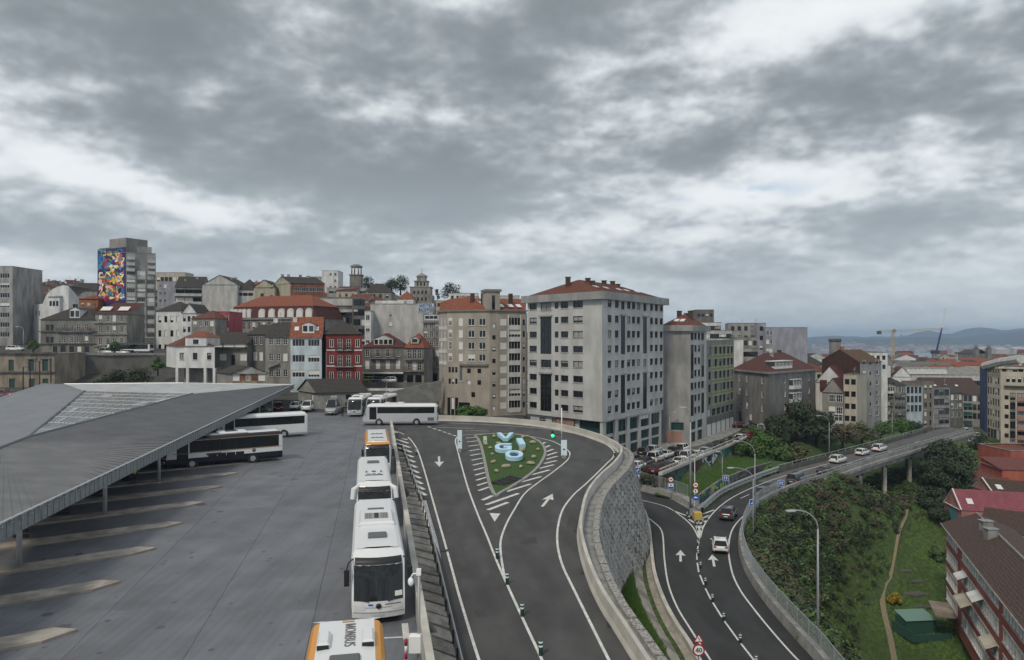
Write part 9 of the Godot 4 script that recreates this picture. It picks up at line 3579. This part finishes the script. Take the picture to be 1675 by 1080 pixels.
func leaf(st: SurfaceTool,r: RandomNumberGenerator,c: Vector3,v: Vector3,s: float) -> void:
	var n := (v + Vector3(r.randf_range(-0.8,0.8),r.randf_range(-0.2,1.0),r.randf_range(-0.8,0.8))).normalized()
	var a := n.cross(Vector3(r.randf_range(-1,1),r.randf_range(-1,1),r.randf_range(-1,1))).normalized()
	var b := n.cross(a)
	var k := r.randf_range(0.6,1.35)
	st.set_color(Color(k*r.randf_range(0.85,1.15),k,k*r.randf_range(0.8,1.1)))
	st.add_vertex(c - a*s)
	st.add_vertex(c + b*s*0.5)
	st.add_vertex(c + a*s)
	st.add_vertex(c - a*s)
	st.add_vertex(c + a*s)
	st.add_vertex(c - b*s*0.5)
func tree(called: String,label: String,cat: String,at: Vector3,h: float,r: float,m: String,seed_: int,n := 2600,group := "",squat := 0.75) -> void:
	var o := thing(called,label,cat,at,0.0,group)
	var q := RandomNumberGenerator.new()
	q.seed = seed_
	var crown := SurfaceTool.new()
	crown.begin(Mesh.PRIMITIVE_TRIANGLES)
	var limbs := S(true)
	var foot := h*0.12 if cat == "tree" else 0.0
	tube(limbs,[Vector3(0,-0.5,0),Vector3(0.1,h*0.3,0.1),Vector3(0.0,h*0.62,0)],[r*0.07 + 0.06,r*0.055 + 0.04,0.05],7)
	var lobes := []
	var cnt := 11 if cat == "tree" else 7
	for i in cnt:
		var an := TAU*i / cnt + q.randf_range(-0.3,0.3)
		var up := q.randf_range(0.25,0.95)
		var rr := r*q.randf_range(0.35,0.72)*(1.15 - 0.55*up)
		var c := Vector3(cos(an)*rr,foot + (h - foot)*up*0.86,sin(an)*rr)
		lobes.append([c,r*q.randf_range(0.34,0.52)])
		tube(limbs,[Vector3(0.05,h*0.25 + up*h*0.2,0.05),c*0.55 + Vector3(0,h*0.12,0),c],[0.09 + r*0.02,0.06,0.03],5)
	lobes.append([Vector3(0,h*0.86,0),r*0.4])
	for i in n:
		var lb: Array = lobes[q.randi_range(0,lobes.size() - 1)]
		var v := Vector3(q.randfn(),q.randfn(),q.randfn()).normalized()
		var c: Vector3 = lb[0] + v*lb[1]*pow(q.randf(),0.33)*Vector3(1,squat,1)
		if c.y < foot*0.6:
			c.y = foot*0.6 + q.randf()*0.4
		leaf(crown,q,c,v,(0.17 + r*0.035)*q.randf_range(0.6,1.3))
	part("trunk",limbs,M.bark,o)
	part("crown",crown,M[m],o)
func build_plants() -> void:
	leaf_mat("leaf_dark",Color(0.028,0.045,0.016))
	leaf_mat("leaf_mid",Color(0.066,0.120,0.030))
	leaf_mat("leaf_olive",Color(0.085,0.090,0.036))
	leaf_mat("leaf_brown",Color(0.095,0.078,0.048))
	leaf_mat("leaf_pale",Color(0.085,0.115,0.055))
	leaf_mat("leaf_bright",Color(0.060,0.135,0.020))
	leaf_mat("leaf_yellow",Color(0.30,0.22,0.015))
	var r := RandomNumberGenerator.new()
	r.seed = 9
	var kinds := ["leaf_dark","leaf_olive","leaf_brown","leaf_mid","leaf_pale"]
	var lists := [[],[],[],[],[]]
	for i in 2900:
		var d := r.randf_range(44,172)
		var s := r.randf_range(0.9,15.0)
		if d > 122.0:
			s = r.randf_range(-12.0,13.0)
		var x := x_at(low_right,d) + s
		var y := land(x,d)
		if d > 121.0 and s < 1.0:
			y = minf(y,LOW - 3.0)
		var k := 0
		var u := r.randf()
		var patchy := sin(x*0.35 + d*0.13) + sin(d*0.21 - x*0.1)
		if u < 0.30:
			k = 0
		elif u < 0.52:
			k = 1 if patchy > -0.3 else 0
		elif u < 0.70:
			k = 2 if patchy > 0.2 else 3
		elif u < 0.92:
			k = 3
		else:
			k = 4
		var sc := r.randf_range(0.55,1.5)*(1.15 if s < 10.0 else 0.75)
		if s < 2.2:
			sc *= 0.7
		if s > 10.5 and r.randf() < 0.6:
			continue
		lists[k].append(Transform3D(Basis(Vector3.UP,r.randf()*TAU).scaled(Vector3(sc,sc*r.randf_range(0.6,1.1),sc)),Vector3(x,y + sc*0.25,-d)))
	for k in 5:
		var o := copies("bank_shrubs",clump(70 + k,230,0.15,kinds[k]),lists[k])
		tag(o,["dark green bramble mass on the bank below the lower road","olive shrubs on the bank below the lower road","brown dry shrubs on the bank below the lower road","mid green shrubs on the bank below the lower road","pale grey green weeds at the foot of the bank"][k],"undergrowth")
	var tuft := SurfaceTool.new()
	tuft.begin(Mesh.PRIMITIVE_TRIANGLES)
	for i in 14:
		var an := r.randf()*TAU
		var c := Vector3(cos(an),0,sin(an))*r.randf()*0.5
		var lean := Vector3(r.randf_range(-0.25,0.25),r.randf_range(0.5,1.0),r.randf_range(-0.25,0.25))
		var w := Vector3(cos(an + 1.5),0,sin(an + 1.5))*0.05
		var k := r.randf_range(0.7,1.3)
		tuft.set_color(Color(k,k,k))
		tuft.add_vertex(c - w)
		tuft.add_vertex(c + lean)
		tuft.add_vertex(c + w)
	tuft.generate_normals()
	leaf_mat("blade",Color(0.140,0.245,0.052))
	leaf_mat("blade_dark",Color(0.090,0.165,0.036))
	var gl := [[],[]]
	for i in 30000:
		var d := r.randf_range(72,200)
		var x0 := x_at(low_right,d)
		var x := x0 + r.randf_range(8.5,60.0) if d < 135.0 else x0 + r.randf_range(-6.0,48.0)
		if d > 121.0 and x < x0 + 8.0 and r.randf() < 0.5:
			continue
		var a := CX + F*x / d
		if a > 1700.0:
			continue
		var y := land(x,d)
		if absf(a - footpath_px(HY + F*(CY - y) / d)) < 9.0:
			continue
		var sc := r.randf_range(0.25,0.6)
		var k := 1 if sin(x*0.4) + sin(d*0.23 + x*0.1) + r.randf_range(-1,1) > 0.4 else 0
		gl[k].append(Transform3D(Basis(Vector3.UP,r.randf()*TAU).scaled(Vector3(sc*1.6,sc,sc*1.6)),Vector3(x,y - 0.02,-d)))
	for k in 2:
		var me: ArrayMesh = tuft.commit()
		me.surface_set_material(0,M.blade if k == 0 else M.blade_dark)
		tag(copies("valley_grass",me,gl[k]),["bright green grass on the valley floor","darker green grass in patches on the valley floor"][k],"grass")
	var ll := []
	for i in 5200:
		var u := r.randf()
		if i % 2 == 0:
			var s := r.randf_range(-3.0,62.0)
			var dirv := Vector2(36.8,-57.0).normalized()
			var base := Vector2(24.4,-114.8) + dirv*s
			var off := r.randf_range(0.3,7.5)
			var p := base + Vector2(-dirv.y,dirv.x)*off
			ll.append(Transform3D(Basis(Vector3.UP,u*TAU).scaled(Vector3.ONE*r.randf_range(0.2,0.45)),Vector3(p.x,LOW + 0.1 + 0.28*(1.0 - off / 7.5),p.y)))
		else:
			var d := r.randf_range(38,86)
			var kx := x_at(kerb_path,d)
			var w := r.randf_range(3.2,maxf(3.3,x_at(left_kerb,d) - 2.6 - kx))
			if x_at(left_kerb,d) - kx < 6.2:
				continue
			ll.append(Transform3D(Basis(Vector3.UP,u*TAU).scaled(Vector3.ONE*r.randf_range(0.25,0.6)),Vector3(kx + w,LOW + 0.5 + 0.24*(x_at(left_kerb,d) - 2.5 - kx - w),-d)))
	var lm: ArrayMesh = tuft.commit()
	leaf_mat("blade_lawn",Color(0.080,0.165,0.026))
	lm.surface_set_material(0,M.blade_lawn)
	tag(copies("lawn_grass",lm,ll),"fresh green grass beside the graffiti wall and below the stone wall","grass")
	var fp := []
	for py in [816,826,836,848,860,875,892,908,925,938,948,956,966,980,1000,1020,1045,1075,1100]:
		fp.append(on_land(footpath_px(py),py))
	var ps := S()
	ribbon(ps,smooth_path(fp,1.0),0.75,0.16)
	struct("footpath",ps,M.path)
	var T_ := "trees by the graffiti wall"
	var spots := [
		["big dark spreading evergreen tree beside the stone corner house",1302,168,10.0,6.3,"leaf_dark",-10.8],
		["dark evergreen tree right of the big spreading one",1335,166,8.5,5.2,"leaf_dark",-11.5],
		["dark round tree in front of the narrow stone house",1276,163,6.5,4.2,"leaf_dark",-10.6],
		["olive tinted tree on top of the dark evergreen clump",1318,173,10.8,4.4,"leaf_olive",-11.5],
	]
	for i in spots.size():
		var q: Array = spots[i]
		tree("evergreen_tree",q[0],"tree",P(q[1],HY + F*(CY - q[6]) / q[2],q[2]),q[3],q[4],q[5],200 + i,4200,T_)
	var T2 := "trees beside the viaduct"
	spots = [
		["large dark tree at the end of the viaduct beside the red roofed hall",1546,154,10.5,6.2,"leaf_dark",-18.0],
		["mid green tree top below the far street",1566,162,8.0,5.0,"leaf_mid",-18.0],
		["dark tree just right of the viaduct piers",1524,150,7.0,3.6,"leaf_dark",-18.5],
		["dark tree in front of the red roofed hall",1556,148,7.5,4.4,"leaf_dark",-20.0],
		["round dark bush tree left of the pink house",1527,138,4.6,3.6,"leaf_dark",-23.5],
		["dark bush tree touching the pink house gable",1538,133,3.6,2.4,"leaf_dark",-25.0],
		["small dark tree above the vegetable plots",1535,122,2.6,1.6,"leaf_mid",-27.0],
	]
	for i in spots.size():
		var q: Array = spots[i]
		var x: float = (q[1] - CX)*q[2] / F
		tree("broadleaf_tree",q[0],"tree",Vector3(x,land(x,q[2]) - 0.2,-q[2]),q[3],q[4],q[5],230 + i,3600,T2)
	spots = [
		["dark clipped hedge bush behind the wire fence at the fork",1062,116.5,3.3,2.6,"leaf_dark",LOW],
		["dark hedge bush right of the first one behind the wire fence",1078,114.8,3.0,2.4,"leaf_dark",LOW],
		["dark hedge bush at the left end near the blue sign",1048,119,3.2,2.6,"leaf_dark",LOW],
		["brownish shrub mass left of the viaduct",1378,168,5.0,4.5,"leaf_brown",-11.5],
		["olive shrub left of the viaduct beyond the brown one",1410,176,4.5,4.0,"leaf_olive",-11.5],
		["green shrub beside the far part of the viaduct",1440,186,3.6,3.4,"leaf_mid",-11.5],
		["bright green hedge beside the end of the viaduct",1475,200,3.2,4.0,"leaf_bright",-12.0],
		["bright green hedge nearest the grey flats",1460,196,3.0,3.4,"leaf_bright",-11.8],
		["dark green bush at the far tip of the viaduct",1490,205,2.6,3.4,"leaf_dark",-12.5],
		["dark bush between the far street and the cream block",1605,196,5.0,3.6,"leaf_dark",-17.5],
		["second dark bush beside the cream block",1622,190,4.2,3.4,"leaf_mid",-17.8],
		["green bush on the lawn by the graffiti wall, far part",1225,146,3.8,3.6,"leaf_mid",-10.8],
		["green bush beside it on the sloping lawn",1245,150,4.4,4.2,"leaf_bright",-10.8],
		["leafy bush on the slope under the evergreen trees",1265,152,4.0,4.0,"leaf_mid",-11.0],
		["bush at the upper end of the graffiti wall",1230,158,4.0,3.2,"leaf_mid",-9.5],
		["low bush beside the left viaduct barrier",1300,150,3.2,3.6,"leaf_olive",-11.8],
		["low green bush at the start of the viaduct barrier",1280,146,2.6,2.8,"leaf_mid",-11.2],
		["yellow flowering bush beside the path",1465,110,1.6,1.3,"leaf_yellow",-26.8],
		["green bush on the slope right of the crossing coach",762,132,1.6,2.2,"leaf_bright",-0.6],
		["second green bush below the beige flats",780,134,1.6,2.4,"leaf_mid",-0.9],
		["low green bush behind the crossing coach",640,136,1.2,2.2,"leaf_olive",-0.3],
		["ragged bush behind the crossing coach right end",700,136,1.3,2.4,"leaf_olive",-0.4],
		["low bush by the railing behind the coach",668,137,1.2,2.4,"leaf_mid",-0.4],
		["dark green bush beside the dark street wall on the left",190,174,6.0,4.2,"leaf_dark",0.0],
		["dark bush second beside the dark street wall",225,174,6.5,4.2,"leaf_dark",0.0],
		["low dark bush in front of the street wall",160,172,3.6,3.0,"leaf_dark",0.0],
		["low olive hedge just over the canopy edge",235,166,3.4,3.4,"leaf_olive",0.0],
		["round clipped tree on the high street",54,188,3.2,1.9,"leaf_mid",Yp(576,188)],
		["small round tree beside the bus on the high street",187,187,3.4,1.6,"leaf_mid",Yp(580,187)],
		["small green tree left of the white house",258,172,4.0,2.0,"leaf_mid",Yp(612,172)],
		["dark hilltop tree right of the belvedere tower",602,380,9.0,6.0,"leaf_dark",Yp(480,380)],
		["dark hilltop tree left of the ornate tower",655,370,10.0,6.5,"leaf_dark",Yp(482,370)],
		["broad dark hilltop trees between the two skyline towers",640,385,8.0,7.0,"leaf_dark",Yp(480,385)],
		["dark tree on the skyline above the beige flats",737,380,10.0,7.0,"leaf_dark",Yp(494,380)],
		["small pointed dark tree right of the ornate tower",715,330,7.0,1.6,"leaf_dark",Yp(496,330)],
	]
	for i in spots.size():
		var q: Array = spots[i]
		tree("leafy_bush",q[0],"bush" if q[3] < 7.0 else "tree",P(q[1],HY + F*(CY - q[6]) / q[2],q[2]),q[3],q[4],q[5],300 + i,1300 if q[4] > 2.0 else 700)
func footpath_px(py: float) -> float:
	var a := [[800,1478],[840,1484],[865,1472],[900,1464],[930,1459],[948,1455],[960,1446],[985,1443],[1010,1447],[1040,1455],[1080,1463],[1120,1468]]
	for i in a.size() - 1:
		if py >= a[i][0] and py <= a[i + 1][0]:
			return lerpf(a[i][1],a[i + 1][1],(py - a[i][0]) / float(a[i + 1][0] - a[i][0]))
	return -999.0
func on_land(px: float,py: float) -> Vector3:
	var d := 60.0
	while d < 260.0:
		var p := P(px,py,d)
		if land(p.x,d) >= p.y:
			return Vector3(p.x,land(p.x,d),-d)
		d += 0.5
	return P(px,py,200.0)
